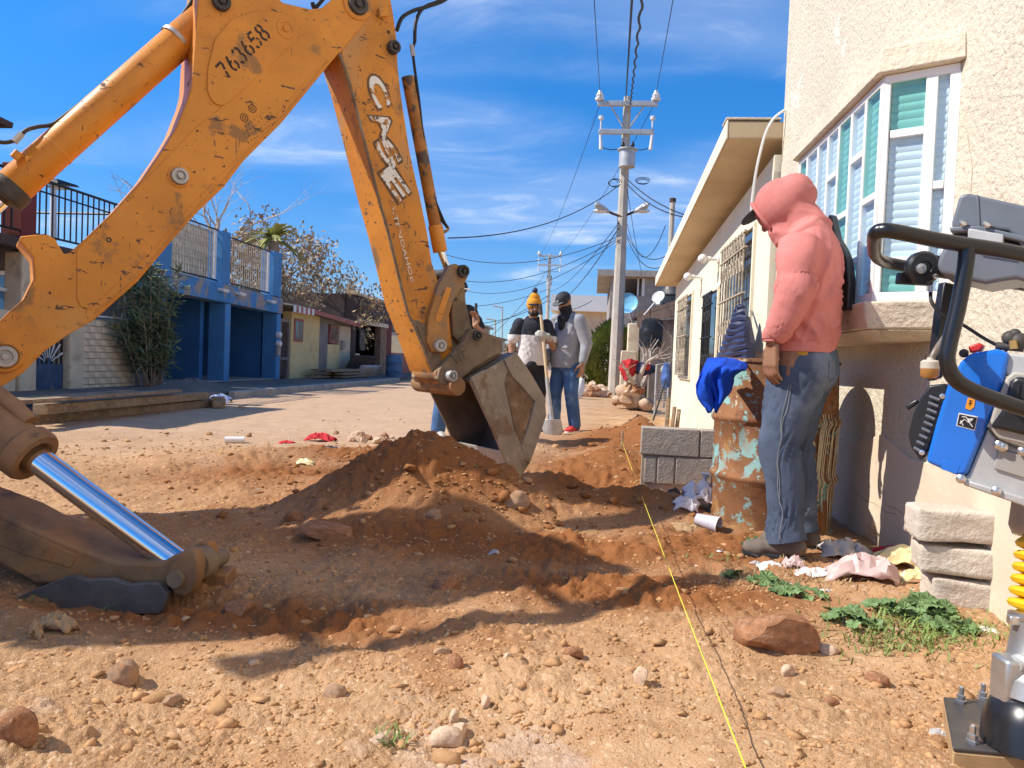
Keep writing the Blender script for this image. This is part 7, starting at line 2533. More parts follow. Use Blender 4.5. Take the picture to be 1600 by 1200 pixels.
# shovel in his gloved hand
gr = lw_ + (P.x * .35 - P.y * .75).normalized() * .07
dep_ = (gr - EYE).dot(_f)
t0, t1, t2 = at(845, 490, dep_ + .05), at(856, 606, dep_ - .06), at(862, 656, dep_ - .12)
t3 = at(866, 690, dep_ - .15)
shv = thing('shovel', 'long wooden-handled shovel with a dull steel blade held upright by the man in the beanie', 'shovel', t3)
MB().tube([t0, t1], .019, 10).build('handle', mat('pale_ash_wood', (.66, .50, .30), .7, var=.1), shv, smooth=True)
MB().tube([at(844, 476, dep_ + .06), at(845.5, 492, dep_ + .05)], .023, 10).build('grip', M['dark_steel'], shv, smooth=True)
MB().tube([t1 - (t1 - t0).normalized() * .12, t1, t2], [.023, .023, .028], 10).build('socket', M['alu_dull'], shv, smooth=True)
rows = []
for i, (py, hw) in enumerate(((655, 14), (663, 15), (674, 15), (684, 11), (691, 4))):
    rows.append([at(862 + i * .8 + hw * f_, py, dep_ - .12 - .05 * (1 - f_ * f_) * (1 - i * .12)) for f_ in (-1, -.5, 0, .5, 1)])
sheet(rows, 'blade', M['alu_dull'], shv, thick=.006, fold=0)

# ---- man in the grey sweater
q = on_ground(880, 674)
P = Pose(q, camdir(-.72, -.70), 1.72)
k = P.k
man = thing('person', 'man in a grey sweater, black cap and black neck gaiter looking down', 'person', q)
hd = P(.085, 0, 1.615)
hp, fx_, sd_, up_, rot_ = head_prims(P, hd, P.x * .82 - Vector((0, 0, .58)), Vector((0, 0, 1)) + P.x * .5, k)
pr = hp + [('c', P(0, 0, 1.43), hd - up_ * .05, .06 * k, .058 * k), ('c', P(0, 0, 1.0), P(0, 0, 1.32), .10 * k, .10 * k), ('c', P(-.005, -.11, 1.36), P(-.005, .11, 1.36), .07 * k, .07 * k)]
pr += legs(P, 0, .1, (.03, .13, .49), (.06, -.11, .49), (-.04, .15, .09), (.04, -.12, .09))
le, lw_ = P(-.05, .275, 1.10), P(.02, .29, .86)
re, rw = P(.02, -.26, 1.10), P(.14, -.20, .88)
pr += [('c', P(0, .18, 1.38), le, .05 * k, .044 * k), ('c', le, lw_, .042 * k, .03 * k), ('c', P(0, -.18, 1.38), re, .05 * k, .044 * k), ('c', re, rw, .042 * k, .03 * k)]
hand(pr, lw_, Vector((0, 0, -1)) + P.x * .15, -P.y, k * 1.1, .5, -1)
hand(pr, rw, Vector((0, 0, -1)) + P.x * .3, P.y, k * 1.05, .5, 1)
blob('body', pr, .008, m_skin2, man, 2)
m_sweat = mat('grey_marl_sweater', (.34, .345, .37), .95, var=.12, scale=5, layers=[((.24, .30, .22), 2.2, .56, .16)], bump=(150, .35, .003), spec=.12)
tz = [
      ('c', P(0, .18, 1.38), le, .09 * k, .078 * k), ('c', le, lw_ + Vector((0, 0, .03)), .076 * k, .052 * k), ('c', P(0, -.18, 1.38), re, .09 * k, .078 * k), ('c', re, rw + Vector((0, 0, .03)), .076 * k, .052 * k)]
swt = cloth_tube('sweater', trunk_of(P, .80, 1.02, 1.08), m_sweat, man, P.x, nang=64, step=.011, seed=13, bands=WB)
blob('sleeve', tz[:2], .010, m_sweat, swt, 6, (.016, 7, (.8, .8, 1.5)), 13)
blob('sleeve', tz[2:], .010, m_sweat, swt, 6, (.016, 7, (.8, .8, 1.5)), 17)
blob('neck_gaiter', [('c', P(.03, 0, 1.44), hd - up_ * .07 + fx_ * .01, .088 * k, .075 * k), ('b', hd + fx_ * .045 * k - up_ * .062 * k, (.068 * k, .070 * k, .058 * k), rot_), ('b', P(.07, 0, 1.40), (.09 * k, .11 * k, .075 * k)), ('b', P(.10, 0, 1.32), (.055 * k, .085 * k, .08 * k))], .009, m_dkcloth, man, 2, (.007, 14, (1, 1, 1)))
cp = blob('cap', [('b', hd + up_ * .038 * k, (.110 * k, .092 * k, .088 * k), rot_)], .008, m_capblk, man, 1)
br_ = [hd + up_ * .035 * k + fx_ * (.08 * k + .10 * k * math.cos(a)) + sd_ * .082 * k * math.sin(a) for a in np.linspace(-1.45, 1.45, 13)]
MB().prism(br_, up_ * .009).build('brim', mat('grey_brim', (.10, .10, .105), .8, var=.1), cp, bevel=.002)
mb = MB()
for k2 in range(5):
    a_ = on_mesh(cp, hd + up_ * .07 * k + fx_ * .2 + sd_ * (-.03 + .015 * k2), None, .002)
    mb.tube([a_, a_ + up_ * .018 + sd_ * .006], .004, 4)
mb.build('cap_emblem', M['whitepaint'], cp)
for sg in (-1, 1):
    MB().ball(hd + fx_ * .090 * k + sd_ * .034 * sg * k + up_ * .006 * k, (.010, .016, .006), 10, 6, rot_).build('eye', m_eye, man, smooth=True)
jz = [('b', P(0, 0, .85), (.13 * k, .175 * k, .12 * k))]
for sg, kn, an in ((1, P(.03, .13, .49), P(-.04, .15, .1)), (-1, P(.06, -.11, .49), P(.04, -.12, .1))):
    jz += [('c', P(0, .09 * sg, .82), kn, .112 * k, .088 * k), ('c', kn, an, .086 * k, .078 * k)]
blob('jeans', jz, .010, m_jean2, man, 3, (.015, 7, (1, 1, 1.2)), 8)
m_redshoe = mat('red_canvas', (.62, .05, .045), .8, var=.12)
for sg, x_, y_ in ((1, -.04, .15), (-1, .04, -.12)):
    shoe(P, x_, y_, .1 * sg, m_redshoe, man, k, M['whitepaint'])

# ---- worker behind the bucket linkage
q = on_ground(704, 684)
P = Pose(q, camdir(.55, -.8), 1.68)
k = P.k
man = thing('person', 'worker mostly hidden behind the bucket linkage with one raised hand gripping a rod', 'person', q)
hd = P(.05, 0, 1.61)
hp, fx_, sd_, up_, rot_ = head_prims(P, hd, P.x - Vector((0, 0, .2)), Vector((0, 0, 1)), k)
hh = at(743, 500, (q - EYE).dot(_f) - .25)
le, lw_ = P(.16, .30, 1.12), hh - Vector((0, 0, .06))
re, rw = P(-.02, -.27, 1.08), P(.05, -.26, .84)
pr = hp + [('c', P(0, 0, 1.43), hd - up_ * .05, .06 * k, .058 * k), ('c', P(0, 0, 1.0), P(0, 0, 1.32), .10 * k, .10 * k), ('c', P(-.005, -.11, 1.36), P(-.005, .11, 1.36), .07 * k, .07 * k)]
pr += legs(P, 0, .1, (.03, .13, .49), (.03, -.13, .49), (0, .14, .09), (0, -.16, .09))
pr += [('c', P(0, .18, 1.38), le, .05 * k, .044 * k), ('c', le, lw_, .042 * k, .03 * k), ('c', P(0, -.18, 1.38), re, .05 * k, .044 * k), ('c', re, rw, .042 * k, .03 * k)]
hand(pr, lw_, Vector((0, 0, 1)), camdir(0, -1) * .4 - P.y * .6, k * 1.1, 1.05, 1, True)
hand(pr, rw, Vector((0, 0, -1)), P.y, k, .4, 1)
blob('body', pr, .008, m_skin2, man, 2)
tz = [('c', P(0, -.14, 1.37), P(0, .14, 1.37), .10 * k, .10 * k), ('b', P(0, 0, 1.23), (.155 * k, .20 * k, .20 * k)), ('b', P(.01, 0, 1.03), (.16 * k, .20 * k, .20 * k)), ('c', P(0, .18, 1.38), P(.09, .25, 1.22), .085 * k, .075 * k), ('c', P(0, -.18, 1.38), re, .085 * k, .075 * k)]
blob('shirt', tz, .010, m_dkcloth, man, 3, (.014, 6, (1, 1, 1.2)), 3)
cp = blob('cap', [('b', hd + up_ * .038 * k, (.112 * k, .094 * k, .086 * k), rot_)], .008, m_capblk, man, 1)
br_ = [hd + up_ * .03 * k + fx_ * (.08 * k + .10 * k * math.cos(a)) + sd_ * .082 * k * math.sin(a) for a in np.linspace(-1.45, 1.45, 13)]
MB().prism(br_, up_ * .009).build('brim', M['whitepaint'], cp, bevel=.002)
for sg in (-1, 1):
    MB().ball(hd + fx_ * .090 * k + sd_ * .034 * sg * k + up_ * .006 * k, (.010, .016, .006), 10, 6, rot_).build('eye', m_eye, man, smooth=True)
jz = [('b', P(0, 0, .85), (.13 * k, .175 * k, .12 * k))]
for sg, kn, an in ((1, P(.03, .13, .49), P(0, .14, .1)), (-1, P(.03, -.13, .49), P(0, -.16, .1))):
    jz += [('c', P(0, .09 * sg, .82), kn, .112 * k, .09 * k), ('c', kn, an, .088 * k, .08 * k)]
blob('jeans', jz, .010, m_jean2, man, 3, (.015, 7, (1, 1, 1.2)), 18)
for sg, y_ in ((1, .14), (-1, -.16)):
    shoe(P, 0, y_, .15 * sg, m_redshoe if False else mat('white_sneaker', (.55, .5, .45), .8), man, k)
MB_ = MB().tube([hh + Vector((0, 0, .17)), hh - Vector((.0, .0, 1.25))], .015, 8)
tag(MB_.build('steel_rod', M['dark_steel'], smooth=True), 'dark rod gripped upright by the worker behind the linkage', 'rod')
# ------------------------------------------------------------------ tamping rammer at the right edge
RD = 1.62
FWD = Vector((_f.x, _f.y, 0)).normalized()
base = on_ground(1560, 1150)
ram = thing('tamping_rammer', 'tamping rammer with blue engine, grey tank and yellow bellows standing by the stucco wall', 'rammer', base)


def rp(x, y, d=RD):
    return at(x, y, d)


_rc = rp(1540, 640)
RPL = Plane((_rc.x, _rc.y), (_r0 * .80 - FWD * .60).xy)      # the engine's broad side, turned toward the street


def ep(x, y, d=RD):
    return RPL.pt(x, y, RD - d)


def slab(pts, d, deep, m, name, parent=ram, bevel=.006, seg=3, **kw):
    """Outline on the engine's side plane (RD) or set back from it, DEEP thick."""
    return MB().prism([ep(x, y, d) for x, y in pts], -RPL.n * deep).build(name, m, parent, bevel=bevel, seg=seg, **kw)


N1, F1 = 1.44, 1.92
loop = [rp(1740, 462, N1 + .24), rp(1752, 446, N1 + .12), rp(1735, 432, N1 + .02), rp(1600, 398, N1), rp(1480, 378, N1), rp(1405, 363, N1), rp(1380, 360, N1 + .01), rp(1368, 366, N1 + .04), rp(1366, 384, N1 + .2), rp(1368, 398, N1 + .36), rp(1380, 408, F1 - .02), rp(1410, 415, F1), rp(1480, 427, F1), rp(1600, 446, F1), rp(1700, 464, F1), rp(1732, 468, F1 - .08), rp(1740, 464, F1 - .22)]
hdl = MB().tube(smooth_line(loop, 6), .0148, 14).build('handle_loop', M['blackpaint'], ram, smooth=True)
MB().tube(smooth_line([rp(1511, 386, N1), rp(1508, 420, N1), rp(1497, 480, N1), rp(1484, 535, N1), rp(1480, 562, N1), rp(1488, 586, N1), rp(1508, 604, N1), rp(1550, 622, N1), rp(1620, 646, N1), rp(1700, 672, N1)], 6), .0148, 14).build('guard_tube', M['blackpaint'], ram, smooth=True)
MB().prism([rp(x, y, F1 - .05) for x, y in ((1476, 440), (1494, 444), (1482, 500), (1474, 590), (1458, 596), (1462, 540), (1468, 490))], FWD * .03).build('rear_bar', M['blackpaint'], ram, bevel=.004)
# throttle lever
thr = MB().lathe(rp(1437, 420, 1.80), -FWD, [(.038, 0), (.040, .004), (.040, .02), (.034, .026), (.016, .026), (.014, .022)], 32).build('throttle_housing', M['plastic_black'], ram, smooth=True)
MB().lathe(rp(1438, 420, 1.775), -FWD, [(.012, 0), (.012, .006), (.006, .007), (.005, .003)], 16).build('screw', M['zinc'], thr, smooth=True)
MB().prism([rp(x, y, 1.80) for x, y in ((1406, 426), (1414, 424), (1430, 440), (1456, 428), (1462, 398), (1472, 400), (1468, 420), (1462, 430), (1458, 446), (1404, 443))], FWD * .02).build('lever', M['plastic_black'], thr, bevel=.003)
MB().lathe(rp(1460, 432, 1.775), -FWD, [(.006, 0), (.006, .006), (.003, .007)], 10).build('screw', M['zinc'], thr, smooth=True)
MB().tube([rp(1454, 446, 1.79), rp(1454, 458, 1.79)], .005, 8).build('ferrule', M['zinc'], thr)
MB().tube(smooth_line([rp(1454, 456, 1.79), rp(1455, 470, 1.78), rp(1464, 484, 1.77), rp(1480, 497, 1.76), rp(1505, 508, 1.75), rp(1540, 530, 1.74), rp(1575, 548, 1.72)], 5), .0042, 8).build('throttle_cable', M['rubber'], ram, smooth=True)
# fuel tank
T0, T1 = RD, .22
tank = slab([(1499, 306), (1512, 301), (1606, 322), (1640, 332), (1640, 440), (1604, 418), (1590, 372), (1574, 360), (1528, 356), (1490, 358), (1486, 350)], T0, T1, M['plastic_grey'], 'fuel_tank', ram, .022, 5)
slab([(1487, 364), (1545, 366), (1600, 384), (1640, 400), (1640, 452), (1588, 436), (1560, 440), (1540, 444), (1470, 428), (1463, 416), (1468, 398)], T0 + .015, T1 - .03, M['plastic_grey'], 'tank_base', tank, .018, 5)
slab([(1484, 354), (1530, 352), (1590, 366), (1640, 380), (1640, 392), (1590, 376), (1530, 362), (1484, 362)], T0 - .008, T1 + .016, M['plastic_grey'], 'tank_seam', tank, .004)
slab([(1525, 304), (1529, 304), (1532, 354), (1527, 354)], T0 - .003, .01, M['plastic_grey'], 'tank_rib', tank, .002)
for x, y in ((1504, 350), (1541, 352)):
    MB().lathe(ep(x, y, T0 - .01), -FWD + Vector((0, 0, .8)), [(.009, 0), (.009, .005), (.004, .007)], 12).build('bolt', M['zinc'], tank, smooth=True)
slab([(1512, 356), (1568, 366), (1568, 382), (1512, 374)], T0 - .012, .02, M['alu_dull'], 'bracket', tank, .003)
# fuel bulb and its hose
MB().tube(smooth_line([rp(1500, 500, 1.62), rp(1478, 525, 1.61), rp(1462, 548, 1.60), rp(1453, 566, 1.60)], 5), .0068, 10).build('fuel_hose', mat('clear_brown_hose', (.18, .14, .11), .35, var=.1), ram, smooth=True)
c = rp(1452, 592, 1.60)
fb_ = MB().lathe(c, (0, 0, 1), [(.001, 0), (.014, .002), (.018, .008), (.0185, .020), (.0185, .022)], 20, False).build('fuel_bulb', mat('amber_fuel', (.36, .17, .05), .15, var=.05), ram, smooth=True)
MB().lathe(c + Vector((0, 0, .0221)), (0, 0, 1), [(.0187, 0), (.0187, .014), (.014, .018), (.007, .019), (.006, .024), (.001, .024)], 20).build('bulb_cap', mat('cloudy_plastic', (.52, .47, .38), .3, var=.08), fb_, smooth=True)
# engine shroud
EN = RD
shroud = slab([(1500, 566), (1515, 552), (1557, 545), (1578, 551), (1570, 590), (1560, 620), (1543, 665), (1511, 742), (1496, 744), (1446, 722), (1462, 662), (1479, 606)], EN, .20, M['enginebl'], 'engine_shroud', ram, .016, 5)
slab([(1558, 548), (1640, 560), (1640, 600), (1572, 588)], EN + .012, .16, M['alu_dull'], 'cylinder_head', ram, .006)
slab([(1512, 541), (1530, 535), (1537, 540), (1532, 548), (1516, 552)], EN + .06, .05, M['red'], 'fuel_cock', ram, .004)
for x, y, r_ in ((1506, 552, .010), (1578, 528, .016), (1592, 534, .02), (1586, 522, .012)):
    MB().ball(ep(x, y, EN + .05), r_, 12, 8).build('carburettor_part', M['dark_steel'], ram, smooth=True)
MB().tube([ep(1556, 540, EN + .05), ep(1600, 544, EN + .05)], .009, 10).build('intake_pipe', M['dark_steel'], ram, smooth=True)
MB().tube([ep(1584, 545, EN + .03), ep(1583, 532, EN + .03)], .008, 8).build('brass_fitting', mat('brass', (.6, .4, .15), .4, metal=.8, var=.1), ram, smooth=True)
# recoil starter with slots
rec = slab([(1452, 602), (1477, 599), (1482, 604), (1466, 664), (1444, 717), (1438, 720), (1424, 700), (1419, 680), (1427, 645), (1440, 618)], EN + .02, .15, M['plastic_black'], 'recoil_starter', ram, .012, 4)
for k in range(9):
    f_ = k / 8
    x, y = 1461 - 28 * f_ + 4 * math.sin(f_ * 3), 622 + 80 * f_
    a_, b_ = ep(x - 9 + 3 * f_, y - 3, EN + .012), ep(x + 7 - 2 * f_, y + 3, EN + .012)
    MB().tube([a_, b_], .0036, 6).build('vent_rib', M['plastic_grey'], rec)
slab([(1414, 634), (1432, 623), (1437, 628), (1419, 642)], EN + .05, .022, M['plastic_black'], 'pull_grip', rec, .004)
for x, y in ((1473, 619), (1441, 707)):
    MB().lathe(ep(x, y, EN + .008), RPL.n, [(.006, 0), (.006, .006), (.002, .007)], 10).build('bolt', M['zinc'], rec, smooth=True)
# stickers
slab([(1512, 622), (1524, 621), (1522, 636), (1516, 641), (1508, 638)], EN - .0015, .0015, mat('orange_sticker', (.78, .30, .02), .5, var=.05), 'orange_label', shroud, 0)
slab([(1498, 645), (1528, 651), (1523, 673), (1494, 665)], EN - .0012, .0012, M['whitepaint'], 'warning_label', shroud, 0)
slab([(1499, 647), (1526.5, 652.5), (1522, 671.5), (1495.5, 664)], EN - .0022, .001, M['plastic_black'], 'label_field', shroud, 0)
mb = MB()
for ln in ([(1500, 662), (1507, 655), (1513, 660), (1519, 656)], [(1503, 651), (1510, 652), (1516, 662), (1520, 667)], [(1512, 655), (1521, 655)], [(1501, 657), (1505, 665)], [(1514, 655), (1514, 660)]):
    mb.tube([ep(x, y, EN - .0032) for x, y in ln], .0010, 4)
mb.build('label_symbol', M['whitepaint'], shroud)
mb = MB()
for ln in ([(1514, 626), (1519, 626)], [(1513, 630), (1519, 630)], [(1516, 626), (1515, 634)]):
    mb.tube([ep(x, y, EN - .0025) for x, y in ln], .0007, 4)
mb.build('label_symbol', M['plastic_black'], shroud)
slab([(1474, 719), (1500, 727), (1495, 741), (1470, 733)], EN - .001, .002, M['enginebl'], 'stamped_panel', shroud, .001)
# muffler guard and crankcase
slab([(1572, 590), (1584, 580), (1640, 588), (1640, 706), (1560, 686), (1544, 668), (1552, 640)], EN - .02, .12, mat('pale_guard', (.40, .37, .32), .6, var=.1), 'guard_plate', ram, .006)
mg = slab([(1578, 596), (1588, 588), (1640, 596), (1640, 690), (1584, 676), (1546, 668), (1566, 640)], EN - .035, .03, M['plastic_black'], 'muffler_guard', ram, .008)
for k in range(3):
    slab([(1590 + k * 9, 600), (1594 + k * 9, 601), (1589 + k * 9, 640), (1585 + k * 9, 640)], EN - .0385, .006, M['rubber'], 'slot', mg, .001)
slab([(1543, 668), (1560, 690), (1640, 716), (1640, 800), (1600, 785), (1504, 754), (1498, 747), (1512, 742)], EN + .01, .17, M['alu_dull'], 'crankcase', ram, .006)
slab([(1504, 748), (1600, 777), (1640, 790), (1640, 812), (1596, 790), (1505, 758)], EN - .006, .2, M['alu_dull'], 'case_flange', ram, .004)
slab([(1560, 700), (1640, 724), (1640, 760), (1552, 732)], EN + .002, .02, mat('grey_alloy', (.34, .32, .29), .6, var=.1), 'case_plate', ram, .003)  # grey alloy plate, the metal's own tone
for x, y in ((1561, 695), (1567, 698), (1557, 767), (1502, 748), (1598, 705)):
    MB().lathe(ep(x, y, EN - .004), RPL.n, [(.010, 0), (.010, .007), (.005, .011), (.001, .011)], 12).build('bolt', M['zinc'], ram, smooth=True)
# leg: body, bellows, lower tube, foot
ax0, ax1 = rp(1618, 1135, 1.60), rp(1668, 770, 1.66)
axd = (ax1 - ax0).normalized()
LN = (ax1 - ax0).length
MB().lathe(ax0 + axd * LN * .78, axd, [(.09, 0), (.10, .02), (.10, LN * .3), (.07, LN * .34)], 28).build('crank_housing', M['alu'], ram, smooth=True)
prof = []
for k in range(6):
    z_ = LN * .46 + k * LN * .052
    prof += [(.060, z_), (.078, z_ + LN * .010), (.083, z_ + LN * .026), (.078, z_ + LN * .042)]
prof += [(.062, LN * .79), (.07, LN * .80)]
MB().lathe(ax0, axd, [(.075, LN * .43)] + prof, 32).build('bellows', M['yellow'], ram, smooth=True)
MB().lathe(ax0, axd, [(.073, LN * .415), (.078, LN * .425), (.078, LN * .445), (.073, LN * .452)], 28).build('clamp_band', M['zinc'], ram, smooth=True)
MB().box(ax0 + axd * LN * .44 - _r0 * .075, (.03, .02, .02)).build('clamp_screw', M['zinc'], ram, bevel=.004)
MB().lathe(ax0, axd, [(.085, LN * .10), (.085, LN * .17), (.072, LN * .20), (.068, LN * .36), (.070, LN * .42)], 28).build('leg_tube', M['alu'], ram, smooth=True)
MB().lathe(ax0 + axd * LN * .27 - _r0 * .06 - FWD * .02, -_r0 - FWD * .4, [(.022, 0), (.022, .012), (.015, .016), (.013, .022), (.001, .022)], 16).build('oil_sight', M['alu_dull'], ram, smooth=True)
MB().box(ax0 + axd * LN * .19 - _r0 * .07, (.05, .06, .10), .1).build('leg_lug', M['alu'], ram, bevel=.008)
MB().lathe(ax0 - axd * .06, axd, [(.098, 0), (.098, LN * .12), (.088, LN * .19), (.08, LN * .21)], 28).build('foot_socket', M['blackpaint'], ram, smooth=True)
# foot plate: steel on a wooden core
fl, fr_ = gp(1474, 1092, .05), gp(1489, 1172, .05)
fx0 = (fr_ - fl)
side = (_r0 * .97 + FWD * -.10).normalized()
wpl = .34
tl, bl = fl, fl + fx0 * 1.0
P8 = [bl, bl + side * wpl, tl + side * wpl, tl]
up_s = axd * .018
MB().hexa([p - Vector((0, 0, .045)) for p in P8] + [p - Vector((0, 0, .004)) for p in P8]).build('wood_core', mat('plywood_core', (.48, .31, .15), .85, var=.2, layers=[((.30, .18, .09), 8, .55, .1, (1, 1, 9))]), ram, bevel=.004)
plate_ = MB().hexa([p - Vector((0, 0, .0035)) for p in P8] + [p + Vector((0, 0, .006)) for p in P8]).build('foot_plate', mat('worn_black_plate', (.09, .08, .075), .45, metal=.2, var=.25, layers=[((.28, .15, .08), 9, .56, .06), ((.25, .24, .23), 14, .64, .05)], bump=(60, .2, .003)), ram, bevel=.003)
for x, y in ((1501, 1097), (1535, 1092), (1549, 1134), (1519, 1160)):
    c = gp(x, y, .056)
    MB().lathe(c, (0, 0, 1), [(.013, 0), (.013, .006), (.010, .007), (.010, .018), (.006, .019), (.006, .036), (.004, .038)], 6).build('bolt', M['zinc'], plate_, smooth=False)
MB().prism([gp(1535, 1118, .056), gp(1600, 1150, .056), gp(1600, 1100, .12), gp(1552, 1092, .11)], side * .02 + FWD * .02).build('gusset', M['blackpaint'], plate_, bevel=.003)

# ------------------------------------------------------------------ builder's string line
a_, b_ = gp(1176, 1228, .10), gp(972, 690, .14)
o = thing('string_line', 'taut yellow builder\'s string stretched low over the soil', 'string', a_)
MB().tube(sag(a_, b_, .012, 30), .0016, 6).build('cord', mat('yellow_nylon_string', (.80, .68, .06), .5, var=.05), o, smooth=True)
tag(MB().tube([b_ - Vector((0, 0, .35)), b_ + Vector((0, 0, .10))], .012, 6).build('string_peg', M['wood']), 'small wooden peg holding the far end of the yellow string', 'peg')


# ------------------------------------------------------------------ litter, cloths and rubbish
def crumple(px, py, w, h, m, name, label, cat, seed, rough=.5, dep=None, flat=.5, n=16):
    """A crumpled sheet lying on the ground, W x H in the photograph's pixels."""
    q = on_ground(px, py) if dep is None else at(px, py, dep)
    d = (q - EYE).dot(_f)
    sx_, sz_ = w * d / FPX / 2, h * d / FPX
    g = np.linspace(-1, 1, n)
    A, Bm = np.meshgrid(g, g)
    p = np.stack([A.ravel(), Bm.ravel(), np.zeros(n * n)], 1)
    hgt = np.clip(1 - (np.abs(p[:, 0]) ** 2.2 + np.abs(p[:, 1]) ** 2.2) * .55, 0, 1)
    rid = 1 - 2 * np.abs(fbm(p * 1.6 + seed, 3))
    z = hgt * (.35 + .65 * rid) * sz_
    x = p[:, 0] * sx_ * (1 + .35 * fbm(p * 1.3 + seed + 5, 2)) + rough * sx_ * .25 * pnoise(p * 3 + seed + 9)
    y = p[:, 1] * sx_ * flat * (1 + .35 * fbm(p * 1.3 + seed + 15, 2)) + rough * sx_ * .2 * pnoise(p * 3 + seed + 19)
    zf = np.maximum(z, 0.004)
    me = bpy.data.meshes.new(name)
    off = ground_z(x + q.x, y + q.y) - q.z
    me.from_pydata([(a, b, c + o_) for a, b, c, o_ in zip(x, y, zf, off)], [], [(i * n + k, i * n + k + 1, (i + 1) * n + k + 1, (i + 1) * n + k) for i in range(n - 1) for k in range(n - 1)])
    o = bpy.data.objects.new(name, me)
    COL.objects.link(o)
    o.location = q
    me.materials.append(m)
    shade(me, .5)
    s = o.modifiers.new('solid', 'SOLIDIFY')
    s.thickness = .003
    return tag(o, label, cat)


def film(name, col, rough=.35, tr=.25):
    m = mat(name, col, rough, var=.08)
    m.node_tree.nodes['Principled BSDF'].inputs['Subsurface Weight'].default_value = tr
    m.node_tree.nodes['Principled BSDF'].inputs['Subsurface Radius'].default_value = (.02, .02, .02)
    return m


f_white, f_pink, f_yel = film('white_plastic_film', (.80, .76, .74)), film('pinkish_plastic_film', (.72, .52, .48)), film('pale_yellow_wrapper', (.78, .66, .36))
f_grey, f_dark, f_red, f_blue, f_green = film('grey_paper', (.50, .47, .44)), film('dark_plastic', (.04, .04, .05)), film('red_cloth_scrap', (.60, .03, .04), .8, 0), film('blue_white_wrapper', (.45, .55, .80)), film('green_wrapper', (.08, .35, .22))
f_card = film('brown_cardboard', (.48, .31, .16), .9, 0)
for a in [
    (1100, 796, 62, 46, f_white, 'plastic_bag', 'white knotted plastic bag heaped by the block wall', 'bag', 1, .7),
    (1072, 792, 40, 22, f_white, 'plastic_bag', 'flatter white plastic bag left of the knotted bag', 'bag', 2, .7),
    (1126, 803, 34, 26, f_pink, 'plastic_bag', 'pinkish plastic bag between the white bag and the drum', 'bag', 3, .7),
    (1052, 776, 22, 16, f_dark, 'plastic_scrap', 'dark blue grey plastic scrap at the foot of the block wall', 'scrap', 4, .6),
    (1075, 830, 46, 12, f_card, 'cardboard', 'flat brown cardboard piece beside the paper cup', 'cardboard', 5, .3),
    (1346, 905, 110, 44, f_pink, 'plastic_bag', 'see-through pinkish plastic bag lying between the drum and the blocks', 'bag', 6, .6),
    (1415, 885, 90, 36, f_yel, 'wrapper', 'pale yellow wrapper spread beside the stacked blocks', 'wrapper', 7, .6),
    (1440, 912, 70, 30, f_yel, 'wrapper', 'second pale yellow wrapper at the foot of the stacked blocks', 'wrapper', 8, .6),
    (1390, 870, 56, 20, f_red, 'wrapper', 'red wrapper on top of the litter heap by the wall', 'wrapper', 9, .5),
    (1425, 872, 30, 22, f_green, 'wrapper', 'small green wrapper on the litter heap by the wall', 'wrapper', 10, .5),
    (1318, 872, 80, 34, f_grey, 'paper', 'crumpled grey paper at the drum end of the litter heap', 'paper', 11, .8),
    (1276, 898, 70, 12, f_white, 'paper', 'flat white paper strip below the crumpled grey paper', 'paper', 12, .3),
    (1240, 889, 36, 24, f_pink, 'paper', 'pinkish torn paper behind the man\'s heel', 'paper', 13, .6),
    (1200, 888, 44, 12, f_white, 'paper', 'white torn paper strip beside the man\'s shoe', 'paper', 14, .4),
    (1178, 884, 22, 9, f_grey, 'paper', 'small torn paper scrap nearest the toe of the shoe', 'paper', 15, .4),
    (500, 690, 46, 15, f_red, 'red_cloth', 'bright red cloth lying on the sunlit road', 'cloth', 16, .6),
    (448, 693, 24, 6, f_red, 'red_scrap', 'small red scrap left of the red cloth on the road', 'scrap', 17, .4),
    (516, 706, 54, 10, f_dark, 'dark_bag', 'flat black crumpled bag on the road below the red cloth', 'bag', 18, .5),
    (478, 724, 30, 8, f_yel, 'paper', 'pale yellow paper scrap on the road below the black bag', 'paper', 19, .4),
    (574, 727, 18, 10, f_white, 'paper', 'white scrap on the far side of the soil heap', 'paper', 20, .5),
    (344, 628, 34, 14, f_blue, 'wrapper', 'blue and white wrapper by the ends of the timber beams', 'wrapper', 21, .4),
    (88, 988, 64, 34, f_card, 'dry_leaf', 'large curled dry brown leaf in front of the stabilizer pad', 'leaf', 22, .8),
    (56, 1000, 22, 34, f_card, 'dry_leaf', 'small curled dry leaf beside the large one', 'leaf', 23, .8),
    (138, 950, 40, 14, f_dark, 'dark_stalk', 'dark wilted stalk lying by the green sprig at the pad', 'stalk', 24, .5),
    (772, 866, 16, 8, f_grey, 'scrap', 'grey scrap at the foot of the soil heap below the bucket', 'scrap', 25, .5),
    (1530, 986, 60, 8, f_white, 'paper', 'white rolled scrap among the weeds by the rammer', 'paper', 26, .4),
    (1398, 988, 30, 8, f_pink, 'paper', 'pinkish scrap lying among the weeds', 'paper', 27, .4),
    (1470, 1148, 34, 10, f_grey, 'paper', 'twisted grey scrap left of the rammer foot plate', 'paper', 28, .5),
]:
    crumple(*a)
# small flecks of paper too small to count
X = np.concatenate([rng.normal(.95, .25, 90), rng.normal(1.2, .15, 70), rng.normal(-2.0, 1.0, 50)])
Y = np.concatenate([rng.normal(3.1, .35, 90), rng.normal(2.75, .25, 70), rng.normal(6.6, .9, 50)])
kk = X < 1.36
tag(scatter('litter_flecks', f_white, X[kk], Y[kk], rng.uniform(.006, .02, int(kk.sum())), flat=.25), 'small flecks of torn paper and plastic')
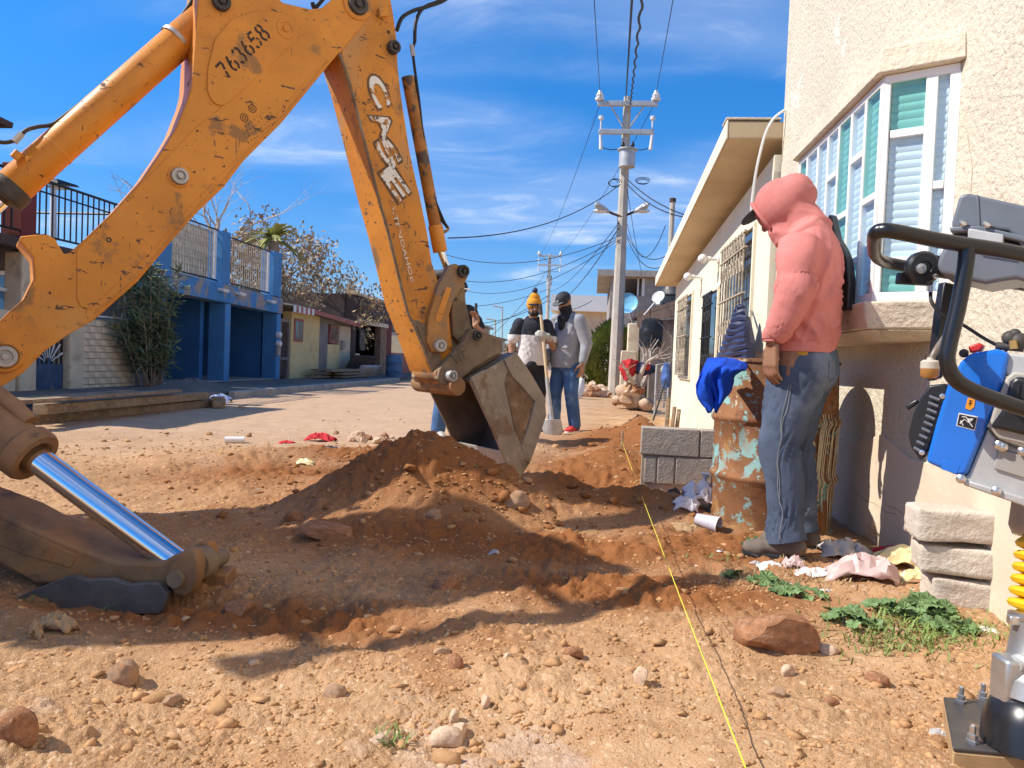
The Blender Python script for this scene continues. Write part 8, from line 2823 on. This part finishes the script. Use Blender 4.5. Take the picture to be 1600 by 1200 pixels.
# twist on the knotted bag
c = on_ground(1098, 782) + Vector((0, 0, .04))
b_ = [o for o in bpy.data.objects if o.name == 'plastic_bag'][0]
t = MB().lathe(c, (.1, 0, 1), [(.06, 0), (.035, .05), (.012, .09), (.012, .10), (.03, .125), (.025, .13), (.001, .11)], 14).build('knot', f_white, smooth=True)
t.parent = b_
t.location = -b_.location
# paper cup
c = on_ground(1102, 826)
d = camdir(.72, -.55) * .62 + Vector((0, 0, -.06))
o = thing('paper_cup', 'pale paper cup tipped over on the soil beside the drum', 'cup', c)
st0 = c + Vector((0, 0, .04)) - d.normalized() * .05
MB().lathe(st0, d, [(.001, .002), (.030, .002), (.030, 0), (.042, .118), (.0445, .118), (.0445, .122), (.040, .122), (.028, .006), (.001, .006)], 28, False).build('cup_wall', mat('lilac_paper', (.60, .58, .64), .6, var=.05, layers=[((.30, .34, .5), 30, .62, .05)]), o, smooth=True)
MB().lathe(st0 + d.normalized() * .1215, d, [(.041, 0), (.0445, -.002), (.0455, 0), (.0445, .003), (.041, .001)], 28, False).build('rim', M['whitepaint'], o, smooth=True)
# white tube on the road
a_, b_ = on_ground(351, 693), on_ground(382, 693)
tag(MB().tube([a_ + Vector((0, 0, .03)), b_ + Vector((0, 0, .03))], .032, 12).build('white_tube', M['whitepaint'], smooth=True), 'short white tube lying on the sunlit road', 'tube')

# ------------------------------------------------------------------ weeds
m_mal = leafy('mallow_green', (.17, .27, .10), .3)
m_grass = leafy('young_grass', (.20, .27, .07), .3)
m_straw = leafy('dry_straw', (.46, .33, .16), .3)


def mallow(px, py, n, r_px, label, seed, size=.03):
    q = on_ground(px, py)
    d = (q - EYE).dot(_f)
    R_ = r_px * d / FPX
    o = thing('mallow_plant', label, 'weed', q)
    r = random.Random(seed)
    lf, stm = MB(), MB()
    for k in range(n):
        a, rr_ = r.uniform(0, 6.283), R_ * math.sqrt(r.random())
        x, y = q.x + rr_ * math.cos(a), q.y + rr_ * math.sin(a) * .7
        h = r.uniform(.25, 1) * R_ * .55 * (1.15 - rr_ / R_ * .6)
        c_ = Vector((x, y, gz(x, y) + h))
        stm.tube([Vector((q.x + .3 * (x - q.x), q.y + .3 * (y - q.y), gz(x, y) - .005)), c_], .0016, 4, False)
        nrm = Vector((r.gauss(0, .4), r.gauss(-.25, .4), 1)).normalized()
        u = nrm.orthogonal().normalized()
        w_ = nrm.cross(u)
        s = size * r.uniform(.6, 1.25)
        m_ = 20
        off = r.uniform(0, 6)
        ring = []
        for i in range(m_):
            t_ = 2 * math.pi * i / m_
            ra = s * (1 + .16 * math.cos(5 * t_)) * (.35 if i == 0 else 1)
            cup = .22 * s * (math.cos(10 * t_) * .4 + .5)
            ring.append(c_ + (u * math.cos(t_ + off) + w_ * math.sin(t_ + off)) * ra + nrm * cup)
        lf.add([c_] + ring, [(0, 1 + i, 1 + (i + 1) % m_) for i in range(m_)])
    lf.build('leaves', m_mal, o, fix=False, smooth=True)
    stm.build('stems', m_mal, o, fix=False)


mallow(1420, 965, 38, 62, 'large green mallow weed in front of the stacked blocks', 1, .030)
mallow(1330, 975, 16, 40, 'smaller mallow weed left of the large one', 2, .028)
mallow(1480, 985, 15, 40, 'mallow weed between the large one and the rammer', 3, .026)
mallow(1245, 935, 18, 38, 'mallow weed in the shade below the torn papers', 4, .030)
mallow(1200, 915, 14, 26, 'dark small mallow weed at the shadow edge near the shoe', 5, .026)
mallow(1146, 902, 9, 18, 'little dark weed left of the shaded mallows', 6, .024)
mallow(1176, 850, 14, 22, 'low weed between the drum and the man\'s shoe', 7, .022)


def blades(name, m, X, Y, h, label):
    mb = MB()
    for x, y, z in zip(X, Y, ground_z(X, Y)):
        a = rnd.uniform(0, 6.28)
        l_ = h * rnd.uniform(.4, 1.2)
        d = Vector((math.cos(a), math.sin(a), 0))
        w_ = Vector((-d.y, d.x, 0)) * .0028
        p0 = Vector((x, y, z - .004))
        p1 = p0 + Vector((0, 0, l_ * .6)) + d * l_ * .35
        p2 = p0 + Vector((0, 0, l_ * .75)) + d * l_ * .95
        mb.add([p0 - w_, p0 + w_, p1 + w_ * .8, p1 - w_ * .8, p2], [(0, 1, 2, 3), (3, 2, 4)])
    return tag(mb.build(name, m, fix=False), label, kind='stuff')


g = [gp(rnd.gauss(1440, 75), rnd.gauss(995, 18)) for _ in range(900)]
blades('grass', m_grass, [q.x for q in g], [q.y for q in g], .05, 'short pale green grass round the mallow weeds')
g = [gp(rnd.gauss(1230, 60), rnd.gauss(905, 16)) for _ in range(260)]
blades('straw', m_straw, [q.x for q in g], [q.y for q in g], .05, 'dry straw and stalks around the man\'s feet')
g = [gp(rnd.gauss(x, sd), rnd.gauss(y, 4)) for x, y, sd, n_ in ((612, 1168, 12, 26), (160, 938, 12, 40), (1120, 876, 30, 30), (30, 928, 20, 30), (1370, 840, 12, 40)) for _ in range(n_)]
blades('grass_sprigs', m_grass, [q.x for q in g], [q.y for q in g], .045, 'scattered green sprigs in the soil')
o = thing('dry_weed', 'small dry straw-coloured weed at the foot of the wall beside the drum', 'weed', on_ground(1378, 850))
mb = MB()
c = on_ground(1378, 850)
for k in range(40):
    d = Vector((rnd.gauss(0, .5), rnd.gauss(0, .5), 1)).normalized() * rnd.uniform(.05, .13)
    mb.tube([c, c + d * .5, c + d + Vector((rnd.gauss(0, .02), rnd.gauss(0, .02), 0))], .0022, 3, False)
mb.build('stalks', m_straw, o, fix=False)
